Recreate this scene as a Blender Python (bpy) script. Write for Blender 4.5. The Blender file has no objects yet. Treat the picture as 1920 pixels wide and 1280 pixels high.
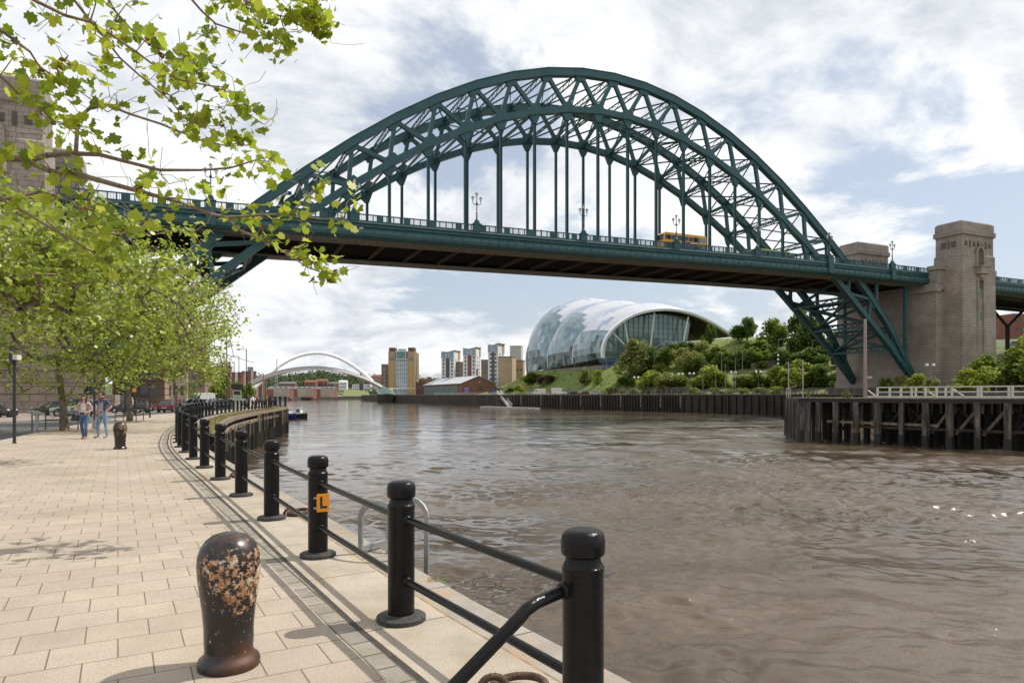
import bpy, math, random
import numpy as np
from mathutils import Vector, Matrix
R = math.radians
rng = random.Random(7)
SC = bpy.context.scene
COL = SC.collection
EYE, F, HY, CX = 1.62, 1280.0, 741.0, 960.0      # eye height (m), focal length (px of the 1920 wide photo), horizon row, centre column

# ---------------------------------------------------------------- camera
cam = bpy.data.cameras.new('camera')
cam.sensor_width = 36.0; cam.lens = 24.0
cam.shift_y = (HY - 640.0) / 1920.0
cam.clip_start = 0.1; cam.clip_end = 12000
camo = bpy.data.objects.new('camera', cam); COL.objects.link(camo)
camo.location = (0, 0, EYE); camo.rotation_euler = (R(90), 0, 0)
SC.camera = camo

# ---------------------------------------------------------------- sun and sky
SUN_AZ, SUN_EL = R(66), R(54)                     # azimuth clockwise from +Y
tosun = Vector((math.sin(SUN_AZ)*math.cos(SUN_EL), math.cos(SUN_AZ)*math.cos(SUN_EL), math.sin(SUN_EL)))
sl = bpy.data.lights.new('sun', 'SUN'); sl.energy = 4.0; sl.angle = R(0.53); sl.color = (1.0, 0.95, 0.87)
so = bpy.data.objects.new('sun', sl); COL.objects.link(so)
so.rotation_euler = tosun.to_track_quat('Z', 'Y').to_euler(); so.location = (60, 30, 120)

W = bpy.data.worlds.new('World'); SC.world = W; W.use_nodes = True
nt = W.node_tree; N = nt.nodes; L = nt.links
for n in list(N): N.remove(n)
out = N.new('ShaderNodeOutputWorld'); bg = N.new('ShaderNodeBackground'); bg.inputs['Strength'].default_value = 0.1
sky = N.new('ShaderNodeTexSky'); sky.sky_type = 'NISHITA'; sky.sun_disc = False
sky.sun_elevation = SUN_EL; sky.sun_rotation = SUN_AZ; sky.air_density = 1.0; sky.dust_density = 1.5
tc = N.new('ShaderNodeTexCoord'); sep = N.new('ShaderNodeSeparateXYZ'); L.new(tc.outputs['Generated'], sep.inputs[0])
def wmath(op, a, b=None, c=None, clamp=False):
    n = N.new('ShaderNodeMath'); n.operation = op; n.use_clamp = clamp
    for i, x in enumerate((a, b, c)):
        if x is None: continue
        if isinstance(x, (int, float)): n.inputs[i].default_value = x
        else: L.new(x, n.inputs[i])
    return n.outputs[0]
zz = wmath('MAXIMUM', sep.outputs[2], 0.0)
den = wmath('ADD', zz, 0.30)
cmb = N.new('ShaderNodeCombineXYZ')
L.new(wmath('DIVIDE', sep.outputs[0], den), cmb.inputs[0]); L.new(wmath('DIVIDE', sep.outputs[1], den), cmb.inputs[1])
cmb.inputs[2].default_value = 3.7
def wnoise(scale, detail, rough, off=(0, 0, 0), dist=0.0):
    mp = N.new('ShaderNodeMapping'); mp.inputs['Location'].default_value = off; L.new(cmb.outputs[0], mp.inputs[0])
    n = N.new('ShaderNodeTexNoise'); n.inputs['Scale'].default_value = scale; n.inputs['Detail'].default_value = detail
    n.inputs['Roughness'].default_value = rough; n.inputs['Distortion'].default_value = dist; L.new(mp.outputs[0], n.inputs[0])
    return n.outputs[0]
def spot(px, py, rad):                              # a soft patch of sky round one compass direction
    d = Vector(((px-CX)/F, 1.0, (HY-py)/F)).normalized()
    vm = N.new('ShaderNodeVectorMath'); vm.operation = 'DOT_PRODUCT'; L.new(tc.outputs['Generated'], vm.inputs[0]); vm.inputs[1].default_value = d
    mr = N.new('ShaderNodeMapRange'); mr.interpolation_type = 'SMOOTHSTEP'
    mr.inputs['From Min'].default_value = math.cos(rad); mr.inputs['From Max'].default_value = 1.0
    L.new(vm.outputs['Value'], mr.inputs['Value']); return mr.outputs[0]
cover = wnoise(1.75, 14, 0.60, (1.3, 4.1, 0), 0.25)
cover = wmath('MULTIPLY_ADD', cover, 1.55, -0.26)              # more broken cloud edges
cover = wmath('MULTIPLY_ADD', spot(1850, 260, 0.27), -0.24, cover)
cover = wmath('MULTIPLY_ADD', spot(1560, 215, 0.18), -0.19, cover)
cover = wmath('MULTIPLY_ADD', spot(1340, 190, 0.13), -0.18, cover)
cover = wmath('MULTIPLY_ADD', spot(950, 330, 0.24), -0.17, cover)
cover = wmath('MULTIPLY_ADD', spot(1700, 40, 0.30), 0.17, cover)
cover = wmath('MULTIPLY_ADD', spot(1450, 420, 0.14), 0.10, cover)
cover = wmath('MULTIPLY_ADD', spot(300, 240, 0.5), 0.12, cover)
cover = wmath('MULTIPLY_ADD', spot(1500, -250, 0.6), 0.10, cover)
cm = N.new('ShaderNodeMapRange'); cm.interpolation_type = 'SMOOTHSTEP'
cm.inputs['From Min'].default_value = 0.38; cm.inputs['From Max'].default_value = 0.55; L.new(cover, cm.inputs['Value'])
shade = wnoise(2.6, 14, 0.64, (7.7, 2.2, 0), 0.35)
cr = N.new('ShaderNodeValToRGB'); L.new(shade, cr.inputs[0])
e = cr.color_ramp.elements; e[0].position = 0.32; e[0].color = (.545, .585, .645, 1); e[1].position = 0.60; e[1].color = (.97, .97, .96, 1)
m_ = e = cr.color_ramp.elements.new(0.47); m_.color = (.80, .82, .845, 1)
cl = N.new('ShaderNodeMix'); cl.data_type = 'RGBA'; cl.blend_type = 'MULTIPLY'; cl.inputs['Factor'].default_value = 1.0
L.new(cr.outputs[0], cl.inputs['A']); cl.inputs['B'].default_value = (10.9, 10.9, 10.9, 1)
sk = N.new('ShaderNodeMix'); sk.data_type = 'RGBA'; sk.blend_type = 'MIX'; sk.inputs['Factor'].default_value = 0.42   # thin high veil over the blue
L.new(sky.outputs[0], sk.inputs['A']); sk.inputs['B'].default_value = (7.6, 8.2, 9.2, 1)
mx = N.new('ShaderNodeMix'); mx.data_type = 'RGBA'
L.new(cm.outputs[0], mx.inputs['Factor']); L.new(sk.outputs['Result'], mx.inputs['A']); L.new(cl.outputs['Result'], mx.inputs['B'])
L.new(mx.outputs['Result'], bg.inputs['Color']); L.new(bg.outputs[0], out.inputs[0])

SC.view_settings.view_transform = 'Standard'; SC.view_settings.look = 'None'
SC.view_settings.exposure = 0.10; SC.view_settings.gamma = 1.0
SC.cycles.use_denoising = True
SC.cycles.max_bounces = 6; SC.cycles.diffuse_bounces = 3; SC.cycles.glossy_bounces = 3
SC.cycles.transmission_bounces = 4; SC.cycles.transparent_max_bounces = 8
SC.cycles.caustics_reflective = False; SC.cycles.caustics_refractive = False

# ---------------------------------------------------------------- helpers
def P(px, py, Y):
    return Vector(((px-CX)/F*Y, Y, EYE+(HY-py)/F*Y))
def G(px, py, z=0.0):                               # where the ray through a photo point meets the level z
    Y = (EYE-z)*F/(py-HY); return Vector(((px-CX)/F*Y, Y, z))
def ss(a, b, x):
    t = min(1, max(0, (x-a)/(b-a))); return t*t*(3-2*t)
def lerp(a, b, t): return a+(b-a)*t
def interp(x, xs, ys): return float(np.interp(x, xs, ys))

MATS = {}
def M(name, c1, c2=None, scale=2.0, rough=0.7, metal=0.0, bump=0.0, bscale=None, lo=0.35, hi=0.65, detail=5, spec=0.5, stretch=None, coat=0.0, trans=None, rnd=None, c3=None):
    """procedural material: two colours mixed by world-space noise, optional bump"""
    if name in MATS: return MATS[name]
    m = bpy.data.materials.new(name); m.use_nodes = True; MATS[name] = m
    t = m.node_tree; n = t.nodes; l = t.links; b = n['Principled BSDF']
    b.inputs['Roughness'].default_value = rough; b.inputs['Metallic'].default_value = metal
    b.inputs['Specular IOR Level'].default_value = spec; b.inputs['Coat Weight'].default_value = coat
    col = None
    if c2 is None: b.inputs['Base Color'].default_value = (*c1, 1)
    geo = n.new('ShaderNodeNewGeometry'); vec = geo.outputs['Position']
    if stretch:
        mp = n.new('ShaderNodeMapping'); mp.inputs['Scale'].default_value = stretch; l.new(vec, mp.inputs[0]); vec = mp.outputs[0]
    if c2 is not None:
        if rnd: fac = geo.outputs['Random Per Island']
        else:
            no = n.new('ShaderNodeTexNoise'); no.inputs['Scale'].default_value = scale; no.inputs['Detail'].default_value = detail
            no.inputs['Roughness'].default_value = 0.65; l.new(vec, no.inputs[0]); fac = no.outputs[0]
        cr = n.new('ShaderNodeValToRGB'); l.new(fac, cr.inputs[0]); e = cr.color_ramp.elements
        e[0].position = lo; e[0].color = (*c1, 1); e[1].position = hi; e[1].color = (*c2, 1)
        if c3: q = e.new((lo+hi)/2); q.color = (*c3, 1)
        col = cr.outputs[0]; l.new(col, b.inputs['Base Color'])
    if bump:
        nb = n.new('ShaderNodeTexNoise'); nb.inputs['Scale'].default_value = bscale or scale*4; nb.inputs['Detail'].default_value = 4; l.new(vec, nb.inputs[0])
        bu = n.new('ShaderNodeBump'); bu.inputs['Strength'].default_value = bump; bu.inputs['Distance'].default_value = 0.02
        l.new(nb.outputs[0], bu.inputs['Height']); l.new(bu.outputs[0], b.inputs['Normal'])
    if trans:                                       # leaves: part of the light goes through
        tr = n.new('ShaderNodeBsdfTranslucent'); mixn = n.new('ShaderNodeMixShader'); mixn.inputs[0].default_value = trans
        if col: l.new(col, tr.inputs['Color'])
        else: tr.inputs['Color'].default_value = (*c1, 1)
        l.new(b.outputs[0], mixn.inputs[1]); l.new(tr.outputs[0], mixn.inputs[2]); l.new(mixn.outputs[0], n['Material Output'].inputs[0])
    return m

class MB:
    """collects shapes and links them as ONE mesh object"""
    def __init__(s, X=None): s.v = []; s.f = []; s.m = []; s.s = []; s.X = X
    def add(s, vs, fs, m=0, sm=False):
        o = len(s.v)
        s.v += [tuple(s.X @ Vector(p)) if s.X else tuple(p) for p in vs]
        for q in fs: s.f.append([o+i for i in q]); s.m.append(m); s.s.append(sm)
        return s
    def box(s, c, d, m=0, rz=0):
        x, y, z = d[0]/2, d[1]/2, d[2]/2; ca, sa = math.cos(rz), math.sin(rz)
        vs = [(c[0]+ca*i*x-sa*j*y, c[1]+sa*i*x+ca*j*y, c[2]+k*z) for k in (-1, 1) for j in (-1, 1) for i in (-1, 1)]
        return s.add(vs, [(0, 2, 3, 1), (4, 5, 7, 6), (0, 1, 5, 4), (2, 6, 7, 3), (0, 4, 6, 2), (1, 3, 7, 5)], m)
    def bb(s, x0, x1, y0, y1, z0, z1, m=0): return s.box(((x0+x1)/2, (y0+y1)/2, (z0+z1)/2), (x1-x0, y1-y0, z1-z0), m)
    def beam(s, a, b, w, h, m=0, up=(0, 0, 1), ext=0.0):
        a = Vector(a); b = Vector(b); d = (b-a).normalized(); a = a-d*ext; b = b+d*ext
        u = Vector(up); x = d.cross(u)
        if x.length < 1e-4: x = d.cross(Vector((1, 0, 0)))
        x.normalize(); y = x.cross(d)
        vs = [p+x*(i*w/2)+y*(j*h/2) for p in (a, b) for i, j in ((-1, -1), (1, -1), (1, 1), (-1, 1))]
        return s.add(vs, [(0, 1, 2, 3), (7, 6, 5, 4), (0, 4, 5, 1), (1, 5, 6, 2), (2, 6, 7, 3), (3, 7, 4, 0)], m)
    def sweep(s, pts, w, h, m=0, up=(0, 0, 1)):     # rectangular bar along a polyline, mitred
        pts = [Vector(p) for p in pts]; vs = []; n = len(pts)
        for i, p in enumerate(pts):
            d = (pts[min(i+1, n-1)]-pts[max(i-1, 0)]).normalized(); x = d.cross(Vector(up)).normalized(); y = x.cross(d)
            vs += [p+x*(a*w/2)+y*(b*h/2) for a, b in ((-1, -1), (1, -1), (1, 1), (-1, 1))]
        fs = [(0, 1, 2, 3), tuple(4*(n-1)+k for k in (3, 2, 1, 0))]
        for i in range(n-1):
            for k in range(4): fs.append((4*i+k, 4*i+4+k, 4*i+4+(k+1) % 4, 4*i+(k+1) % 4))
        return s.add(vs, fs, m)
    def tube(s, pts, r, n=8, m=0, cap=True, sm=True):
        pts = [Vector(p) for p in pts]; k = len(pts); rs = r if isinstance(r, (list, tuple)) else [r]*k; vs = []
        ref = None
        for i, p in enumerate(pts):
            d = pts[min(i+1, k-1)]-pts[max(i-1, 0)]
            if d.length < 1e-7: d = Vector((0, 0, 1))
            d.normalize()
            if ref is None: ref = Vector((0, 0, 1)) if abs(d.z) < .9 else Vector((1, 0, 0))
            x = d.cross(ref)
            if x.length < 1e-3: x = d.cross(Vector((0, 1, 0)))
            x.normalize(); y = x.cross(d); ref = -y if False else ref
            vs += [p+(x*math.cos(2*math.pi*j/n)+y*math.sin(2*math.pi*j/n))*rs[i] for j in range(n)]
        fs = [(i*n+j, i*n+(j+1) % n, (i+1)*n+(j+1) % n, (i+1)*n+j) for i in range(k-1) for j in range(n)]
        s.add(vs, fs, m, sm)
        if cap: s.add(vs[:n], [tuple(range(n-1, -1, -1))], m); s.add(vs[-n:], [tuple(range(n))], m)
        return s
    def lathe(s, c, prof, n=20, m=0, sm=True):
        vs = [(c[0]+r*math.cos(2*math.pi*j/n), c[1]+r*math.sin(2*math.pi*j/n), c[2]+z) for r, z in prof for j in range(n)]
        fs = [(i*n+j, i*n+(j+1) % n, (i+1)*n+(j+1) % n, (i+1)*n+j) for i in range(len(prof)-1) for j in range(n)]
        k = len(prof)-1; fs += [tuple(range(n-1, -1, -1)), tuple(k*n+j for j in range(n))]
        return s.add(vs, fs, m, sm)
    def ball(s, c, r, m=0, nu=10, nv=7):
        r = r if isinstance(r, (tuple, list)) else (r, r, r)
        vs = [(c[0]+r[0]*math.sin(math.pi*(i+.02)/(nv+.04))*math.cos(2*math.pi*j/nu), c[1]+r[1]*math.sin(math.pi*(i+.02)/(nv+.04))*math.sin(2*math.pi*j/nu), c[2]-r[2]*math.cos(math.pi*(i+.02)/(nv+.04))) for i in range(nv+1) for j in range(nu)]
        fs = [(i*nu+j, i*nu+(j+1) % nu, (i+1)*nu+(j+1) % nu, (i+1)*nu+j) for i in range(nv) for j in range(nu)]
        return s.add(vs, fs, m, True)
    def ext(s, poly, vec, m=0):                     # 3-D polygon extruded along a vector
        n = len(poly); a = [Vector(p) for p in poly]; b = [p+Vector(vec) for p in a]
        return s.add(a+b, [tuple(range(n-1, -1, -1)), tuple(range(n, 2*n))]+[(i, (i+1) % n, n+(i+1) % n, n+i) for i in range(n)], m)
    def quad(s, a, b, c, d, m=0): return s.add([a, b, c, d], [(0, 1, 2, 3)], m)
    def loft(s, rings, m=0, sm=True, cap=True, close=True):
        n = len(rings[0]); vs = [p for r in rings for p in r]; fs = []
        for i in range(len(rings)-1):
            for j in range(n if close else n-1): fs.append((i*n+j, i*n+(j+1) % n, (i+1)*n+(j+1) % n, (i+1)*n+j))
        if cap: fs += [tuple(range(n-1, -1, -1)), tuple((len(rings)-1)*n+j for j in range(n))]
        return s.add(vs, fs, m, sm)
    def mesh(s, name, mats):
        me = bpy.data.meshes.new(name); me.from_pydata(s.v, [], s.f)
        for k in (mats if isinstance(mats, (list, tuple)) else [mats]): me.materials.append(k)
        me.polygons.foreach_set('material_index', s.m); me.polygons.foreach_set('use_smooth', s.s)
        if any(s.s): me.set_sharp_from_angle(angle=R(38))
        me.update(); return me
    def build(s, name, mats, parent=None, loc=None, rz=0, bevel=0):
        return link(name, s.mesh(name, mats), parent, loc, rz, bevel)
def link(name, me, parent=None, loc=None, rz=0, bevel=0, scale=None):
    o = bpy.data.objects.new(name, me); COL.objects.link(o)
    if parent: o.parent = parent
    if loc is not None: o.location = loc
    if rz: o.rotation_euler = (0, 0, rz)
    if scale: o.scale = scale
    if bevel:
        b = o.modifiers.new('bevel', 'BEVEL'); b.width = bevel; b.segments = 2; b.limit_method = 'ANGLE'; b.angle_limit = R(35)
    return o
def thing(name, label, cat, loc=(0, 0, 0), rz=0, group=None):
    o = bpy.data.objects.new(name, None); COL.objects.link(o); o.location = loc; o.rotation_euler = (0, 0, rz)
    o.empty_display_size = 0.2
    return tag(o, label, cat, group)
def tag(o, label, cat, group=None):
    o['label'] = label; o['category'] = cat
    if group: o['group'] = group
    return o
def struct(o, kind='structure'): o['kind'] = kind; return o
def dup(root, loc, rz=None, label=None, group=None, scale=None):
    r = root.copy(); COL.objects.link(r); r.location = loc
    if rz is not None: r.rotation_euler = (0, 0, rz)
    if label: r['label'] = label
    if group: r['group'] = group
    if scale: r.scale = (scale,)*3 if isinstance(scale, (int, float)) else scale
    for ch in list(root.children):
        c = ch.copy(); COL.objects.link(c); c.parent = r
        for g in ch.children:
            d = g.copy(); COL.objects.link(d); d.parent = c
    return r
def rotmat(a): return Matrix.Rotation(a, 3, 'Z')

def leaf_mesh(name, pos, size, mats, tmpl, seed=0, flat=0.0, normal_up=0.5):
    """leaves as many small faces: pos (n,3), size scalar or (n,), tmpl list of (x,y,z) outline of one leaf"""
    r = np.random.default_rng(seed); pos = np.asarray(pos, float); n = len(pos)
    if np.isscalar(size): size = size*r.uniform(.65, 1.25, n)
    t = np.asarray(tmpl, float); k = len(t)
    nrm = r.normal(size=(n, 3)); nrm[:, 2] = np.abs(nrm[:, 2])+normal_up; nrm /= np.linalg.norm(nrm, axis=1)[:, None]
    a = r.normal(size=(n, 3)); a[:, 2] -= .4
    ux = np.cross(nrm, a); ux /= np.linalg.norm(ux, axis=1)[:, None]+1e-9; uy = np.cross(nrm, ux)
    v = pos[:, None, :]+size[:, None, None]*(t[None, :, 0:1]*ux[:, None]+t[None, :, 1:2]*uy[:, None]+t[None, :, 2:3]*nrm[:, None])
    me = bpy.data.meshes.new(name); me.vertices.add(n*k); me.vertices.foreach_set('co', v.reshape(-1).astype(np.float32))
    me.loops.add(n*k); me.loops.foreach_set('vertex_index', np.arange(n*k, dtype=np.int32))
    me.polygons.add(n); me.polygons.foreach_set('loop_start', np.arange(0, n*k, k, dtype=np.int32)); me.polygons.foreach_set('loop_total', np.full(n, k, np.int32))
    for q in (mats if isinstance(mats, (list, tuple)) else [mats]): me.materials.append(q)
    if isinstance(mats, (list, tuple)) and len(mats) > 1: me.polygons.foreach_set('material_index', r.integers(0, len(mats), n).astype(np.int32))
    me.update(calc_edges=True); return me
LEAF4 = [(0, -.5, 0), (.34, 0, .06), (0, .5, 0), (-.34, 0, .06)]
LEAF5 = [(0, -.5, 0), (.42, -.2, .06), (.3, .3, .02), (0, .55, -.06), (-.32, .28, .03), (-.42, -.18, .05)]
MAPLE = [(0, -.50, 0), (.16, -.36, .03), (.40, -.40, .09), (.38, -.20, .05), (.56, -.02, .12), (.46, .10, .07), (.44, .30, .08), (.22, .26, .01), (.12, .44, -.03), (0, .60, -.10),
         (-.13, .42, -.03), (-.23, .25, .01), (-.46, .28, .08), (-.45, .08, .07), (-.55, -.05, .12), (-.37, -.22, .05), (-.39, -.42, .09), (-.15, -.36, .03)]
# ---------------------------------------------------------------- materials of the setting
def brickmat(name, c1, c2, mortar, bw, bh, ms, rot=0.0, rough=0.85, axis='XY', nscale=1.5, bump=0.3, noise=0.5, off=0.5, stain=None):
    m = bpy.data.materials.new(name); m.use_nodes = True; MATS[name] = m
    t = m.node_tree; n = t.nodes; l = t.links; b = n['Principled BSDF']; b.inputs['Roughness'].default_value = rough; b.inputs['Specular IOR Level'].default_value = .3
    geo = n.new('ShaderNodeNewGeometry'); vec = geo.outputs['Position']
    mp = n.new('ShaderNodeMapping'); mp.inputs['Rotation'].default_value = (0, 0, -rot); l.new(vec, mp.inputs[0]); vec2 = mp.outputs[0]
    if axis != 'XY':                                # courses on a wall: (along, height)
        sp = n.new('ShaderNodeSeparateXYZ'); l.new(vec2, sp.inputs[0]); ad = n.new('ShaderNodeMath'); ad.operation = 'ADD'
        l.new(sp.outputs[0], ad.inputs[0]); l.new(sp.outputs[1], ad.inputs[1])
        cb = n.new('ShaderNodeCombineXYZ'); l.new(ad.outputs[0], cb.inputs[0]); l.new(sp.outputs[2], cb.inputs[1]); vec2 = cb.outputs[0]
    br = n.new('ShaderNodeTexBrick'); br.inputs['Scale'].default_value = 1.0; br.inputs['Brick Width'].default_value = bw; br.inputs['Row Height'].default_value = bh
    br.inputs['Mortar Size'].default_value = ms; br.inputs['Mortar Smooth'].default_value = .2; br.inputs['Color1'].default_value = (*c1, 1); br.inputs['Color2'].default_value = (*c2, 1); br.inputs['Mortar'].default_value = (*mortar, 1)
    br.offset = off; br.inputs['Bias'].default_value = 0.0; l.new(vec2, br.inputs[0])
    no = n.new('ShaderNodeTexNoise'); no.inputs['Scale'].default_value = nscale; no.inputs['Detail'].default_value = 8; no.inputs['Roughness'].default_value = .7; l.new(vec, no.inputs[0])
    mr = n.new('ShaderNodeMapRange'); mr.inputs['From Min'].default_value = .25; mr.inputs['From Max'].default_value = .75; mr.inputs['To Min'].default_value = 1-noise; mr.inputs['To Max'].default_value = 1+noise*.5; l.new(no.outputs[0], mr.inputs[0])
    mu = n.new('ShaderNodeMix'); mu.data_type = 'RGBA'; mu.blend_type = 'MULTIPLY'; mu.inputs['Factor'].default_value = 1; l.new(br.outputs[0], mu.inputs['A']); l.new(mr.outputs[0], mu.inputs['B'])
    fin = mu.outputs['Result']
    fine = n.new('ShaderNodeTexNoise'); fine.inputs['Scale'].default_value = 75; fine.inputs['Detail'].default_value = 6; fine.inputs['Roughness'].default_value = .8; l.new(vec, fine.inputs[0])
    m2 = n.new('ShaderNodeMapRange'); m2.inputs['From Min'].default_value = .3; m2.inputs['From Max'].default_value = .7; m2.inputs['To Min'].default_value = .62; m2.inputs['To Max'].default_value = 1.36; l.new(fine.outputs[0], m2.inputs[0])
    mu2 = n.new('ShaderNodeMix'); mu2.data_type = 'RGBA'; mu2.blend_type = 'MULTIPLY'; mu2.inputs['Factor'].default_value = 1; l.new(fin, mu2.inputs['A']); l.new(m2.outputs[0], mu2.inputs['B']); fin = mu2.outputs['Result']
    if stain:
        s1 = n.new('ShaderNodeTexNoise'); s1.inputs['Scale'].default_value = stain[1]; s1.inputs['Detail'].default_value = 6; l.new(vec, s1.inputs[0])
        r1 = n.new('ShaderNodeMapRange'); r1.inputs['From Min'].default_value = .52; r1.inputs['From Max'].default_value = .72; r1.inputs['To Max'].default_value = stain[2]; l.new(s1.outputs[0], r1.inputs[0])
        mu3 = n.new('ShaderNodeMix'); mu3.data_type = 'RGBA'; l.new(r1.outputs[0], mu3.inputs['Factor']); l.new(fin, mu3.inputs['A']); mu3.inputs['B'].default_value = (*stain[0], 1); fin = mu3.outputs['Result']
    l.new(fin, b.inputs['Base Color'])
    bu = n.new('ShaderNodeBump'); bu.inputs['Strength'].default_value = bump; bu.inputs['Distance'].default_value = .01
    sb = n.new('ShaderNodeMath'); sb.operation = 'MULTIPLY_ADD'; l.new(br.outputs['Fac'], sb.inputs[0]); sb.inputs[1].default_value = -1.0; l.new(fine.outputs[0], sb.inputs[2])
    l.new(sb.outputs[0], bu.inputs['Height']); l.new(bu.outputs[0], b.inputs['Normal'])
    return m
PAVER = brickmat('tan_pavers', (.435, .360, .285), (.40, .330, .262), (.16, .13, .10), .375, .375, .0052, rot=R(30), noise=.32, nscale=.6, bump=.25, stain=((.30, .22, .13), .7, .3))
COPING = brickmat('granite_slabs', (.46, .395, .315), (.41, .35, .275), (.14, .11, .08), 1.5, 30.0, .008, rot=R(122), noise=.3, nscale=1.3, bump=.2, stain=((.26, .17, .09), 1.1, .55))
COBBLE = brickmat('channel_setts', (.35, .31, .26), (.27, .24, .20), (.12, .10, .07), .24, .145, .010, rot=R(122), noise=.4, nscale=3, bump=.5, stain=((.20, .20, .09), 2.6, .35))
SETT = brickmat('road_setts', (.34, .28, .235), (.29, .245, .21), (.16, .13, .11), .6, .3, .02, rot=R(30), noise=.35, nscale=.15, bump=.2)
STONE = brickmat('tower_granite', (.38, .325, .275), (.335, .285, .242), (.16, .135, .115), 1.35, .62, .03, rot=R(24.3), axis='W', noise=.38, nscale=.22, bump=.25, stain=((.12, .10, .085), .12, .55))
STONE2 = brickmat('rusticated_granite', (.33, .26, .21), (.29, .235, .195), (.12, .10, .085), 1.6, .9, .04, rot=R(24.3), axis='W', noise=.3, nscale=.4, bump=.3)
QWALL = brickmat('quay_masonry', (.12, .10, .08), (.085, .072, .06), (.05, .042, .035), 1.2, .45, .03, axis='W', noise=.6, nscale=.35, bump=.4, stain=((.05, .05, .025), .3, .8))
REDB = brickmat('red_brick', (.30, .105, .07), (.24, .085, .06), (.22, .16, .13), .45, .15, .02, axis='W', noise=.25, nscale=.3, bump=.1)
TANB = brickmat('buff_brick', (.50, .36, .25), (.45, .32, .225), (.38, .3, .23), .45, .15, .02, axis='W', noise=.2, nscale=.2, bump=.1)
BROWNB = brickmat('brown_brick', (.30, .20, .135), (.26, .17, .12), (.2, .15, .11), .45, .15, .02, axis='W', noise=.25, nscale=.2, bump=.1)
ASPH = M('asphalt', (.075, .073, .072), (.12, .115, .11), scale=.6, rough=.9, bump=.3, bscale=60)
SLOT = M('drain_slot_iron', (.025, .02, .016), (.06, .05, .04), scale=12, rough=.8)
DIRT = M('verge_dirt', (.22, .16, .09), (.10, .11, .035), scale=3, rough=.95, bump=.6)
TIMB = M('weathered_timber', (.30, .24, .17), (.14, .105, .075), scale=3.0, rough=.85, bump=.4, stretch=(1, 1, .25))
TIMBD = M('wet_shaded_timber', (.009, .008, .007), (.028, .023, .019), scale=2.0, rough=.6, bump=.5, stretch=(1, 1, .25))  # wet timber; its near-black also paints the shade among the wharf piles
ALGAE = M('weedy_timber', (.020, .022, .012), (.06, .062, .025), scale=2.5, rough=.55, bump=.8)
BLACK = M('black_gloss_paint', (.006, .006, .0065), (.011, .010, .0105), scale=9, rough=.27, bump=.16, bscale=45, spec=.2)
GRASSM = M('grass_slope', (.085, .130, .020), (.165, .205, .036), scale=.35, rough=.95, bump=.5, bscale=6)
ROUGHG = M('rough_grass', (.085, .105, .030), (.17, .165, .065), scale=.3, rough=.95, bump=.5, bscale=5)
GRAVEL = M('quay_gravel', (.24, .20, .15), (.15, .14, .075), scale=.4, rough=.95)

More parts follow.
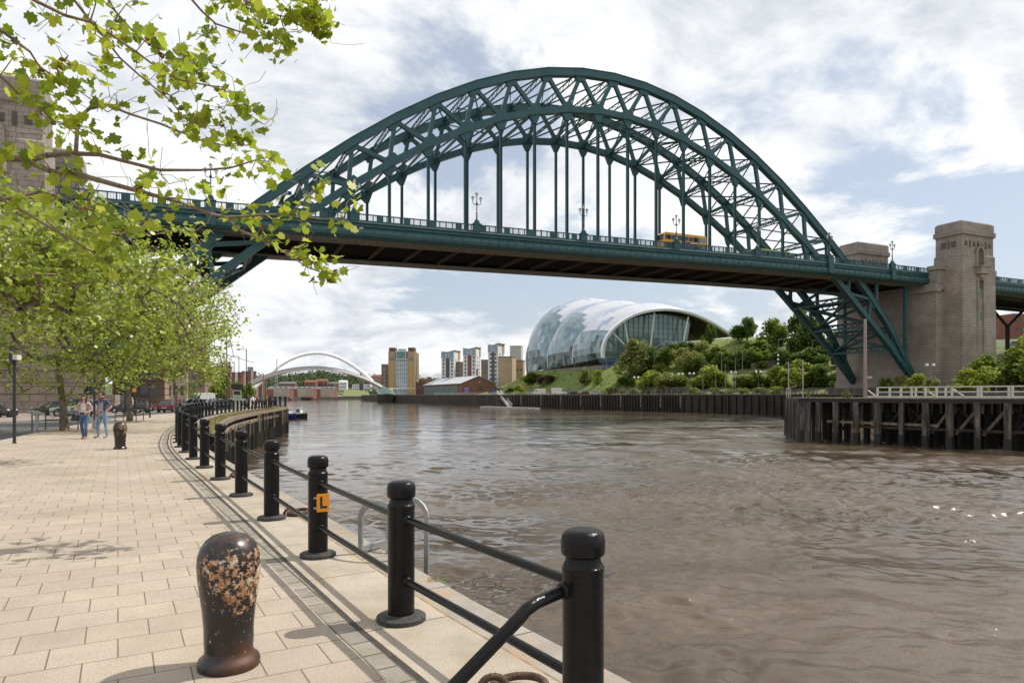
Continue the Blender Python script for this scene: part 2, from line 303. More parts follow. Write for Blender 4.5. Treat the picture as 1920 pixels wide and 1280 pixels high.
WZ = -3.4
def water_mat():
    m = bpy.data.materials.new('river_water'); m.use_nodes = True
    t = m.node_tree; n = t.nodes; l = t.links; b = n['Principled BSDF']
    b.inputs['Roughness'].default_value = .07; b.inputs['IOR'].default_value = 1.5; b.inputs['Specular IOR Level'].default_value = .5
    geo = n.new('ShaderNodeNewGeometry')
    def noise(scale, stretch, detail=4, dist=0., rough=.55, rot=0.35):
        mp = n.new('ShaderNodeMapping'); mp.inputs['Scale'].default_value = stretch; mp.inputs['Rotation'].default_value = (0, 0, rot); l.new(geo.outputs['Position'], mp.inputs[0])
        no = n.new('ShaderNodeTexNoise'); no.inputs['Scale'].default_value = scale; no.inputs['Detail'].default_value = detail; no.inputs['Distortion'].default_value = dist; no.inputs['Roughness'].default_value = rough
        l.new(mp.outputs[0], no.inputs[0]); return no.outputs[0]
    def ma(op, a, b_, c=None):
        q = n.new('ShaderNodeMath'); q.operation = op
        for i, x in enumerate((a, b_, c)):
            if x is None: continue
            if isinstance(x, (int, float)): q.inputs[i].default_value = x
            else: l.new(x, q.inputs[i])
        return q.outputs[0]
    big = noise(.055, (1, 2.2, 1), 5, .5)            # boils and slicks that calm or rouse the ripples
    rag = n.new('ShaderNodeMapRange'); rag.inputs['From Min'].default_value = .36; rag.inputs['From Max'].default_value = .64; rag.inputs['To Min'].default_value = .18; rag.inputs['To Max'].default_value = 1.9; l.new(big, rag.inputs[0])
    sxyz = n.new('ShaderNodeSeparateXYZ'); l.new(geo.outputs['Position'], sxyz.inputs[0]); wx = n.new('ShaderNodeMapRange'); wx.inputs['From Min'].default_value = -25; wx.inputs['From Max'].default_value = 35; wx.inputs['To Min'].default_value = .55; wx.inputs['To Max'].default_value = 1.35; l.new(sxyz.outputs[0], wx.inputs[0])   # the current runs faster towards the jetty
    rg2 = ma('MULTIPLY', rag.outputs[0], wx.outputs[0])
    swell = noise(.17, (1, 1.9, 1), 3, .3)
    mid = noise(.75, (1, 1.6, 1), 4, .35, rot=.1)
    fine = noise(2.9, (1, 1.35, 1), 5, .3, rot=.6)
    tiny = noise(11.0, (1, 1.3, 1), 3, .2, rot=.2)
    h = ma('MULTIPLY', ma('MULTIPLY', swell, rg2), .35)
    h = ma('MULTIPLY_ADD', ma('MULTIPLY', mid, rg2), .16, h)
    fr = ma('MULTIPLY', ma('MULTIPLY_ADD', fine, .12, ma('MULTIPLY', tiny, .060)), rg2)
    h = ma('ADD', h, fr)
    bu = n.new('ShaderNodeBump'); bu.inputs['Strength'].default_value = 1.0; bu.inputs['Distance'].default_value = .16; l.new(h, bu.inputs['Height']); l.new(bu.outputs[0], b.inputs['Normal'])
    cr = n.new('ShaderNodeValToRGB'); l.new(big, cr.inputs[0]); e = cr.color_ramp.elements
    e[0].position = .35; e[0].color = (.060, .041, .022, 1); e[1].position = .65; e[1].color = (.122, .088, .056, 1)
    foam = noise(5.0, (1, 1.3, 1), 6, 1.5, .75); fm = n.new('ShaderNodeMapRange'); fm.inputs['From Min'].default_value = .70; fm.inputs['From Max'].default_value = .74; l.new(foam, fm.inputs[0])
    fx = n.new('ShaderNodeMix'); fx.data_type = 'RGBA'; l.new(ma('MULTIPLY', fm.outputs[0], rag.outputs[0]), fx.inputs['Factor']); l.new(cr.outputs[0], fx.inputs['A']); fx.inputs['B'].default_value = (.55, .52, .47, 1)
    l.new(fx.outputs['Result'], b.inputs['Base Color'])
    return m
WZ = -3.4
def river_mesh():
    """one sheet with real wavelets: crossing wave trains, roused or calmed by slow eddies; finer where the river is seen close"""
    def axis(lo, a, b, hi, d, gr):
        mid = list(np.arange(a, b, d)); r = []; s, x = d, b
        while x < hi: r.append(x); s *= gr; x += s
        r.append(hi); l_ = []; s, x = d, a
        while x > lo: s *= gr; x -= s; l_.append(max(x, lo))
        return np.array(l_[::-1]+mid+r)
    xs = axis(-1500, -7, 34, 600, .10, 1.028); ys = axis(-60, 3.0, 36, 1700, .085, 1.0135)
    X, Y = np.meshgrid(xs, ys); dx = np.gradient(xs)[None, :]; dy = np.gradient(ys)[:, None]; sp_ = np.maximum(np.broadcast_to(dx, X.shape), np.broadcast_to(dy, X.shape))
    q = np.random.default_rng(42)
    def slow(n, l0, l1):
        f_ = np.zeros_like(X)
        for _ in range(n):
            lam = math.exp(q.uniform(math.log(l0), math.log(l1))); a = q.uniform(0, 2*math.pi); f_ += np.sin(2*math.pi/lam*(X*math.cos(a)+1.7*Y*math.sin(a))+q.uniform(0, 6.28)+.8*np.sin(X*.13+Y*.09+a*3))
        return f_/math.sqrt(n/2)
    rag = 1/(1+np.exp(-(slow(14, 9, 42)*1.25))); rag = .34+1.15*rag; rag *= np.clip(.85+.014*X, .65, 1.25)
    rg2 = 1/(1+np.exp(-(slow(12, 4, 16)*1.4))); wx = X+.55*np.sin(Y*.31+.5*np.sin(X*.2))+.3*np.sin(X*.55+Y*.4); wy = Y+.5*np.sin(X*.27+1.3)+.25*np.sin(Y*.7+X*.3)
    H = np.zeros_like(X); n = 96
    for i in range(n):
        lam = .25*(7.5/.25)**(i/(n-1)); a = R(62)+q.normal()*.75; sl_ = .27*math.sqrt(2/n)*(1.25 if lam < .9 else .9 if lam < 2.5 else .42); am = sl_*lam/(2*math.pi)
        ph = 2*math.pi/lam*(wx*math.cos(a)+wy*math.sin(a))+q.uniform(0, 6.28); c = np.clip((lam/sp_-2.6)/2.2, 0, 1)
        H += am*c*(2*(.5+.5*np.sin(ph))**1.45-.9)*(rag if lam < 2.2 else (.45+.9*rg2)*np.clip(.75+.014*X, .5, 1.2))
    V = np.stack([X, Y, WZ+H], -1).reshape(-1, 3); nx_, ny_ = len(xs), len(ys); i0 = (np.arange(ny_-1)[:, None]*nx_+np.arange(nx_-1)[None, :]).reshape(-1)
    F4 = np.stack([i0, i0+1, i0+nx_+1, i0+nx_], -1).astype(np.int32); me = bpy.data.meshes.new('river'); me.vertices.add(len(V)); me.vertices.foreach_set('co', V.reshape(-1).astype(np.float32))
    me.loops.add(F4.size); me.loops.foreach_set('vertex_index', F4.reshape(-1)); me.polygons.add(len(F4)); me.polygons.foreach_set('loop_start', np.arange(0, F4.size, 4, dtype=np.int32)); me.polygons.foreach_set('loop_total', np.full(len(F4), 4, np.int32))
    me.polygons.foreach_set('use_smooth', np.ones(len(F4), bool)); me.materials.append(water_mat()); me.update(calc_edges=True); return me
struct(link('river', river_mesh()))

# ---------------------------------------------------------------- Newcastle-side quay: railing line, coping, promenade, road
RAILPTS = [(.33, 3.17), (-.80, 4.93), (-1.95, 6.86), (-3.12, 8.86), (-4.29, 10.82), (-5.47, 12.8), (-6.63, 14.72), (-7.75, 16.6), (-8.83, 18.46), (-9.85, 20.3), (-10.85, 22.2),
           (-13.3, 27.2), (-16.3, 34.0), (-18.8, 40.2), (-21.0, 46.2), (-23.1, 52.6), (-25.2, 60.5), (-27.4, 70.0), (-29.6, 81.0), (-33.0, 95.0), (-44, 125), (-56, 160), (-86, 240), (-125, 340), (-166, 440), (-196, 520), (-232, 640), (-235, 760), (-190, 850), (-60, 1000)]
def gz(x, y): return .08*ss(4, 20, y)-.42*ss(-26, -42, x)*ss(20, 60, y)
rp = [Vector((a, b, 0)) for a, b in RAILPTS]
ext0 = rp[0]-(rp[1]-rp[0]).normalized()*9
line = [ext0]+rp
nrm = []
for i in range(len(line)):
    d = (line[min(i+1, len(line)-1)]-line[max(i-1, 0)]).normalized(); nrm.append(Vector((-d.y, d.x, 0)))       # points inland (left)
def strip(name, offs, mat, dz=0.0, i0=0, i1=None, zfun=None, kind='structure'):
    """a band along the quay from offset a to offset b (inland positive)"""
    i1 = len(line) if i1 is None else i1; mb = MB(); vs = []; k = len(offs(0))
    for i in range(i0, i1):
        for o in offs(i):
            p = line[i]+nrm[i]*o; vs.append((p.x, p.y, (zfun(i, o) if zfun else gz(p.x, p.y))+dz))
    fs = [(a*k+b, a*k+b+1, (a+1)*k+b+1, (a+1)*k+b) for a in range(i1-i0-1) for b in range(k-1)]
    mb.add(vs, fs); o = mb.build(name, mat)
    return struct(o) if kind else o
NST = 11                                              # stations with the plain stone edge; beyond them the timber apron
edge_off = lambda i: -.66 if i <= NST else -1.55
PW = lambda i: [26, 26, 26, 24, 22, 20, 17, 14, 11, 8.6, 6.6, 5.4][i] if i < 12 else 5.2
strip('quay_coping', lambda i: [-.315, 0, .30], COPING)
OUTC = brickmat('outer_coping_stone', (.37, .33, .275), (.32, .285, .24), (.10, .08, .06), 1.3, 30.0, .01, rot=R(122), noise=.35, nscale=2, bump=.3, stain=((.42, .24, .10), 2.2, .5))
strip('quay_coping', lambda i: [-.66, -.335], OUTC)
strip('coping_joint', lambda i: [-.335, -.315], M('joint_lichen', (.40, .24, .11), (.16, .12, .08), scale=6, rough=.95))
mb = MB()                                             # raised arris along the outer coping stone and the wall below it
strip('drain_channel', lambda i: [.30, .345], SLOT)
strip('channel_setts', lambda i: [.345, .49], COBBLE)
strip('promenade', lambda i: [.49, 1.5, 3, 4.2, PW(i)], PAVER)
strip('kerb', lambda i: [PW(i), PW(i)+.2], M('kerb_stone', (.42, .38, .33), (.34, .3, .26), scale=2, rough=.9), dz=.004)
strip('road', lambda i: [PW(i)+.2, PW(i)+3.6, PW(i)+7.4], ASPH, dz=-.10)
strip('square', lambda i: [PW(i)+7.4, 60, 160, 420, 700], SETT, dz=-.09)
o = strip('quay_wall', lambda i: [0, 1], QWALL, zfun=lambda i, o: 0, kind=None); bpy.data.objects.remove(o)
vs = []; fs = []
for i in range(len(line)):
    p = line[i]+nrm[i]*-.66
    for z in (gz(p.x, p.y), -.34, -1.4, WZ-1.5): vs.append((p.x, p.y, z))
for a in range(len(line)-1):
    for b in range(3): fs.append((a*4+b, a*4+b+1, a*4+b+5, a*4+b+4))
mb = MB(); mb.add(vs, fs); o = mb.build('quay_wall', QWALL); tag(o, 'dark wet masonry quay wall below the promenade coping', 'quay wall')
# ---------------------------------------------------------------- the steel arch bridge (local axes: s along, t across away from the viewer, z up)
GREEN = M('bridge_green_paint', (.019, .070, .075), (.031, .102, .106), scale=.5, rough=.45, spec=.4, bump=.05, bscale=4, lo=.3, hi=.7)
GREENR = M('bridge_green_rusted', (.019, .070, .073), (.033, .095, .095), scale=.7, rough=.45, c3=(.026, .082, .084))
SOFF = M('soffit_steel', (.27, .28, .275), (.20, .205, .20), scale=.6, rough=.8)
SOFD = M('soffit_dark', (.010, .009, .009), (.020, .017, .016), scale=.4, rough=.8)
RUSTB = M('rusty_beam', (.10, .065, .05), (.07, .05, .042), scale=1.0, rough=.85)
PAN = 6.3; A_, B_ = 5.7434/6.3, 2.5891/6.3
BO = Vector((-24.86, 103.85, 0)); BANG = math.atan2(B_, A_); RIBW = 16.0
def BP(k, t, z): return Vector((BO.x+A_*k*PAN-B_*t, BO.y+B_*k*PAN+A_*t, z))
bridge = thing('arch_bridge', 'long dark green steel arch bridge carrying a road high across the river', 'bridge', BO, BANG)
def ztop(k): x = k-7.5; return EYE+57.2-.36*x*x+.00038*x**4
def zbot(k): x = k-7.5; return EYE+50.7-.37*x*x+.00055*x**4
def zpar(k): return EYE+float(np.interp(k, [-14, -3.6, 0, 3.2, 6.3, 9.2, 12.5, 15.7, 21.3, 40], [26.0, 26.55, 27.1, 27.4, 27.75, 28.1, 28.5, 28.75, 28.75, 28.5]))  # top of the near parapet
tops = [7.5+1.06*j for j in range(-10, 11)]; bots = [7.5+j+.5 for j in range(-12, 12)]
PINL, PINR, PINZ = -5.4, 20.4, EYE+3.4
def rib(t):
    tp = [(PINL*PAN, t, PINZ)]+[(-3.95*PAN, t, ztop(-4.0)-.1)]+[(k*PAN, t, ztop(k)) for k in tops]+[(18.95*PAN, t, ztop(19)-.1)]+[(PINR*PAN, t, PINZ)]
    bt = [(PINL*PAN, t, PINZ-.2)]+[(k*PAN, t, zbot(k)) for k in bots]+[(PINR*PAN, t, PINZ-.2)]
    mb = MB(); mb.sweep(tp, 1.15, 1.25)
    for a, b in zip(tp[1:-1], tp[2:-1]): mb.beam(Vector(a)+Vector((0, 0, .68)), Vector(b)+Vector((0, 0, .68)), 1.35, .12, ext=.05)
    for k in tops:                                    # gusset plates under the upper chord
        z = ztop(k); sl_ = -.72*(k-7.5)*.155
        mb.ext([(k*PAN-1.3, t-.32, z-.4-1.3*sl_*-1*0-1.3*-sl_*0-(-1.3)*0+(-1.3)*sl_), (k*PAN+1.3, t-.32, z-.4+1.3*sl_), (k*PAN+.75, t-.32, z-1.55+.75*sl_), (k*PAN-.75, t-.32, z-1.55-.75*sl_)], (0, .64, 0))
    mb.build('top_chord', GREEN, bridge)
    mb = MB(); mb.sweep(bt, 1.15, 1.05)
    for k in bots[2:-2]:
        z = zbot(k); sl_ = -.74*(k-7.5)*.155
        mb.ext([(k*PAN-1.35, t-.31, z+.35-1.35*sl_), (k*PAN+1.35, t-.31, z+.35+1.35*sl_), (k*PAN+.7, t-.31, z+1.35+.7*sl_), (k*PAN-.7, t-.31, z+1.35-.7*sl_)], (0, .62, 0))
        if -.6 < k < 15.6: mb.ext([(k*PAN-1.15, t-.36, z-.4-1.15*sl_), (k*PAN+1.15, t-.36, z-.4+1.15*sl_), (k*PAN+.3, t-.36, z-2.0), (k*PAN-.3, t-.36, z-2.0)], (0, .72, 0))
    mb.ext([(PINL*PAN, t-.2, PINZ), (-4.2*PAN, t-.2, zbot(-4.2)), (-4.2*PAN, t-.2, ztop(-4.2))], (0, .4, 0))
    mb.ext([(PINR*PAN, t-.2, PINZ), (19.2*PAN, t-.2, zbot(19.2)), (19.2*PAN, t-.2, ztop(19.2))], (0, .4, 0))
    mb.build('bottom_chord', GREEN, bridge)
    for j, k in enumerate(tops):
        for kb in (7.5+(j-10)-.5, 7.5+(j-10)+.5):
            mb = MB(); mb.beam((k*PAN, t, ztop(k)-.4), (kb*PAN, t, zbot(kb)+.3), .62, .58, up=(0, 1, 0)); mb.build('web_member', GREEN, bridge)
    for k in range(16):
        mb = MB(); zb = zpar(k)-1.6; zt = zbot(k)-1.2
        mb.box((k*PAN, t, (zb+zt)/2), (.42, .10, zt-zb)); mb.box((k*PAN-.17, t, (zb+zt)/2), (.09, .46, zt-zb)); mb.box((k*PAN+.17, t, (zb+zt)/2), (.09, .46, zt-zb))
        mb.build('hanger', GREEN, bridge)
    for k in (-4.7, -3.4, 18.4, 19.9):                # columns from the rib up to the deck near the towers
        mb = MB(); z0 = lerp(ztop(k), PINZ, 0) if k > -4 and k < 19 else PINZ+2
        z1 = zpar(k)-2.6; mb.box((k*PAN, t, (z0+z1)/2), (.7, .5, z1-z0)); mb.build('spandrel_column', GREEN, bridge)
for t in (0.0, RIBW): rib(t)
def lattice(mb, a, b, dep, th, n, upv):
    a = Vector(a); b = Vector(b); u = Vector(upv)*dep/2
    mb.beam(a-u, b-u, th, th); mb.beam(a+u, b+u, th, th)
    for i in range(n):
        p = a.lerp(b, i/n); q = a.lerp(b, (i+1)/n); s_ = u if i % 2 else -u
        mb.beam(p+s_, q-s_, th*.5, th*.5)
for fn, ks, lowk in ((ztop, tops, 1), (zbot, [k for k in bots if -2.2 < k < 17.2], 0)):
    for i, k in enumerate(ks):
        z = fn(k); deckz = zpar(k)
        if abs(z-deckz+1) < 3.4 and not lowk: continue
        if z < deckz-1.5: continue
        mb = MB(); lattice(mb, (k*PAN, .5, z), (k*PAN, RIBW-.5, z), 1.0, .2, 14, (0, 0, 1) if lowk else (.5, 0, .86))
        mb.build('cross_strut', GREEN, bridge)
    for k0, k1 in zip(ks, ks[1:]):
        if min(fn(k0), fn(k1)) < zpar(k0)+1: continue
        mb = MB()
        for a, b in ((0, 1), (1, 0)):
            p = Vector((k0*PAN, .4+a*(RIBW-.8), fn(k0))); q = Vector((k1*PAN, .4+b*(RIBW-.8), fn(k1)))
            mb.beam(p, q, .16, .24)
            n_ = 0
            for i in range(n_):
                mb.beam(p.lerp(q, i/n_)+Vector((0, 0, .22 if i % 2 else -.22)), p.lerp(q, (i+1)/n_)+Vector((0, 0, -.22 if i % 2 else .22)), .07, .07)
        mb.build('wind_brace', GREEN, bridge)
for j, k in enumerate(tops):                          # sway frames between the two ribs
    if ztop(k) < zpar(k)+9 or j % 4 != 2: continue
    kb = 7.5+(j-10)+(.5 if j < 10 else -.5); mb = MB()
    zt, zb_ = ztop(k)-.6, zbot(kb)+.4
    for a, b in ((.4, RIBW/2), (RIBW-.4, RIBW/2)):
        mb.beam((k*PAN, a, zt), (kb*PAN, b, zb_), .2, .2); mb.beam((kb*PAN, a, zb_), (k*PAN, b, zt), .18, .18)
    mb.build('sway_frame', GREEN, bridge)
for kk in (-1.35, 16.35):                             # portals
    mb = MB(); z = (ztop(kk)+zbot(kk))/2
    for a, b in ((0.4, RIBW/2), (RIBW/2, RIBW-.4)):
        mb.beam((kk*PAN, a, z+1.6), (kk*PAN, b, z+3.6 if a < 1 else z+3.6), .5, .5); mb.beam((kk*PAN, a, z+3.6), (kk*PAN, b, z+3.8), .5, .4)
    mb.build('portal_frame', GREEN, bridge)
# under-deck bracing between the ribs near each end
for side, ks in ((-1, (-2.2, -3.2, -4.2)), (1, (17.2, 18.2, 19.2))):
    for k0 in ks:
        mb = MB(); zt, zb_ = ztop(k0)-.3, zbot(k0)+.3
        lattice(mb, (k0*PAN, .5, zb_), (k0*PAN, RIBW-.5, zb_), 1.3, .42, 8, (.6, 0, .8)); lattice(mb, (k0*PAN, .5, zt), (k0*PAN, RIBW-.5, zt), 1.3, .42, 10, (.6, 0, .8))
        mb.beam((k0*PAN, .5, zb_), (k0*PAN, RIBW-.5, zt), .5, .5); mb.beam((k0*PAN, .5, zt), (k0*PAN, RIBW-.5, zb_), .5, .5)
        k1 = k0+side*1.0
        if abs(k1-7.5) < 12.6:
            mb.beam((k0*PAN, .5, zb_), (k1*PAN, RIBW-.5, zbot(k1)), .5, .5); mb.beam((k0*PAN, RIBW-.5, zb_), (k1*PAN, .5, zbot(k1)), .5, .5)
        mb.build('sway_frame', GREEN, bridge)
# deck: near and far fascia girders, soffit, road
K0, K1 = -12.0, 40.0
ksd = [K0+i*(K1-K0)/104 for i in range(105)]
NEAR_T, FAR_T = -2.6, RIBW+2.6
def fascia(sgn, t0):
    mb = MB(); rings = []
    prof = [(0, -1.16), (-.35, -1.2), (-.42, -1.45), (-.20, -1.62), (-.16, -1.95), (.02, -2.0), (-.05, -2.12), (-.34, -2.45), (-.42, -2.85), (-.32, -3.3), (0.0, -3.62), (.5, -3.75), (.9, -3.7), (.9, -1.16)]
    for k in ksd: rings.append([(k*PAN, t0+p[0] if sgn < 0 else t0-p[0], zpar(k)+p[1]) for p in prof])
    if sgn > 0: rings = [list(reversed(r)) for r in rings]
    mb.loft(rings, 0, sm=False)
    for k in np.arange(K0, K1, .25): mb.box((k*PAN, t0-.43, zpar(k)-2.85), (.07, .06, .9)) if sgn < 0 else None
    mb.build('fascia_girder', GREENR, bridge)
fascia(-1, NEAR_T); fascia(1, FAR_T)
def parapet(t):
    mb = MB()
    for a, b in zip(ksd, ksd[1:]):
        mb.beam((a*PAN, t, zpar(a)-.06), (b*PAN, t, zpar(b)-.06), .22, .14); mb.beam((a*PAN, t, zpar(a)-1.02), (b*PAN, t, zpar(b)-1.02), .2, .16)
    k = K0; i = 0
    while k < K1:
        if i % 4 == 0: mb.box((k*PAN, t, zpar(k)-.56), (1.05, .14, .98))
        else: mb.box((k*PAN, t, zpar(k)-.56), (.16, .12, .98))
        for q in (.33, .66): mb.box(((k+q*.1667)*PAN, t, zpar(k)-.56), (.05, .05, .95))
        for q in (.16, .5, .83): mb.box(((k+q*.1667)*PAN, t, zpar(k)-.56), (.028, .03, .95))
        k += .1667; i += 1
    mb.build('parapet', GREEN, bridge)
parapet(NEAR_T+.02); parapet(FAR_T-.02)
mb = MB()                                             # road slab and pavements
mb.loft([[(k*PAN, NEAR_T+.6, zpar(k)-1.15), (k*PAN, NEAR_T+.6, zpar(k)-1.5), (k*PAN, FAR_T-.6, zpar(k)-1.5), (k*PAN, FAR_T-.6, zpar(k)-1.15)] for k in ksd], 0, sm=False)
mb.build('deck', ASPH, bridge)
mb = MB()                                             # pale bracketed strips under both pavements
for t0, t1 in ((NEAR_T+.75, 1.5), (FAR_T-.75, RIBW-1.5)):
    mb.loft([[(k*PAN, t0, zpar(k)-3.70), (k*PAN, t1, zpar(k)-3.78), (k*PAN, t1, zpar(k)-3.55), (k*PAN, t0, zpar(k)-3.5)] for k in ksd], 0, sm=False)
    for k in np.arange(K0, K1, .1667): mb.beam((k*PAN, t0, zpar(k)-3.74), (k*PAN, t1, zpar(k)-3.82), .12, .10)
mb.build('bracket_soffit', SOFF, bridge)
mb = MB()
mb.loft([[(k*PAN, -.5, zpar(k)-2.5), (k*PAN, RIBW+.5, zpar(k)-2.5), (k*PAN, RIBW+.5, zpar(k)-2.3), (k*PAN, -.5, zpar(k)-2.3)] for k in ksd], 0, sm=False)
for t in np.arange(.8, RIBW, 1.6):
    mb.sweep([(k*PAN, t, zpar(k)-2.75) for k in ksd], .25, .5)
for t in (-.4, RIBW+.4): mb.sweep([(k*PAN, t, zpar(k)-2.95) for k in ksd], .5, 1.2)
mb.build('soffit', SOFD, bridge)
for k in range(-5, 22):
    mb = MB(); mb.beam((k*PAN, -.5, zpar(k)-3.2), (k*PAN, RIBW+.5, zpar(k)-3.2), .34, .55); mb.build('floor_beam', RUSTB, bridge)
for k in (-3.05, .05, 3.15, 6.28, 9.4, 12.5, 15.62, 18.65):   # pedestals in the parapet, one under each lamp
    mb = MB(); z = zpar(k); mb.box((k*PAN, NEAR_T-.12, z-.62), (1.25, .62, 1.12)); mb.box((k*PAN, NEAR_T-.12, z+.02), (1.45, .8, .16)); mb.box((k*PAN, NEAR_T-.12, z+.25), (.85, .55, .32))
    if k in (-3.05, 15.62, 18.65): mb.box((k*PAN, NEAR_T-.3, z-2.2), (1.3, .7, 2.4))
    mb.build('parapet_pedestal', GREEN, bridge)
for k in (22.6, 28.5, 34.5):                          # approach viaduct legs beyond the towers
    mb = MB(); z = zpar(k)-3.5
    for t in (1, RIBW-1):
        mb.beam(((k+1.6)*PAN, t, -2), ((k+1.6)*PAN, t, z-5), .8, .8)
        mb.beam(((k+1.6)*PAN, t, z-5.5), ((k+.3)*PAN, t, z), .55, .55, up=(0, 1, 0)); mb.beam(((k+1.6)*PAN, t, z-5.5), ((k+2.9)*PAN, t, z), .55, .55, up=(0, 1, 0))
        mb.sweep([((k-1.2)*PAN, t, z-1.0), ((k+.3)*PAN, t, z-.6), ((k+2.9)*PAN, t, z-.6), ((k+4.6)*PAN, t, z-1)], .5, .7)
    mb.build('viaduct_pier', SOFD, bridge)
# bridge lamps, each a thing
IRON = M('lamp_green_iron', (.018, .065, .06), (.03, .09, .08), scale=3, rough=.5)
GLASSW = M('frosted_lamp_glass', (.75, .75, .72), rough=.2)
lamp0 = thing('bridge_lamp', '', 'street lamp', group='triple lamps along the bridge parapet')
mb = MB(); mb.lathe((0, 0, 0), [(.34, 0), (.36, .25), (.2, .4), (.13, .6), (.1, 1.4), (.16, 1.5), (.08, 1.6), (.075, 2.7), (.17, 2.8), (.2, 2.95), (.1, 3.1), (.07, 3.3), (.065, 4.0)], 10)
mb.build('lamp_column', IRON, lamp0)
for sx in (-1, 1):
    mb = MB(); mb.tube([(0, 0, 2.85), (sx*.28, 0, 2.75), (sx*.55, 0, 2.85), (sx*.68, 0, 3.1), (sx*.68, 0, 3.35)], .05, 6); mb.build('lamp_arm', IRON, lamp0)
for x, z in ((-.68, 3.35), (.68, 3.35), (0, 4.0)):
    mb = MB(); mb.lathe((x, 0, z), [(.08, 0), (.14, .06), (.22, .42), (.2, .46)], 8, 0); mb.lathe((x, 0, z+.46), [(.3, 0), (.26, .08), (.1, .2), (.03, .34)], 8, 1)
    mb.build('lantern', [GLASSW, IRON], lamp0)
LAMPL = {-3.05: 'green triple lamp on the bridge parapet behind the overhanging leaves', .05: 'green triple lamp where the left arch foot rises from the deck', 3.15: 'green triple lamp at the third pedestal from the left, clear against the hangers',
         6.28: 'green triple lamp near mid span, just right of the lone walker', 9.4: 'green triple lamp in front of the yellow bus', 12.5: 'green triple lamp between the bus and the right arch end',
         15.62: 'green triple lamp where the right end of the arch meets the parapet', 18.65: 'green triple lamp nearest the right hand stone tower, before the far tower'}
for i, k in enumerate(LAMPL):
    loc = BP(k, NEAR_T-.12, zpar(k)+.38)
    o = lamp0 if i == 0 else dup(lamp0, loc, BANG)
    o.location = loc; o.rotation_euler = (0, 0, BANG); o['label'] = LAMPL[k]; o['group'] = 'triple lamps along the bridge parapet'

# ---------------------------------------------------------------- masonry towers
def tower(label, s0, s1, t0, t1, zb, zt, detail=True, base=None, mat=STONE):
    c = BP((s0+s1)/2/PAN, (t0+t1)/2, zb); t = thing('bridge_tower', label, 'stone tower', c, BANG, 'stone towers at the bridge ends')
    w, d, h = s1-s0, t1-t0, zt-zb
    def ring(g, z, tap=0): return [(-w/2-g+tap, -d/2-g+tap, z), (w/2+g-tap, -d/2-g+tap, z), (w/2+g-tap, d/2+g-tap, z), (-w/2-g+tap, d/2+g-tap, z)]
    mb = MB(); mb.loft([ring(.55, 0), ring(.55, 4.2), ring(.25, 4.6), ring(.15, h*.45), ring(0, h-7.4), ring(-.22, h-7.2), ring(-.24, h-3.2)], 0, sm=False); mb.build('shaft', mat, t)
    mb = MB(); mb.loft([ring(-.2, h-3.2), ring(.12, h-3.0), ring(.14, h-2.0), ring(-.1, h-1.9), ring(-.12, h-.3), ring(-.25, h-.28), ring(-.35, h)], 0, sm=False); mb.build('cornice', mat, t)
    if detail:
        dk = M('tower_recess_shade', (.085, .075, .065), (.12, .105, .09), scale=1, rough=.9)  # granite darkened so the shallow panels and niche carry recess shade in their colour
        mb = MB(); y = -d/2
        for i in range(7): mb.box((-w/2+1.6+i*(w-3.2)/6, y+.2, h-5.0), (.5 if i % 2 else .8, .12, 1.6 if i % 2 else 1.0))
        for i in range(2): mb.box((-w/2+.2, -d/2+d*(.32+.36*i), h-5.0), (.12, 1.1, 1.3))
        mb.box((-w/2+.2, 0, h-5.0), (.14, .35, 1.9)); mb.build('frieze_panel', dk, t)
        fr = MB(); 
        for a in (-1, 1): fr.box((a*1.0+.3, y-.16, h*.5-1.8), (.35, .5, 17.5))
        fr.box((.3, y-.16, h*.5+7.1), (2.4, .55, .35)); fr.box((.3, y-.3, h*.5-11.0), (3.4, .9, 1.0)); fr.build('window_surround', mat, t)
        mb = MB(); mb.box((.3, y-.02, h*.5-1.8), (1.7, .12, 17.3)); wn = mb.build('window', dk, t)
        for z in (-7, -1.2, 4.0): MB().box((.3, y-.11, h*.5+z), (1.1, .08, 2.0)).build('pane', M('green_glass', (.05, .12, .06), (.08, .16, .08), scale=1, rough=.3), wn)
        mb = MB(); mb.box((.3, y-.7, h*.5+9.0), (3.4, 1.4, 1.5)); mb.box((.3, y-.75, h*.5+9.85), (3.8, 1.6, .25)); mb.ext([(-.9, y, h*.5+8.3), (1.5, y, h*.5+8.3), (1.0, y, h*.5+7.3), (-.4, y, h*.5+7.3)], (0, -.9, 0)); mb.build('balcony', mat, t)
        mb = MB(); ar = [(math.cos(a)*1.25, math.sin(a)*1.5) for a in np.linspace(0, math.pi, 11)]
        zc = h*.5+12.6
        pts = [(.3+1.25, y-.1, zc-3.4)]+[(.3+x, y-.1, zc+z*1.15) for x, z in ar]+[(.3-1.25, y-.1, zc-3.4)]
        mb.sweep(pts, .5, .4, up=(0, 1, 0)); mb.box((.3, y-.2, zc+2.0), (.35, .4, 1.0)); mb.build('niche_arch', mat, t)
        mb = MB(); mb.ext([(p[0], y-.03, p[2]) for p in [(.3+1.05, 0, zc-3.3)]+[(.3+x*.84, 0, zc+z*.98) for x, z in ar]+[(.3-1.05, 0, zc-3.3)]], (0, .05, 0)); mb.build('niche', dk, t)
    return t
ZT = EYE+38.6
tower('near stone tower at the right end of the bridge, tall green window strip', 131.7, 143.2, -8.9, -2.5, .5, ZT)
tower('right hand stone tower behind the end of the arch, only its top showing', 131.7, 143.2, 17.2, 23.4, .5, ZT+.6, mat=STONE)
tower('near stone tower at the left end of the bridge, half behind the leaves', -48.5, -37.2, -8.9, -2.5, -.5, EYE+37.2)
tower('left hand stone tower beyond the deck, hidden by the trees', -48.5, -37.2, 17.2, 23.4, -.5, EYE+37.4, detail=False)
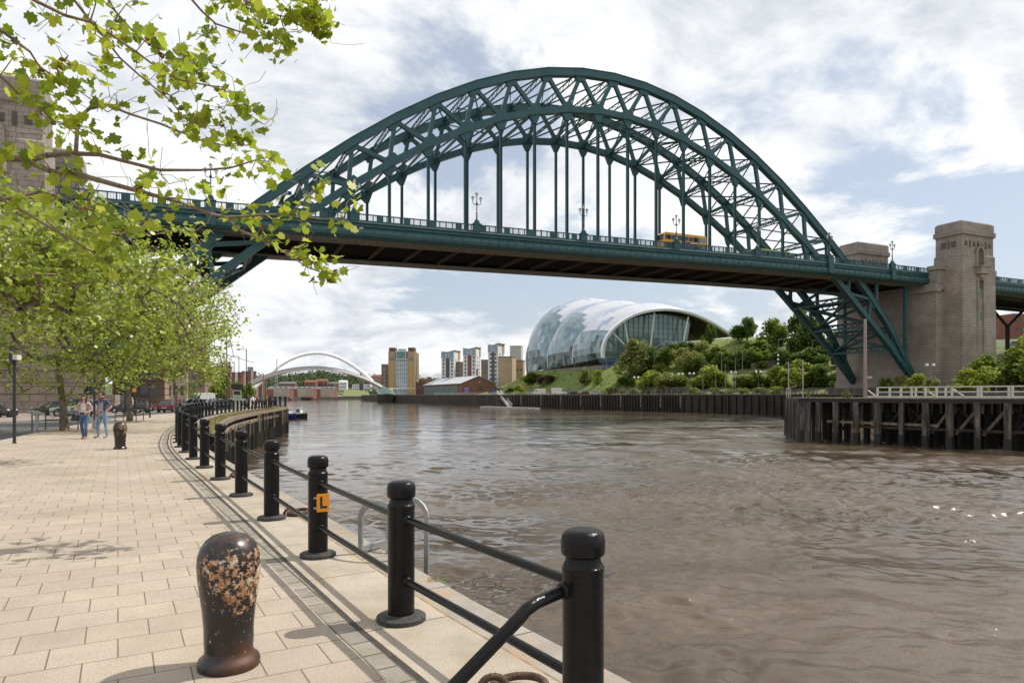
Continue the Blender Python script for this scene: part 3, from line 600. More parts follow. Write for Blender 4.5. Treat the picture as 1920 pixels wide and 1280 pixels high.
ab = thing('bridge_abutment', 'broad stone abutment below the deck beside the right hand tower', 'abutment', BP(130/PAN, 8, 0), BANG)
mb = MB(); mb.bb(-1.3, 13, -13.0, 13, .4, zpar(20.6)-5.6); mb.bb(-1.7, 13, -13.4, 13.4, .4, 5.2); mb.build('pier_wall', STONE, ab)
mb = MB(); mb.bb(-1.75, 0, -13.4, 13.2, zpar(20.6)-5.6, zpar(20.6)-5.0); mb.build('string_course', STONE, ab)
mb = MB(); mb.bb(-1.2, 1.8, -12.9, 12.8, zpar(20.6)-5.0, zpar(20.6)-3.7); mb.bb(-.6, 1.9, -13.0, -10.7, zpar(20.6)-3.7, zpar(20.6)+.2); mb.bb(-.9, 1.9, -13.3, -10.6, zpar(20.6)-.6, zpar(20.6)+.35); mb.build('bearing_block', STONE, ab)
mb = MB(); mb.bb(-7, -1.7, -11, 11, .4, 3.4); mb.build('skewback', M('dark_wet_stone', (.07, .06, .05), (.11, .095, .08), scale=.5, rough=.9), ab)
ab = thing('bridge_abutment', 'banded stone base of the left hand tower, behind the tree trunks and parked cars', 'abutment', BP(-40.5/PAN, -5.5, -.5), BANG)
mb = MB(); mb.bb(-9, 7.4, -4.2, 14, 0, 9.2)
for z in (2.3, 3.7, 5.1, 6.5): mb.bb(-9.12, 7.52, -4.32, 14, z, z+1.1)
mb.bb(-9.3, 7.7, -4.5, 14.1, 8.2, 8.7); mb.bb(-9.3, 7.7, -4.5, 14.1, 0, .9); mb.build('base_wall', STONE2, ab)
mb = MB(); mb.bb(-5.9, -4.3, -4.38, -4.2, .9, 4.6); mb.build('door', M('dark_green_door', (.02, .06, .045), rough=.5), ab)
mb = MB(); mb.tube([(-3.3, -4.33, 3.4), (-3.3, -4.46, 3.4)], .33, 14); mb.build('plaque', M('bronze_plaque', (.06, .07, .07), rough=.4, metal=.6), ab)
mb = MB(); mb.box((-5.1, -4.38, 5.6), (.9, .08, .8)); mb.build('sign_plate', M('blue_enamel', (.03, .22, .6), rough=.35), ab)
mb = MB(); mb.bb(7.4, 10.5, -3, 14, 0, 2.2); mb.build('skewback', STONE2, ab)
# ---------------------------------------------------------------- quay railing: one fence of posts and rails
PROF = [(.177, 0), (.177, .03), (.165, .037), (.104, .040), (.096, .05), (.096, .80), (.0985, .802), (.0985, .828), (.094, .832), (.084, .85), (.081, .872), (.090, .878), (.099, .884), (.103, .90), (.103, .945), (.098, .972), (.085, .990), (.06, .999), (.02, 1.002)]
railing = thing('quay_railing', 'long black railing of round headed posts and paired rails along the quay edge', 'railing', (.33, 3.17, 0))
ro = Vector((.33, 3.17, 0)); posts = []
dense = [Vector((a, b, 0)) for a, b in RAILPTS]
posts = dense[:10]
acc = 0; p = dense[9]; i = 9; 
while len(posts) < 47 and i < len(dense)-1:
    q = dense[i+1]; need = 2.2; 
    while (q-p).length < need:
        need -= (q-p).length; p = q; i += 1; q = dense[i+1]
    p = p+(q-p).normalized()*need; posts.append(p.copy())
CASTB = M('cast_base_worn', (.020, .019, .018), (.060, .055, .050), scale=30, rough=.6, bump=.7, bscale=90)
post_me = MB().lathe((0, 0, .002), PROF[4:], 28).lathe((0, 0, .002), PROF[:5], 28, 1).mesh('post', [BLACK, CASTB])
post_lo = MB().lathe((0, 0, .002), PROF, 12).mesh('post', BLACK)
PH = []
for i, p in enumerate(posts):
    p.z = gz(p.x, p.y); sc = 1.0+.06*ss(3, 18, p.y); PH.append(sc)
    link('post', post_me if p.y < 25 else post_lo, railing, p-ro, rz=i*.7, scale=(1, 1, sc))
for i in range(len(posts)-1):
    for h in (.735, .30):
        a = posts[i]+Vector((0, 0, h*PH[i])); b = posts[i+1]+Vector((0, 0, h*PH[i+1])); d = (b-a).normalized(); n = 12 if i < 8 else 6
        mb = MB(); mb.tube([a+d*.07-ro, b-d*.07-ro], .0255, n)
        if i < 9:
            for e_, s_ in ((a, 1), (b, -1)): mb.ball(e_+d*s_*.105-ro, .036, 0, 10, 6)
        mb.build('rail', BLACK, railing)
a = Vector((.33-.09, 3.14, .725)); mb = MB()
mb.tube([v-ro for v in (a, Vector((.105, 2.99, .712)), Vector((.060, 2.945, .695)), Vector((.035, 2.925, .67)), Vector((-.27, 2.76, .41)), Vector((-.75, 2.52, .03)))], .029, 14); mb.ball(a-ro, .042)
mb.build('handrail', BLACK, railing)

# ---------------------------------------------------------------- L sign, mooring bollards, rings, ladder
sp = posts[2]; sg = thing('post_sign', 'small orange plate with a black letter L on a railing post', 'sign', sp+Vector((.075, -.085, .46)), R(28))
MB().bb(-.062, .062, -.006, .006, 0, .178).build('plate', M('orange_plate', (.80, .30, .012), rough=.45), sg, bevel=.002)
mb = MB(); mb.bb(-.03, -.008, -.0085, -.0062, .035, .150); mb.bb(-.008, .038, -.0085, -.0062, .035, .058); mb.build('letter', M('sign_black', (.012, .012, .012), rough=.5), sg)
mb = MB(); mb.bb(-.09, -.062, 0, .012, .03, .05); mb.bb(-.09, -.062, 0, .012, .13, .15); mb.build('clip', M('zinc', (.35, .35, .35), rough=.4, metal=.8), sg)

def rust_mat(name, seed):
    m = bpy.data.materials.new(name); m.use_nodes = True; t = m.node_tree; n = t.nodes; l = t.links; b = n['Principled BSDF']
    tc_ = n.new('ShaderNodeTexCoord'); ob = tc_.outputs['Object']
    def nz(scale, det, ro_, off):
        mp = n.new('ShaderNodeMapping'); mp.inputs['Location'].default_value = (off, seed, off*.7); l.new(ob, mp.inputs[0])
        q = n.new('ShaderNodeTexNoise'); q.inputs['Scale'].default_value = scale; q.inputs['Detail'].default_value = det; q.inputs['Roughness'].default_value = ro_; l.new(mp.outputs[0], q.inputs[0]); return q.outputs[0]
    def ramp(x, a, b_):
        q = n.new('ShaderNodeMapRange'); q.inputs['From Min'].default_value = a; q.inputs['From Max'].default_value = b_; l.new(x, q.inputs['Value']); return q.outputs[0]
    def ma(op, a, c):
        q = n.new('ShaderNodeMath'); q.operation = op; q.use_clamp = True
        for i, x in enumerate((a, c)):
            if isinstance(x, (int, float)): q.inputs[i].default_value = x
            else: l.new(x, q.inputs[i])
        return q.outputs[0]
    sx = n.new('ShaderNodeSeparateXYZ'); l.new(ob, sx.inputs[0]); z = sx.outputs[2]
    band = ma('MULTIPLY', ramp(z, .14, .46), ramp(z, .88, .66)); side = ramp(sx.outputs[0], -.46, .12)
    worn = nz(4.5, 4, .6, 1.0); flak = nz(30, 9, .78, 5.0); tone = nz(14, 5, .7, 9.0)
    big = ma('ADD', ma('MULTIPLY', worn, .30), ma('MULTIPLY', ma('MULTIPLY', band, side), .085))
    chip = ramp(ma('ADD', big, ma('MULTIPLY', flak, .70)), .600, .616)
    cr = n.new('ShaderNodeValToRGB'); l.new(tone, cr.inputs[0]); e = cr.color_ramp.elements
    e[0].position = .36; e[0].color = (.20, .075, .03, 1); e[1].position = .60; e[1].color = (.60, .45, .32, 1); q = e.new(.48); q.color = (.42, .22, .10, 1)
    bro = ramp(ma('ADD', nz(3.2, 5, .6, 13.), ma('MULTIPLY', ramp(z, .35, .05), .10)), .56, .74)
    m1 = n.new('ShaderNodeMix'); m1.data_type = 'RGBA'; l.new(bro, m1.inputs['Factor']); m1.inputs['A'].default_value = (.014, .013, .014, 1); m1.inputs['B'].default_value = (.085, .034, .013, 1)
    m2 = n.new('ShaderNodeMix'); m2.data_type = 'RGBA'; l.new(chip, m2.inputs['Factor']); l.new(m1.outputs['Result'], m2.inputs['A']); l.new(cr.outputs[0], m2.inputs['B'])
    l.new(m2.outputs['Result'], b.inputs['Base Color'])
    rr = n.new('ShaderNodeMapRange'); rr.inputs['To Min'].default_value = .27; rr.inputs['To Max'].default_value = .85; l.new(ma('ADD', chip, ma('MULTIPLY', bro, .5)), rr.inputs['Value']); l.new(rr.outputs[0], b.inputs['Roughness'])
    bu = n.new('ShaderNodeBump'); bu.inputs['Strength'].default_value = .5; bu.inputs['Distance'].default_value = .006; l.new(ma('ADD', ma('MULTIPLY', flak, .3), ma('MULTIPLY', chip, -.8)), bu.inputs['Height']); l.new(bu.outputs[0], b.inputs['Normal'])
    return m
BPROF = [(.165, -.02), (.176, 0), (.178, .03), (.170, .05), (.150, .066), (.140, .085), (.137, .105), (.137, .11), (.140, .14), (.141, .24), (.150, .34), (.164, .44), (.175, .53), (.180, .60), (.176, .66), (.160, .71), (.132, .75), (.095, .778), (.05, .792), (.012, .796)]
bo1 = tag(MB().lathe((0, 0, 0), BPROF, 40).build('mooring_bollard', rust_mat('rusted_bollard_paint', 0.0), loc=(-1.70, 4.10, .004)), 'large rusty black cast iron mooring bollard nearest the viewer on the paving', 'bollard', 'cast iron mooring bollards')
st = MB(); st.ball((-.035, -.146, .455), (.012, .006, .011), 0, 8, 6); st.ball((.0, -.152, .458), (.012, .006, .011), 0, 8, 6); st.build('paint_dab', M('white_paint_dab', (.75, .75, .73), rough=.5), bo1)
bo2 = tag(MB().lathe((0, 0, 0), BPROF, 28).build('mooring_bollard', rust_mat('rusted_bollard_paint_far', 4.0), loc=(-11.25, 19.6, .078)), 'rusty black mooring bollard farther off, just right of the walking couple', 'bollard', 'cast iron mooring bollards')
RUST = M('brown_rusted_iron', (.055, .030, .020), (.13, .070, .042), scale=22, rough=.75, bump=.6, bscale=80)
def ring(loc, rz, label, rad=.155, th=.022):
    t = thing('mooring_ring', label, 'mooring ring', loc, rz, 'mooring rings on the quay edge')
    mb = MB(); mb.tube([(rad*math.cos(a), rad*math.sin(a)*.95, .03+.018*math.sin(a+1)) for a in np.linspace(0, 2*math.pi, 33)], th, 10, cap=False); mb.build('ring', RUST, t)
    mb = MB(); mb.tube([(-rad-.03, -.045+.0*a, .0) if False else (-rad+.02+.075*math.cos(a), .0+.028*math.cos(a), .0+.085*math.sin(a)) for a in np.linspace(0, math.pi, 12)], .021, 10); mb.build('staple', RUST, t)
ring((.03, 3.70, .004), R(-10), 'rusty iron mooring ring lying on the quay beside the nearest railing post')
ring((-2.86, 9.15, .03), R(20), 'rusty mooring ring at the foot of the fourth railing post', .13, .025)
ring((-5.25, 13.15, .05), R(30), 'small rusty mooring ring beyond the sixth railing post', .12, .025)
GALV = M('galvanised_steel', (.42, .43, .42), (.33, .34, .34), scale=5, rough=.45, metal=.55)
lad = thing('quay_ladder', 'galvanised ladder with two curved grab hoops over the quay edge', 'ladder', (-1.31, 7.02, .01), R(-32))
# local x: outward to the river, y: along the edge
for y in (.26, -.16):
    mb = MB(); pts = [(-.18, y, 0), (-.18, y, .36)]+[(.08-.26*math.cos(a), y, .36+.17*math.sin(a)) for a in np.linspace(.3, math.pi-.3, 9)]+[(.34, y, .36), (.34, y, -.9), (.34, y, -3.6)]
    mb.sweep(pts, .055, .02, up=(0, 1, 0)); mb.build('grab_hoop', GALV, lad)
mb = MB(); mb.beam((-.18, -.16, .04), (-.18, .26, .04), .05, .06); mb.build('tie_bar', GALV, lad)
for k in range(10): MB().tube([(.34, -.16, -.28-.32*k), (.34, .26, -.28-.32*k)], .014, 6).build('rung', GALV, lad)
# tufts on the coping
TUFT = M('dry_tuft', (.30, .24, .07), (.16, .20, .04), rnd=True, rough=.9)
r_ = np.random.default_rng(5); k = 0
for (px, py, n_, dry) in ((822, 1086, 130, 0), (548, 922, 60, 1), (575, 944, 50, 1), (716, 1037, 40, 1)):
    c = G(px, py, .01); pos = np.c_[r_.uniform(c.x-.09, c.x+.09, n_), r_.uniform(c.y-.05, c.y+.05, n_), r_.uniform(.005, .03, n_)]
    o = link('grass_tuft', leaf_mesh('grass_tuft', pos, .045, TUFT, [(-.05, -.5, 0), (.05, -.5, 0), (.02, .5, .1)], seed=k, normal_up=-.2)); k += 1
    tag(o, ['green and straw grass tuft on the quay edge below the second railing post', 'dry tuft on the outer coping near the fourth post', 'little dry tuft on the outer coping by the third post', 'dry tuft at the foot of the ladder'][k-1], 'grass tuft')

# ---------------------------------------------------------------- timber apron in front of the far part of the quay
wh = thing('timber_wharf', 'weathered timber wharf with rows of piles below the far railing', 'wharf', (-13, 27, -1))
wo = Vector((-13, 27, -1))
def along(i0, i1, step, off):
    res = []
    for i in range(i0, i1):
        a = line[i]+nrm[i]*off; b = line[i+1]+nrm[i+1]*off; n = max(1, round((b-a).length/step))
        for k in range(n): res.append(a.lerp(b, k/n))
    res.append(line[i1]+nrm[i1]*off); return res
I0, I1 = 12, 20
pth = along(I0, I1, 3.0, -1.5)
mb = MB(); mb.sweep([p+Vector((0, 0, -.16))-wo for p in pth], .34, .32); mb.build('edge_beam', TIMB, wh)
mb = MB(); mb.sweep([p+Vector((0, 0, -.80))-wo for p in along(I0, I1, 3.0, -1.62)], .3, .3); mb.build('waling', TIMB, wh)
mb = MB(); mb.sweep([p+Vector((0, 0, -2.3))-wo for p in along(I0, I1, 3.0, -1.62)], .25, .3); mb.build('waling', TIMBD, wh)
for j, p in enumerate(along(I0, I1, 1.0, -1.72)):
    w_ = rng.uniform(.16, .26); top = -.62-rng.uniform(0, .25) if j < 42 else -.25
    mb = MB(); mb.bb(-w_/2, w_/2, -w_/2, w_/2, -2.0, top, 0); mb.bb(-w_/2-.01, w_/2+.01, -w_/2-.01, w_/2+.01, -4.6, -2.0, 1)
    mb.build('pile', [TIMB if rng.random() < .42 else TIMBD, ALGAE if rng.random() < .5 else TIMBD], wh, loc=p-wo, rz=rng.uniform(.2, .7)); wh.children[-1].location.z = 1.0  # dark piles mixed with pale ones to colour in the shadowed gaps
for j in range(5):                                   # end face of the wharf
    p = line[I1]+nrm[I1]*(-1.6+.55*j); MB().bb(-.16, .16, -.16, .16, -4.6, -.2).build('pile', TIMBD, wh, loc=(p.x-wo.x, p.y-wo.y, 1.0), rz=.3)
vs = []; off_ = lambda i: (-1.36, -.9, -.62)
strip('verge', lambda i: [-1.36, -1.0, -.655], DIRT, dz=-.02, i0=I0, i1=I1+1)
gr = []
for p in along(I0, I1, .25, -1.0):
    for _ in range(26): gr.append((p.x+rng.gauss(0, .26), p.y+rng.gauss(0, .26), .05+abs(rng.gauss(0, .07))))
struct(link('verge_grass', leaf_mesh('verge_grass', gr, .14, M('verge_grass_mix', (.34, .26, .11), (.17, .20, .045), rnd=True, rough=.95), [(-.08, -.5, 0), (.08, -.5, 0), (.02, .5, .1)], seed=8, normal_up=-.2)), 'stuff')

# ---------------------------------------------------------------- timber jetty on the right
C0, C1, C2 = Vector((34.6, 86.0, 0)), Vector((32.2, 76.5, 0)), Vector((56.5, 45.2, 0))
JZ = 1.40; jt = thing('timber_jetty', 'dark old timber jetty on piles standing in the brown river', 'jetty', (40, 70, WZ)); jo = Vector((40, 70, WZ))
fd = (C2-C1).normalized(); fn = Vector((fd.y, -fd.x, 0)); fn = fn if fn.y < 0 else -fn       # fn towards the viewer
bk = -fn*7
mb = MB(); zt = Vector((0, 0, JZ))
mb.ext([v+zt-jo-Vector((0, 0, .18)) for v in (C1, C2, C2+bk, C0)], (0, 0, .16)); mb.build('deck', TIMB, jt)
mb = MB(); mb.beam(C1+zt-Vector((0, 0, .33))-jo, C2+zt-Vector((0, 0, .33))-jo, .35, .42); mb.beam(C0+zt-Vector((0, 0, .33))-jo, C1+zt-Vector((0, 0, .33))-jo, .35, .42); mb.build('edge_beam', TIMBD, jt)
JW = M('jetty_pile_timber', (.035, .027, .021), (.21, .175, .145), scale=1.6, rough=.8, bump=.6, stretch=(2, 2, .3), lo=.42, hi=.72)
ln = (C2-C1).length; js = []
xs = [1500, 1507, 1535, 1568, 1607, 1648, 1692, 1737, 1783, 1835, 1891, 1945, 2005]
for x in xs[1:]:
    rx = (x-CX)/F; s_ = (rx*C1.y-C1.x)/(fd.x-rx*fd.y); js.append(s_)
for j, s_ in enumerate(js):
    p = C1+fd*s_-jo; w_ = .46+.05*rng.random()
    mb = MB(); mb.bb(-w_/2, w_/2, -.22, .22, 1.5, 4.8, 0); mb.bb(-w_/2-.03, w_/2+.03, -.25, .25, -1.2, 1.52, 1); o = mb.build('pile', [JW, TIMBD], jt, loc=(p.x+fn.x*.15, p.y+fn.y*.15, -.35), rz=math.atan2(fd.y, fd.x)+rng.uniform(-.15, .15)); o.rotation_euler[1] = rng.uniform(-.02, .02); o.scale = (rng.uniform(.82, 1.15), 1, rng.uniform(.97, 1.0))
    for r__ in (2.3, 4.6, 6.8):
        q = p-fn*r__; MB().bb(-.2, .2, -.2, .2, -1.2, 4.7).build('pile', TIMBD, jt, loc=(q.x, q.y, -.35), rz=.3)
for j in range(9):
    p = C1.lerp(C0, j/8)-jo; MB().bb(-.2, .2, -.2, .2, -1.2, 4.5).build('pile', JW if j % 2 else TIMBD, jt, loc=(p.x, p.y, -.2), rz=rng.uniform(0, .5))
    p = C1+fd*(j*.24)-jo; 
    if j < 6: MB().bb(-.14, .14, -.2, .2, -1.2, 4.5).build('fender', JW, jt, loc=(p.x-.05, p.y-.1, -.2), rz=rng.uniform(-.8, -.5))
mb = MB()
for z in (1.75,): mb.beam(C1+fd*6+Vector((0, 0, z))-jo+Vector((0, 0, WZ))*0-Vector((0, 0, 0))-fn*.15+Vector((0, 0, -WZ*0)), C2+Vector((0, 0, z))-jo-fn*.15, .3, .25)
mb.v = [(a, b, c+WZ+0.0) for a, b, c in mb.v]; mb.build('waling', TIMBD, jt)
mb = MB(); mb.beam(C1+fd*3-jo-fn*.4+Vector((0, 0, -1.2+0)), C1+fd*14-jo-fn*.4+Vector((0, 0, -1.3)), .25, .25); mb.v = [(a, b, c) for a, b, c in mb.v]; mb.build('waling', TIMB, jt)
for j, (a, b, lt) in enumerate([(2, 3, 0), (4, 5, 0), (5, 6, 0), (6, 7, 1), (7, 8, 1), (8, 9, 1), (9, 10, 0), (10, 11, 1)]):
    p = C1+fd*js[a]-fn*1.3-jo; q = C1+fd*js[b]-fn*1.0-jo
    lo, hi = 1.3, 4.3
    mb = MB(); mb.beam((p.x, p.y, lo), (q.x, q.y, hi), .22, .26); mb.build('brace', TIMB if lt else TIMBD, jt)
    if j % 2 == 0: MB().beam((p.x, p.y, hi-.3), (q.x, q.y, lo+.4), .2, .22).build('brace', TIMBD, jt)
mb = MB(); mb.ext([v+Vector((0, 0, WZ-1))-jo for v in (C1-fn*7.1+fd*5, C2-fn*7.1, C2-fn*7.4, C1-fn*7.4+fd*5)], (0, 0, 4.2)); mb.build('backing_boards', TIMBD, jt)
WPAINT = M('flaking_white_paint', (.62, .60, .56), (.48, .45, .40), scale=3, rough=.7)
jr = thing('jetty_railing', 'flaking white timber railing along the top of the old jetty', 'railing', (40, 68, JZ)); jro = Vector((40, 68, JZ))
def onfront(x, back=.5):
    rx = (x-CX)/F; s_ = (rx*C1.y-C1.x)/(fd.x-rx*fd.y); return C1+fd*s_-fn*back+zt
ends = [onfront(1641), onfront(2010)]
for h in (1.04, .56): MB().beam(ends[0]+Vector((0, 0, h))-jro, ends[1]+Vector((0, 0, h))-jro, .07, .13).build('rail', WPAINT, jr)
MB().beam(onfront(1622)+Vector((0, 0, .1))-jro, ends[1]+Vector((0, 0, .1))-jro, .12, .16).build('kerb_rail', WPAINT, jr)
for x in (1641, 1664, 1685, 1705, 1713, 1731, 1752, 1769, 1781, 1830, 1836, 1888, 1895, 1950, 2008):
    p = onfront(x)-jro; MB().bb(-.08, .08, -.08, .08, 0, 1.06).build('post', WPAINT, jr, loc=p, rz=math.atan2(fd.y, fd.x))
for x0, x1, z0, z1 in ((1620, 1641, .75, .05), (1735, 1756, .5, .05), (1781, 1806, .8, .1)): MB().beam(onfront(x0, .9)+Vector((0, 0, z0))-jro, onfront(x1, .3)+Vector((0, 0, z1))-jro, .06, .12).build('brace', WPAINT, jr)
POLEM = M('weathered_pole', (.33, .26, .22), (.24, .18, .15), scale=1, rough=.8, stretch=(1, 1, .2))
pp = onfront(1617, .6); pl = tag(MB().lathe((0, 0, 0), [(.19, 0), (.17, 3), (.14, 8.1), (.1, 8.2)], 10).build('mooring_mast', POLEM, loc=pp), 'tall bare brownish pole standing at the left end of the jetty railing', 'pole')
mb = MB(); mb.box((.35, -.1, 2.1), (.6, .1, .18)); mb.build('bracket', GALV, pl)
mb = MB(); mb.beam((0, 0, .9), (-.1, -.0, 1.5), .05, .05); mb.build('cleat', GALV, pl)
WEED = M('weed_leaves', (.10, .16, .03), (.20, .22, .07), rnd=True, rough=.9)
for x, w_, h_, lab in ((1584, .55, .75, 'yellow green weed clump growing on the bare jetty deck'), (1510, .25, .5, 'thin dry weed at the left end of the jetty deck')):
    c = onfront(x, .6); ps = np.c_[r_.normal(c.x, w_*.4, 160), r_.normal(c.y, w_*.3, 160), c.z+np.abs(r_.normal(0, h_*.5, 160))]
    tag(link('weed', leaf_mesh('weed', ps, .2, WEED, LEAF4, seed=3, normal_up=.1)), lab, 'weed')
for x, lab, hh in ((1474, 'thin pale steel post at the jetty corner with a small frame at its foot', 4.0), (1501, 'thin grey steel post just left of the jetty weeds', 4.2)):
    c = onfront(x, .5); po = tag(MB().lathe((0, 0, 0), [(.06, 0), (.05, hh), (.02, hh+.05)], 8).build('steel_post', GALV, loc=c), lab, 'post')
    mb = MB(); mb.beam((-.22, 0, 0), (-.22, 0, 1.0), .05, .05); mb.beam((.22, 0, 0), (.22, 0, 1.0), .05, .05); mb.beam((-.22, 0, .97), (.22, 0, .97), .05, .05); mb.beam((-.22, 0, .6), (.22, 0, .6), .05, .05)
    if x == 1474: mb.build('frame', WPAINT, po)
# ---------------------------------------------------------------- Gateshead side: quay wall, terrain, concert hall, trees
QL = [Vector(p) for p in [(150, 25, 0), (115, 88, 0), (66, 173, 0), (8.5, 272, 0), (-36, 372, 0), (-86, 495, 0), (-110, 560, 0), (-150, 680, 0), (-160, 800, 0)]]
QZ = 1.85
def qn(i):
    d = (QL[min(i+1, len(QL)-1)]-QL[max(i-1, 0)]).normalized(); return Vector((d.y, -d.x, 0))
def qdist(x, y):
    p = Vector((x, y, 0)); best = (1e9, 0)
    for a, b in zip(QL, QL[1:]):
        d = b-a; t = max(0, min(1, (p-a).dot(d)/d.length_squared)); c = a+d*t; n = Vector((d.y, -d.x, 0)).normalized(); dist = (p-c).length
        if dist < best[0]: best = (dist, (1 if (p-c).dot(n) >= 0 else -1)*dist)
    return best[1]
def th(x, y):
    q = qdist(x, y)
    if q < 0: return QZ
    yq = y-q*.5                                       # station of the foot point along the quay
    hA = ss(15, 42, q)*13.0+ss(36, 88, q)*12.0
    hB = ss(24, 62, q)*8.0+ss(58, 112, q)*10.5
    hC = ss(34, 70, q)*5.5+ss(60, 100, q)*12.0
    a = ss(195, 250, yq); c = 1-ss(120, 170, yq); far = 1-ss(330, 400, yq)*.82
    h = hA*a+hB*(1-a)*(1-c)+hC*c*(1-a)
    return QZ+h*far+.35*math.sin(x*.11)*math.cos(y*.09)*ss(20, 50, q)
def hit(px, py, n=500, y0=90, y1=760):
    for i in range(n):
        Y = y0+(y1-y0)*(i/n)**1.3; p = P(px, py, Y)
        if qdist(p.x, p.y) > 0 and p.z <= th(p.x, p.y): return Vector((p.x, p.y, th(p.x, p.y)))
    p = P(px, py, 300); return Vector((p.x, p.y, th(p.x, p.y)))
tm = MB(); qs = [0, 4, 9, 15, 20, 25, 31, 37, 43, 50, 58, 67, 78, 90, 105, 125, 160, 230, 400]
stn = []
for i in range(len(QL)-1):
    m_ = max(2, int((QL[i+1]-QL[i]).length/9))
    for k in range(m_):
        t = k/m_; n0, n1 = qn(i), qn(i+1); stn.append((QL[i].lerp(QL[i+1], t), n0.lerp(n1, t).normalized()))
vs = []
for p, n in stn:
    for q in qs: v = p+n*q; vs.append((v.x, v.y, th(v.x, v.y)))
K = len(qs); fsf = []; fsg = []
for a in range(len(stn)-1):
    for b in range(K-1):
        (fsf if b < 3 else fsg).append((a*K+b, a*K+b+1, (a+1)*K+b+1, (a+1)*K+b))
tm.add(vs, fsf, 0, True); tm.f += fsg; tm.m += [1]*len(fsg); tm.s += [True]*len(fsg)
# grass quality by area: mown near the hall, rough on the bank to its right
for i, f_ in enumerate(tm.f):
    if tm.m[i] == 1:
        c = sum((Vector(tm.v[j]) for j in f_), Vector())/4
        if c.y-qdist(c.x, c.y)*.5 < 232: tm.m[i] = 2
struct(tm.build('riverbank', [GRAVEL, GRASSM, ROUGHG]))
vs = []; fs = []
for p, n in stn:
    for z, o in ((QZ, 0), (QZ-.5, 0), (QZ-.5, -.05), (-.8, -.05), (-1.2, -.05), (WZ-1.5, -.05)): vs.append((p.x+n.x*o, p.y+n.y*o, z))
for a in range(len(stn)-1):
    for b in range(5): fs.append((a*6+b, (a+1)*6+b, (a+1)*6+b+1, a*6+b+1))
mb = MB(); mb.add(vs, fs); 
GQW = M('far_quay_wall_stone', (.062, .046, .034), (.020, .015, .012), scale=.25, rough=.85, c3=(.034, .026, .02), stretch=(1, 1, .5))
gq = mb.build('quay_wall', GQW); tag(gq, 'long dark river wall on the far side, below the vans and bushes', 'quay wall')
mb = MB(); mb.sweep([(p.x+n.x*.2, p.y+n.y*.2, QZ+.05) for p, n in stn], .5, .25); mb.build('coping', M('far_coping', (.22, .19, .15), (.15, .13, .09), scale=.4), gq)
pl_me = MB().bb(-.18, .18, -.18, .18, -5.5, -.3).mesh('pile', TIMBD); pl_li = MB().bb(-.16, .16, -.2, .2, -4.0, -.35).mesh('pile', TIMB)
for j in range(95):
    px = 962+j*5.35 if j < 60 else 1283+(j-60)*14; 
    # find the point of the wall on this sight line
    best = None
    for (a, _), (b, _) in zip(stn, stn[1:]):
        ra = a.x-(px-CX)/F*a.y; rb = b.x-(px-CX)/F*b.y
        if ra*rb <= 0: t = ra/(ra-rb); best = a.lerp(b, t); break
    if best is None: continue
    link('pile', pl_li if j % 7 == 3 and j < 60 else pl_me, gq, (best.x-.25, best.y-.15, QZ), rz=.5)

# ---- glass and steel concert hall with three rolling shells
STEELW = M('shell_steel_white', (.66, .67, .70), (.54, .56, .60), scale=.15, rough=.30, metal=.55)
STEELB = M('shell_steel_blue', (.30, .37, .50), (.40, .46, .56), scale=.2, rough=.22, metal=.6)
SGLASS = M('shell_glass_teal', (.13, .21, .235), (.25, .345, .37), scale=.3, rough=.10, metal=.35, spec=.8)
SGLASD = M('shell_glass_dark', (.025, .045, .05), (.06, .08, .08), scale=.5, rough=.08, metal=.2, spec=.8)
hall = thing('concert_hall', 'huge rounded glass and steel hall with three rolling silvery shells on the green bank', 'concert hall', (60, 310, 14)); ho = Vector((60, 310, 14))
AX = Vector((-.33, .944, 0)); AC = Vector((.944, .33, 0)); L0 = Vector((38.2, 290, 0)); L1 = Vector((7.0, 372, 0))
fp = [(1130, 671), (1126, 655), (1133, 635), (1147, 617), (1165, 602), (1188, 590), (1215, 583), (1243, 580), (1270, 582), (1296, 588), (1322, 599), (1347, 613), (1372, 630)]
bpx = [(988, 699), (984, 672), (990, 645), (1004, 615), (1026, 592), (1053, 579), (1087, 573)]
def onplane(px, py, Lp):
    r = (px-CX)/F; w = (r*Lp.y-Lp.x)/(AC.x-r*AC.y); p = Lp+AC*w; return w, EYE+(HY-py)/F*p.y
fr = [onplane(*p, L0) for p in fp]; bk_ = [onplane(*p, L1) for p in bpx]
mw, mz = bk_[-1]                                      # mirror the back section's crown to close it, flattened
wR = 78.0; bk_ = bk_+[(lerp(mw, wR, t), mz-(mz-31)*(t**2.0)) for t in (.18, .36, .54, .70, .85, 1.0)]
NT, NV = 30, 33
def resample(pts, n):
    pts = np.array(pts); d = np.r_[0, np.cumsum(np.hypot(*np.diff(pts, axis=0).T))]; u = np.linspace(0, d[-1], n+1); return np.c_[np.interp(u, d, pts[:, 0]), np.interp(u, d, pts[:, 1])]
def smooth(p):
    for _ in range(3): p[1:-1] = .25*p[:-2]+.5*p[1:-1]+.25*p[2:]
    return p
fr2, bk2 = smooth(resample(fr, NT)), smooth(resample(bk_, NT))
vs = []; fs = []; mi = []
for v in range(NV+1):
    t = v/NV; hump = abs(math.sin(math.pi*(t*3 if t < 1 else 3)))**.55; bulge = hump*(2.6+2.6*t)-(0 if 0 < t < 1 else 0)
    Lp = L0.lerp(L1, t); sec = fr2*(1-t)+bk2*t; cw = sec[:, 0].mean(); cz = sec[0, 1]
    for j in range(NT+1):
        w, z = sec[j]; dw, dz = w-30, z-cz+6; ln_ = math.hypot(dw, dz)+.01; g = bulge*ss(-.05, .3, j/NT)*ss(1.02, .75, j/NT)
        w += dw/ln_*g; z += dz/ln_*g
        p = Lp+AC*w; vs.append((p.x, p.y, z))
hr = random.Random(11)
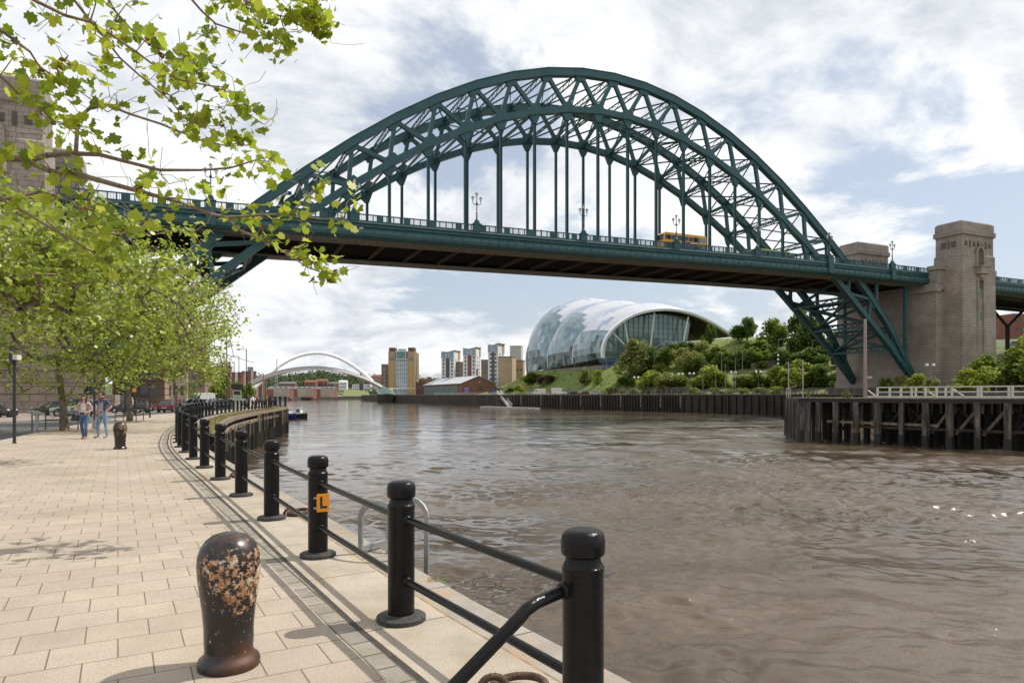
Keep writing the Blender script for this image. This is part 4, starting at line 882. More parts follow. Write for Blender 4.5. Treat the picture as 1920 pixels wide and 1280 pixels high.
for v in range(NV):
    hv = (v/NV*3) % 1.0
    for j in range(NT):
        fs.append((v*(NT+1)+j, v*(NT+1)+j+1, (v+1)*(NT+1)+j+1, (v+1)*(NT+1)+j)); u = j/NT; x = hr.random()
        glass_top = .21+.10*math.sin(hv*3.2)-.10*hv+.06*(v/NV)
        if u < .075: k = 3 if x < .3 else 2
        elif u < glass_top: k = 2 if x < .93 else (1 if x < .98 else 0)
        elif u < glass_top+.24 and .30 < hv < .90: k = 1 if x < .86 else 0
        elif u < .5: k = 1 if x < .07 else 0
        else: k = 1 if x < .03 else 0
        if v < 9 and .05 < u < .30: k = (2 if x < .75 else 3) if u < .14 else (1 if x < .16 else 0)
        mi.append(k)
mb = MB(); mb.v = [tuple(Vector(p)-ho) for p in vs]; mb.f = [list(f) for f in fs]; mb.m = mi; mb.s = [False]*len(fs)
LIN = M('hall_lining', (.16, .12, .095), (.20, .155, .12), scale=.3, rough=.8); sh = mb.build('shell_roof', [STEELW, STEELB, SGLASS, SGLASD, LIN, LIN, LIN, LIN], hall); sm_ = sh.modifiers.new('thickness', 'SOLIDIFY'); sm_.thickness = .5; sm_.offset = -1; sm_.material_offset = 4; sm_.material_offset_rim = 0
# rib lines between the panels
mb = MB()
for v in range(0, NV+1, 1):
    pts = [Vector(vs[v*(NT+1)+j])-ho for j in range(NT+1)]; 
    if v in (0, 11, 22, 33): mb.tube(pts, .32 if v else .1, 5)
mb.build('shell_rib', STEELW, hall)
# overhanging rim
front = [L0+AC*w+Vector((0, 0, z)) for w, z in fr2]
mb = MB(); mb.sweep([p-AX*.3-ho for p in front], 1.0, 2.0, up=AX); mb.build('roof_rim', M('rim_white', (.74, .74, .73), rough=.4), hall)
mb = MB(); c0 = ho
for a, b in zip(front, front[1:]):
    for t in (.0, .33, .66): p = a.lerp(b, t); mb.box(p-AX*1.0-ho+Vector((0, 0, -.1)), (.3, 1.0, .9))
mb.build('rim_bracket', M('rim_grey', (.42, .43, .43), rough=.5), hall)
# glazed end wall, set back below the rim
back = AX*5.0
gp = [(w, z-1.2) for w, z in fr2 if w < onplane(1308, 610, L0)[0]]; wend = onplane(1300, 640, L0)[0]
zfl = 15.5
poly = [L0+AC*(w+.9)+back+Vector((0, 0, z)) for w, z in gp]+[L0+AC*wend+back+Vector((0, 0, 25.5)), L0+AC*(wend-14)+back+Vector((0, 0, 24.4)), L0+AC*(wend-24)+back+Vector((0, 0, zfl)), L0+AC*2.2+back+Vector((0, 0, zfl))]
GLZ = M('end_wall_glass', (.12, .19, .18), (.20, .28, .265), scale=.06, rough=.07, metal=.25, spec=.8)
mb = MB(); mb.ext([p-ho for p in poly], AX*.3); mb.build('end_glazing', GLZ, hall)
def ztop_at(w): return float(np.interp(w, [a for a, b in gp], [b for a, b in gp]))
mb = MB(); wv = np.arange(3, wend, 2.5)
for w in wv:
    zb_ = zfl if w < wend-24 else lerp(zfl, 24.4, ss(wend-24, wend-14, w)); a = L0+AC*w+back*.96
    mb.beam(a+Vector((0, 0, zb_))-ho, a+Vector((0, 0, ztop_at(w)-.2))-ho, .14, .2)
for z in np.arange(zfl+2.2, 38, 2.3):
    ws = [w for w in np.arange(2, wend, .5) if ztop_at(w) > z and (z > 24.4 or w < wend-24+(z-zfl)*1.1)]
    if ws: mb.beam(L0+AC*ws[0]+back*.96+Vector((0, 0, z))-ho, L0+AC*ws[-1]+back*.96+Vector((0, 0, z))-ho, .14, .12)
mb.build('mullion_grid', M('mullion_grey', (.16, .19, .19), rough=.4), hall)
for xb, yb, xt, yt in ((1185, 668, 1172, 602), (1221, 661, 1229, 586), (1282, 648, 1293, 593), (1172, 645, 1149, 622)):
    wb_, zb_ = onplane(xb, yb, L0); wt_, zt_ = onplane(xt, yt, L0); MB().tube([L0+AC*wb_+AX*1+Vector((0, 0, zb_))-ho, L0+AC*wt_+AX*1+Vector((0, 0, zt_))-ho], .42, 8).build('raking_column', M('column_white', (.62, .63, .62), rough=.4), hall)
mb = MB(); mb.ext([p-ho for p in (L0+AC*(wend-26)+AX*2+Vector((0, 0, 13)), L0+AC*(wend+4)+AX*2+Vector((0, 0, 13)), L0+AC*(wend+4)+AX*2+Vector((0, 0, 24.0)), L0+AC*(wend-14)+AX*2+Vector((0, 0, 24.0)), L0+AC*(wend-26)+AX*2+Vector((0, 0, 17)))], AX*2); mb.build('stair_wall', M('stair_stone', (.19, .16, .145), (.24, .21, .19), scale=.3), hall)
mb = MB(); mb.beam(L0+AC*(wend-26)+AX*1.5+Vector((0, 0, 18.2))-ho, L0+AC*(wend-14)+AX*1.5+Vector((0, 0, 25.2))-ho, .3, .5); mb.beam(L0+AC*(wend-14)+AX*1.5+Vector((0, 0, 25.2))-ho, L0+AC*(wend+4)+AX*1.5+Vector((0, 0, 25.2))-ho, .3, .5); mb.build('handrail', STEELB, hall)
mb = MB(); mb.beam(L0+AC*1+AX*1+Vector((0, 0, zfl-.3))-ho, L0+AC*(wend-24)+AX*1+Vector((0, 0, zfl-.3))-ho, .5, 1.8); mb.build('blue_panel', M('blue_panel', (.03, .04, .22), rough=.5), hall)
mb = MB(); mb.ext([L0+Vector((0, 0, 8))-ho, L0+AC*70+Vector((0, 0, 8))-ho, L1+AC*66+Vector((0, 0, 8))-ho, L1+Vector((0, 0, 8))-ho], (0, 0, 6.5)); 
mb.v = [(a*.985, b, c) for a, b, c in mb.v]; mb.build('podium', M('podium_stone', (.20, .17, .14), (.14, .12, .10), scale=.3), hall)

# ---- bushes and trees on the bank
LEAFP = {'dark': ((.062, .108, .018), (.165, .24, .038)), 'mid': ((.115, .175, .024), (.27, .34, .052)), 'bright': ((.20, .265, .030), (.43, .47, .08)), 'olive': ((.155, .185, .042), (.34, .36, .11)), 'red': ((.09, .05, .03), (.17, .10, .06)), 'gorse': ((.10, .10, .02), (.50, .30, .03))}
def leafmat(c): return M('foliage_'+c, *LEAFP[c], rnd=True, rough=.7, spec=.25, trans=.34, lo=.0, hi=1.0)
BARK = M('bark', (.13, .10, .075), (.07, .055, .04), scale=6, rough=.95, bump=.6, stretch=(1, 1, .4))
def crown_pts(r, n, sx, sz, lumps):
    out = []
    ls = [(r.uniform(-.62, .62)*sx, r.uniform(-.62, .62)*sx, r.uniform(.08, .80)*sz, r.uniform(.22, .40)) for _ in range(lumps)]+[(0, 0, .45*sz, .5), (0, 0, .8*sz, .28)]
    for _ in range(n):
        a = ls[int(r.integers(len(ls)))]; d = r.normal(size=3); d /= np.linalg.norm(d); rad = a[3]*(r.uniform(.0, 1.0)**.45)
        p = (a[0]+d[0]*rad*sx, a[1]+d[1]*rad*sx, a[2]+d[2]*rad*sz*.8)
        out.append((p[0], p[1], max(p[2], .02*sz)))
    return out
PROTO = {}
def bush_proto(c, tree, var):
    key = (c, tree, var)
    if key not in PROTO:
        r = np.random.default_rng(len(c)*7+ord(c[0])+var*31+(500 if tree else 0)); pts = crown_pts(r, 3000 if not tree else 3400, .5, 1.0, 11)
        if tree: pts = [(x, y, .10+z*.90) for x, y, z in pts]
        cm_ = leaf_mesh('crown', pts, .075, leafmat(c), LEAF4, seed=var, normal_up=.35)
        tb = MB(); tb.tube([(0, 0, -.08), (.01, 0, .2), (.02, .01, .55)], [.035, .027, .012], 6)
        for k in range(5):
            a = k*1.3; tb.tube([(.01, 0, .15+.05*k), (.16*math.cos(a), .16*math.sin(a), .4+.05*k), (.27*math.cos(a), .27*math.sin(a), .55+.06*k)], [.016, .01, .005], 5)
        PROTO[key] = (cm_, tb.mesh('trunk', BARK))
    return PROTO[key]
nb = 0
def bush(px, yb, yt, w, c, label, tree=False, group=None, at=None, cat=None, y0=90):
    global nb
    g = at or hit(px, yb, y0=y0); H = (yb-yt)/F*g.y*1.08; Wd = w/F*g.y*(1.32 if tree else 1.6); cm_, tb = bush_proto(c, tree, nb % 3)
    t = thing('tree' if tree else 'bush', label, cat or ('tree' if tree else 'bush'), g, nb*1.7, group); nb += 1
    link('crown', cm_, t, scale=(Wd, Wd, H)); link('trunk', tb, t, scale=(Wd*.7, Wd*.7, H)); return t
GB = 'bushes and trees on the far river bank'
for b in [
 (1188, 710, 642, 62, 'olive', 'tall pale green tree in front of the glazed hall, tallest on the slope', True),
 (997, 721, 701, 34, 'mid', 'round green bush at the foot of the lawn below the hall, beside the reddish one', False),
 (1026, 721, 705, 28, 'red', 'reddish brown bush at the foot of the lawn below the hall', False),
 (1096, 723, 692, 32, 'olive', 'thin pale olive tree standing by the palisade fence below the hall', True),
 (1121, 723, 697, 17, 'bright', 'narrow bright green sapling by the palisade fence', True),
 (1174, 732, 702, 28, 'dark', 'dark rounded bush at the bottom of the slope under the tallest tree', False),
 (1222, 735, 697, 46, 'bright', 'big bright bush, left of the group above the river wall', False),
 (1250, 737, 701, 46, 'olive', 'big olive bush in the middle of the group above the river wall', False),
 (1279, 735, 706, 40, 'mid', 'big mid green bush, right of the group above the river wall', False),
 (1241, 701, 684, 23, 'bright', 'small round yellow green shrub halfway up the slope', False),
 (1225, 692, 655, 36, 'dark', 'dark shrub just right of the tallest tree, under the hall', False),
 (1249, 690, 656, 34, 'dark', 'dark shrub under the stair wall of the hall', False),
 (1262, 674, 646, 30, 'dark', 'dark leafy shrub level with the hall stair, left of a pale one', False),
 (1277, 692, 655, 32, 'olive', 'pale olive shrub on the slope below the hall stair', False),
 (1293, 666, 643, 38, 'dark', 'low dark bush at the right foot of the hall', False),
 (1321, 682, 642, 36, 'olive', 'olive bush on the slope right of the hall', False),
 (1328, 650, 612, 20, 'dark', 'upright dark tree under the tail of the hall roof', True),
 (1401, 642, 598, 54, 'dark', 'round dark tree alone on the skyline right of the hall', True),
 (1453, 657, 602, 54, 'mid', 'green tree on the skyline left of the arch foot', True),
 (1500, 670, 585, 64, 'dark', 'tall dark tree close behind the sloping arch leg', True),
 (1342, 682, 650, 36, 'mid', 'mid green shrub at the left end of the hedge bank', False),
 (1362, 692, 662, 36, 'mid', 'second shrub along the hedge bank', False),
 (1387, 692, 660, 38, 'dark', 'darker shrub in the middle of the hedge bank', False),
 (1412, 690, 661, 38, 'mid', 'rounded shrub right of the middle of the hedge bank', False),
 (1437, 688, 659, 38, 'mid', 'shrub near the right end of the hedge bank', False),
 (1462, 688, 660, 38, 'dark', 'last shrub of the hedge bank, below the skyline tree', False),
 (1300, 704, 664, 38, 'olive', 'straggling olive scrub on the rough grass bank', False),
 (1309, 706, 671, 32, 'dark', 'dark scrub on the rough grass bank', False),
 (1324, 727, 691, 48, 'bright', 'big light green bush behind the steel poles', False),
 (1358, 727, 703, 34, 'bright', 'lower light green bush right of the poles', False),
 (1386, 727, 705, 36, 'olive', 'low olive bush left of the twin globe lamp', False),
 (1418, 728, 696, 42, 'mid', 'leafy bush above the wall, left of three under the arch leg', False),
 (1457, 728, 689, 50, 'mid', 'leafy bush above the wall, middle of three under the arch leg', False),
 (1496, 727, 678, 54, 'bright', 'tall leafy bush above the wall beside the arch leg', False),
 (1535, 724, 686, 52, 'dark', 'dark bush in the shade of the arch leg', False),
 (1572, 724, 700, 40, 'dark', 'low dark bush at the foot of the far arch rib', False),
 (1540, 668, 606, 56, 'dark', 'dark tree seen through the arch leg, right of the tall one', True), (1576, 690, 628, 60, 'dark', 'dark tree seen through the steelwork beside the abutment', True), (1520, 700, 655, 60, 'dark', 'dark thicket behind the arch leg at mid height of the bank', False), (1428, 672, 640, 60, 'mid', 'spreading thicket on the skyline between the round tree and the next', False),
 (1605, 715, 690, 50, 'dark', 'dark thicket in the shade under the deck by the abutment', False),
 (955, 714, 701, 16, 'dark', 'small dark bush on the bright lawn left of the hall', False),
 (973, 707, 689, 20, 'bright', 'bright bush at the left corner of the hall', False),
 (1281, 736, 722, 20, 'gorse', 'orange flowering bush above the river wall', False),
]: bush(*b[:5], b[5], b[6], GB)
for i, (x, w, t) in enumerate([(1147, 16, 727), (1186, 16, 729), (1168, 14, 731), (1303, 22, 728), (1342, 22, 727), (1398, 20, 728), (1425, 22, 727), (1368, 16, 731), (1212, 20, 728), (1450, 26, 726)]):
    bush(x, 739, t, w, 'bright' if i % 2 else 'olive', 'low weedy clump growing along the top of the far river wall', False, 'weed clumps along the far wall', cat='weeds')
for b in [(1668, 726, 709, 30, 'mid', 'low bush at the foot of the abutment, first from the mast', 150), (1693, 726, 705, 24, 'olive', 'pale bush at the foot of the abutment', 145), (1718, 727, 704, 36, 'bright', 'bright bush at the foot of the near arch leg', 140), (1743, 727, 710, 28, 'olive', 'yellowish bush just right of the near arch leg', 140),
          (1812, 727, 693, 64, 'bright', 'bright wide bush in front of the right stone tower', 138), (1852, 726, 668, 70, 'mid', 'tall leafy bush beside the right stone tower', 143), (1900, 726, 658, 84, 'mid', 'big leafy bush at the right edge below the viaduct', 140), (1925, 706, 628, 60, 'bright', 'bright tree crown cut by the right edge of the picture', 146)]:
    c = P(b[0], b[1], b[6]); c.z = max(th(c.x, c.y)-.1, .5)
    yb_ = HY-(c.z-EYE)*F/c.y; bush(b[0], yb_, b[2], b[3], b[4], b[5], False, GB, at=c)
# rough grass blades clothing the bank
r2 = np.random.default_rng(3); gp_ = []
for _ in range(9000):
    i = int(r2.integers(len(stn)-1)); p, n = stn[i]
    if not (150 < p.y < 330): continue
    q = r2.uniform(14, 75); v = p+n*q+Vector((r2.normal()*4, r2.normal()*4, 0)); gp_.append((v.x, v.y, th(v.x, v.y)+.2))
struct(link('bank_grass', leaf_mesh('bank_grass', gp_, .9, M('bank_grass_mix', (.10, .145, .03), (.25, .27, .08), rnd=True, rough=.95), LEAF4, seed=2, normal_up=.8)), 'stuff')
# ---------------------------------------------------------------- far buildings
WIN = M('window_dark', (.035, .045, .055), (.09, .11, .13), rnd=True, rough=.12, spec=.7)
WINB = M('window_sky', (.10, .16, .19), (.22, .30, .33), rnd=True, rough=.12, metal=.2, spec=.7)
RENDW = M('white_render', (.74, .73, .71), (.64, .63, .61), scale=.12, rough=.85)
CREAM = M('cream_render', (.58, .50, .39), (.50, .42, .33), scale=.15, rough=.85)
SLATE = M('slate_roof', (.13, .13, .14), (.19, .19, .20), scale=.4, rough=.8)
TILER = M('red_tile_roof', (.28, .11, .07), (.22, .09, .06), scale=.5, rough=.85)
DGREY = M('dark_grey_cladding', (.06, .062, .07), (.09, .09, .10), scale=.3, rough=.5)
_wm = {}
def win_me(w, h, mat):
    k = (round(w, 2), round(h, 2), mat.name)
    if k not in _wm: _wm[k] = MB().bb(-w/2, w/2, -.07, .07, -h/2, h/2).mesh('window', mat)
    return _wm[k]
def facade(t, x0, x1, z0, z1, cols, rows, ww, wh, mat=WIN, y=0.0, side=None):
    """windows on the face y = const (side None), or on x = const (side = x value, x0..x1 running along y)"""
    me = win_me(ww, wh, mat)
    for i in range(cols):
        for j in range(rows):
            a = lerp(x0, x1, (i+.5)/cols); z = lerp(z0, z1, (j+.5)/rows)
            if side is None: link('window', me, t, (a, y-.02, z))
            else: link('window', me, t, (side, a, z), rz=R(90))
def bld(name, label, cat, px0, px1, ytop, Y, dep, rot, mat, z0=None, group=None):
    """a box building whose front lower edge is centred on the sight lines px0..px1 at depth Y"""
    c = P((px0+px1)/2, HY, Y); w = (px1-px0)/F*Y/max(.3, math.cos(rot)); z0 = (QZ if px0 > 640 else 0) if z0 is None else z0
    h = EYE+(HY-ytop)/F*Y-z0; t = thing(name, label, cat, (c.x, c.y, z0), rot, group)
    MB().bb(-w/2, w/2, 0, dep, -2, h).build('wall', mat, t); return t, w, h

# apartment towers on the far quay
def apartment(label, px0, px1, ytop, Y, rot, flip):
    t, w, h = bld('apartment_tower', label, 'apartment tower', px0, px1, ytop+4, Y, 9, rot, RENDW, group='pale apartment towers on the far quay')
    facade(t, -w/2+.6, -w/2+2.6, 1, h-4.5, 1, 10, 1.2, 1.5); facade(t, w/2-2.6, w/2-.6, 1, h-4.5, 1, 10, 1.2, 1.5)
    facade(t, .6, 8.4, 1, h-4.5, 2, 10, 1.0, 1.4, side=w/2+.0); facade(t, .6, 8.4, 1, h-4.5, 2, 10, 1.0, 1.4, side=-w/2)
    MB().bb(-w*.14, w*.14, -.25, .1, 0, h-4.4).build('stair_strip', DGREY if not flip else M('dark_red_balcony', (.17, .07, .06), rough=.7), t)
    MB().bb(-w/2+.2, w/2-.2, -.3, .3, h-4.2, h-.6).build('penthouse_glazing', WINB, t)
    for x in (-w/2+.1, -w*.12, w*.12, w/2-.1): MB().bb(x-.18, x+.18, -.4, -.05, h-4.2, h-.4).build('penthouse_post', RENDW, t)
    mb = MB(); s = -1 if flip else 1
    mb.ext([(-w/2-.8, -.9, h+.2), (0, -.9, h-.5), (w/2+.8, -.9, h+.7), (w/2+.8, -.9, h+1.0), (0, -.9, h-.1), (-w/2-.8, -.9, h+.5)], (0, 10.6, 0)); mb.build('butterfly_roof', RENDW, t)
    mb = MB(); mb.bb(w/2-.05, w/2+.12, 5.6, 8.9, h-4.8, h+.3); mb.build('brown_panel', M('ochre_cladding', (.46, .30, .17), (.40, .26, .15), scale=.3), t)
apartment('left white apartment tower of the row, standing beyond the brick shed', 827, 852, 655, 445, R(-22), False)
apartment('middle white apartment tower with a dark red centre strip', 868, 893, 649, 430, R(-16), True)
apartment('right and tallest white apartment tower beside the tan block', 915, 934, 642, 405, R(-24), False)
for lab, a in {'brown block low between the left and middle white towers': (852, 868, 679, 446, 10, R(-10), BROWNB, 3, 6), 'brown block low between the middle and right white towers': (902, 917, 675, 425, 9, R(-10), BROWNB, 3, 7), 'plain tan brick block right of the tallest white tower': (934, 960, 669, 398, 12, R(-12), TANB, 0, 0),
               'grey panelled block at the left edge of the glass hall': (956, 977, 649, 440, 10, R(-8), M('grey_panels', (.50, .48, .45), (.44, .42, .40), scale=.3), 0, 0), 'low tan block tucked below the grey panelled block': (960, 981, 676, 415, 9, R(-8), TANB, 3, 2)}.items():
    t, w, h = bld('apartment_block', lab, 'apartment block', *a[:3], a[3], a[4], a[5], a[6])
    if a[7]: facade(t, -w/2+.3, w/2-.3, .8, h-.8, a[7], a[8], 1.0, 1.3)
    MB().bb(-w/2-.15, w/2+.15, -.2, a[4]+.2, h, h+.35).build('parapet', DGREY, t)

# flour mill turned gallery
t, w, h = bld('mill_building', 'tall brick mill with glass centre, twin dark topped towers and yellow banners', 'mill building', 728, 778, 660, 540, 16, R(-4), BROWNB)
YB = M('banner_yellow', (.50, .40, .06), (.40, .36, .08), scale=.4); PK = M('banner_pink', (.55, .16, .10), rough=.8)
for s in (-1, 1):
    x = s*(w/2-2.9); mb = MB(); mb.bb(x-2.9, x+2.9, -.6, 8, -1, h+.6); mb.bb(x-2.7, x+2.7, -.8, 8, h-3.6, h-3.1); mb.build('corner_tower', M('mill_brick', (.40, .285, .19), (.35, .245, .165), scale=.2), t)
    MB().bb(x-2.4, x+2.4, -.4, 7, h+.6, h+3.6).build('tower_cap', M('dark_red_cap', (.13, .045, .04), rough=.6), t)
    bn = MB().bb(x-1.0, x+1.0, -.75, -.6, 1.5, h-8).build('banner', YB, t); z = h-9.5
    while z > 3: MB().bb(x-.42, x+.42, -.8, -.74, z-1.0, z).bb(x-.15, x+.15, -.805, -.73, z-.7, z-.3, 1).build('letter', [PK, YB], bn); z -= 1.9
    facade(t, x-1.8, x+1.8, h-6.8, h-4.2, 3, 1, .5, 2.0, y=-.62)
gw = MB().bb(-w/2+6.1, w/2-6.1, -.25, .3, 0, h-5).build('glass_wall', WINB, t); mb = MB()
for i in range(7): x = lerp(-w/2+6.1, w/2-6.1, i/6); mb.bb(x-.14, x+.14, -.4, -.2, 0, h-5)
for j in range(9): z = lerp(1.5, h-5.5, j/8); mb.bb(-w/2+6.1, w/2-6.1, -.38, -.22, z-.16, z+.16)
mb.build('mullion_grid', RENDW, gw)
cb = MB().bb(-w*.16, w*.16, -1.2, 4, h-5.2, h+.6).build('viewing_box', M('teal_glass', (.05, .17, .17), (.09, .24, .23), scale=.5, rough=.15, spec=.7), t); mb = MB()
for z in (h-5.4, h+.6): mb.bb(-w*.18, w*.18, -1.4, 4, z-.25, z+.25)
for x in (-w*.17, w*.17): mb.bb(x-.2, x+.2, -1.4, 4, h-5.4, h+.6)
mb.build('box_frame', RENDW, cb); MB().bb(-w*.14, w*.14, 0, 4, h+.9, h+2.6).build('roof_box', M('pale_teal', (.25, .42, .38), rough=.5), t)
t, w, h = bld('mill_annex', 'lower brick annex on the left of the mill building', 'mill annex', 715, 728.5, 684, 546, 10, R(-4), BROWNB); facade(t, -w/2+1.4, w/2-2.5, 1, h-2, 1, 7, 1.6, 1.6, WINB); MB().bb(-w/2-.1, w/2+.1, -.1, 9, h, h+.8).build('parapet', M('pale_teal', (.25, .42, .38), rough=.5), t)
# brick shed
gd, sd = Vector((.92, .39, 0)), Vector((-29.8, 70, 0)).normalized(); gl = Vector((-28.2, 380, QZ))
shed = thing('brick_shed', 'long red brick boat shed with a pale ridged roof and gable end', 'shed', gl); wg, lg = 20.4, 76; ze, za = 6.4, 10.5
mb = MB(); mb.ext([Vector((0, 0, -1)), gd*wg+Vector((0, 0, -1)), gd*wg+Vector((0, 0, ze)), gd*wg/2+Vector((0, 0, za)), Vector((0, 0, ze))], sd*lg); mb.build('wall', REDB, shed)
mb = MB()
for a, b in ((Vector((0, 0, ze+.1))-gd*.6-Vector((0, 0, .25)), gd*wg/2+Vector((0, 0, za+.12))), (gd*(wg+.6)+Vector((0, 0, ze-.15)), gd*wg/2+Vector((0, 0, za+.12)))): mb.ext([a-sd*.4, b-sd*.4, b-sd*.4+Vector((0, 0, .3)), a-sd*.4+Vector((0, 0, .3))], sd*(lg+.8))
mb.build('roof', M('pale_sheet_roof', (.50, .51, .53), (.42, .43, .45), scale=.3, rough=.5), shed)
gl2 = MB(); gl2.ext([-gd*.15+sd*6, -gd*.15+sd*(lg-2), -gd*.15+sd*(lg-2)+Vector((0, 0, ze-1.2)), -gd*.15+sd*6+Vector((0, 0, ze-1.2))], gd*.1); g_ = gl2.build('side_glazing', M('shed_glass', (.10, .14, .14), (.16, .21, .20), scale=.2, rough=.2), shed)
mb = MB()
for k in range(20): p = -gd*.2+sd*(6+k*3.55); mb.beam(p, p+Vector((0, 0, ze-1.1)), .35, .3)
mb.build('glazing_post', M('teal_post', (.07, .14, .15), rough=.6), g_)
PUR = M('purple_sign', (.10, .055, .36), rough=.5)
s_ = MB(); s_.ext([gd*1.2-sd*.1+Vector((0, 0, 1.2)), gd*5.2-sd*.1+Vector((0, 0, 1.2)), gd*5.2-sd*.1+Vector((0, 0, 4.4)), gd*1.2-sd*.1+Vector((0, 0, 4.4))], -sd*.12); s1 = s_.build('sign_board', PUR, shed)
mb = MB()
for k in range(4): mb.beam(gd*1.7-sd*.3+Vector((0, 0, 1.7+.75*k)), gd*(4.6-.5*(k % 2))-sd*.3+Vector((0, 0, 1.7+.75*k)), .06, .22)
mb.build('lettering', RENDW, s1)
mb = MB(); mb.ball(gd*wg*.52-sd*.15+Vector((0, 0, 7.0)), (.9, .3, .9), 0, 8, 5); mb.beam(gd*wg*.40-sd*.2+Vector((0, 0, 5.6)), gd*wg*.64-sd*.2+Vector((0, 0, 5.6)), .2, .4); mb.build('gable_emblem', M('emblem_gold_grey', (.30, .24, .14), (.16, .15, .15), scale=2), shed)
MB().ext([gd*10.2-sd*.08+Vector((0, 0, 3)), gd*12.6-sd*.08+Vector((0, 0, 3)), gd*12.6-sd*.08+Vector((0, 0, 4.3)), gd*10.2-sd*.08+Vector((0, 0, 4.3))], -sd*.08).build('window', WIN, shed)
t, w, h = bld('low_shed', 'low dark flat roofed shed beside the brick boat shed', 'shed', 915, 968, 727, 365, 8, R(-16), DGREY); MB().bb(w*-.36, -.22*w, -.25, -.1, .3, 2.9).build('sign_board', PUR, t)
t, w, h = bld('low_building', 'low dark red pavilion right of the mill', 'pavilion', 779, 800, 716, 500, 8, R(-8), M('maroon_wall', (.13, .05, .05), (.1, .04, .045), scale=.3)); facade(t, -w/2+.5, w/2-.5, 4, 8, 3, 1, 1.4, 1.2)
t, w, h = bld('low_building', 'low brick building above the white footbridge landing', 'pavilion', 790, 818, 712, 520, 8, R(-8), REDB); facade(t, -w/2+.5, w/2-.5, 6, 10, 4, 1, 1.6, 1.4)
cv = thing('entrance_canopy', 'thin white curved canopy in front of the mill', 'canopy', P(756, HY, 505)); mb = MB(); mb.sweep([(x, 0, 4.4+.9*(1-(x/17)**2)) for x in np.linspace(-17, 17, 12)], 4, .5); mb.build('canopy_roof', RENDW, cv)
for x in (-13, 0, 13): MB().tube([(x, 0, .2), (x, 0, 4.9)], .22, 6).build('canopy_post', RENDW, cv)

# ---------------------------------------------------------------- tilting white footbridge
WST = M('footbridge_white', (.88, .88, .88), (.84, .84, .85), scale=.1, rough=.4)
FL, FR = P(464, HY, 478), P(717, HY, 500)
fb = thing('footbridge', 'slender white arched footbridge with its curved deck tilted up', 'footbridge', (FL.x, FL.y, WZ)); fo = Vector((FL.x, FL.y, WZ))
def fbp(pts, dy=0):
    out = []
    for px, py in pts: 
        t = (px-464)/(717-464); Y = lerp(478, 500, t)+dy*math.sin(math.pi*max(0, min(1, t))); out.append(P(px, py, Y)-fo)
    return out
def spl(p, n):
    p = np.array(p, float); d = np.r_[0, np.cumsum(np.hypot(*np.diff(p, axis=0).T))]; u = np.linspace(0, d[-1], n)
    q = np.c_[np.interp(u, d, p[:, 0]), np.interp(u, d, p[:, 1])]
    for _ in range(6): q[1:-1] = .25*q[:-2]+.5*q[1:-1]+.25*q[2:]
    return [tuple(x) for x in q]
ap = spl([(462, 744), (480, 722), (498, 707), (522, 685), (553, 668), (575, 662), (595, 660), (619, 663), (651, 677), (684, 701), (706, 723), (716, 742)], 34)
dp = spl([(443, 738), (462, 726), (483, 713), (520, 700), (553, 693), (597, 690), (640, 695), (684, 709), (717, 727), (740, 738)], 34)
mb = MB(); ar_ = fbp(ap, 14); mb.tube(ar_, [lerp(1.8, 1.15, math.sin(math.pi*i/33)) for i in range(34)], 8); mb.build('arch', WST, fb)
mb = MB(); dk_ = fbp(dp, -22); mb.sweep(dk_, 5.5, 1.5); mb.build('deck', WST, fb)
mb = MB(); mb.sweep([p+Vector((0, -3.2, 1.0)) for p in dk_], .2, 1.6); mb.build('deck_screen', M('screen_grey', (.45, .46, .47), rough=.5), fb)
for i in range(5, 30, 2): MB().tube([ar_[i], dk_[i]], .06, 4).build('cable', WST, fb)
pr = thing('bridge_pier', 'stone river pier under the right end of the white footbridge', 'pier', P(722, HY, 492)); o = P(722, HY, 492)
MB().ext([P(708, 754, 484)-o, P(737, 754, 488)-o, P(739, 754, 505)-o, P(708, 754, 500)-o], (0, 0, 5.6)).build('pier_wall', GQW, pr); MB().bb(-4, 5, -2, 3, 1.3, 4.6).build('plant_room', M('pale_green_glass', (.30, .50, .44), (.4, .6, .53), scale=.4, rough=.3), pr)
pr = thing('bridge_pier', 'stone landing under the left end of the white footbridge', 'pier', P(458, HY, 482)); MB().bb(-6, 5, -8, 6, -6, 1.0).build('pier_wall', GQW, pr)

# ---------------------------------------------------------------- hills, woods and houses at the river bend
hm = MB(); xs_ = np.linspace(-900, 420, 45); ys_ = np.linspace(880, 1600, 16); vs = []
def hz(x, y):
    u = CX+x/y*F; crest = np.interp(u, [200, 430, 500, 560, 600, 625, 650, 690, 720, 800, 850, 960, 1500], [20, 30, 33, 40, 43, 37, 33, 27, 18, 24, 27, 16, 16])
    return 1+(crest/F*1150)*ss(880, 1180, y)+6*math.sin(x*.021)*ss(900, 1100, y)
for y in ys_:
    for x in xs_: vs.append((x, y, hz(x, y)))
n_ = len(xs_); hm.add(vs, [(a*n_+b, a*n_+b+1, (a+1)*n_+b+1, (a+1)*n_+b) for a in range(len(ys_)-1) for b in range(n_-1)], 0, True)
struct(hm.build('hills', M('hill_green', (.05, .08, .022), (.09, .11, .04), scale=.02, rough=.95)))
gd_ = MB(); gd_.add([(-1500, 300, -.6), (-260, 300, -.6), (-250, 640, -.6), (-255, 760, -.6), (-215, 855, -.6), (-70, 1010, -.6), (-70, 1010, .4), (-1500, 1010, .4)], [(0, 1, 2, 3, 4, 5, 6, 7)]); struct(gd_.build('ground', M('bank_ground', (.15, .15, .07), (.22, .19, .13), scale=.03, rough=.95)))
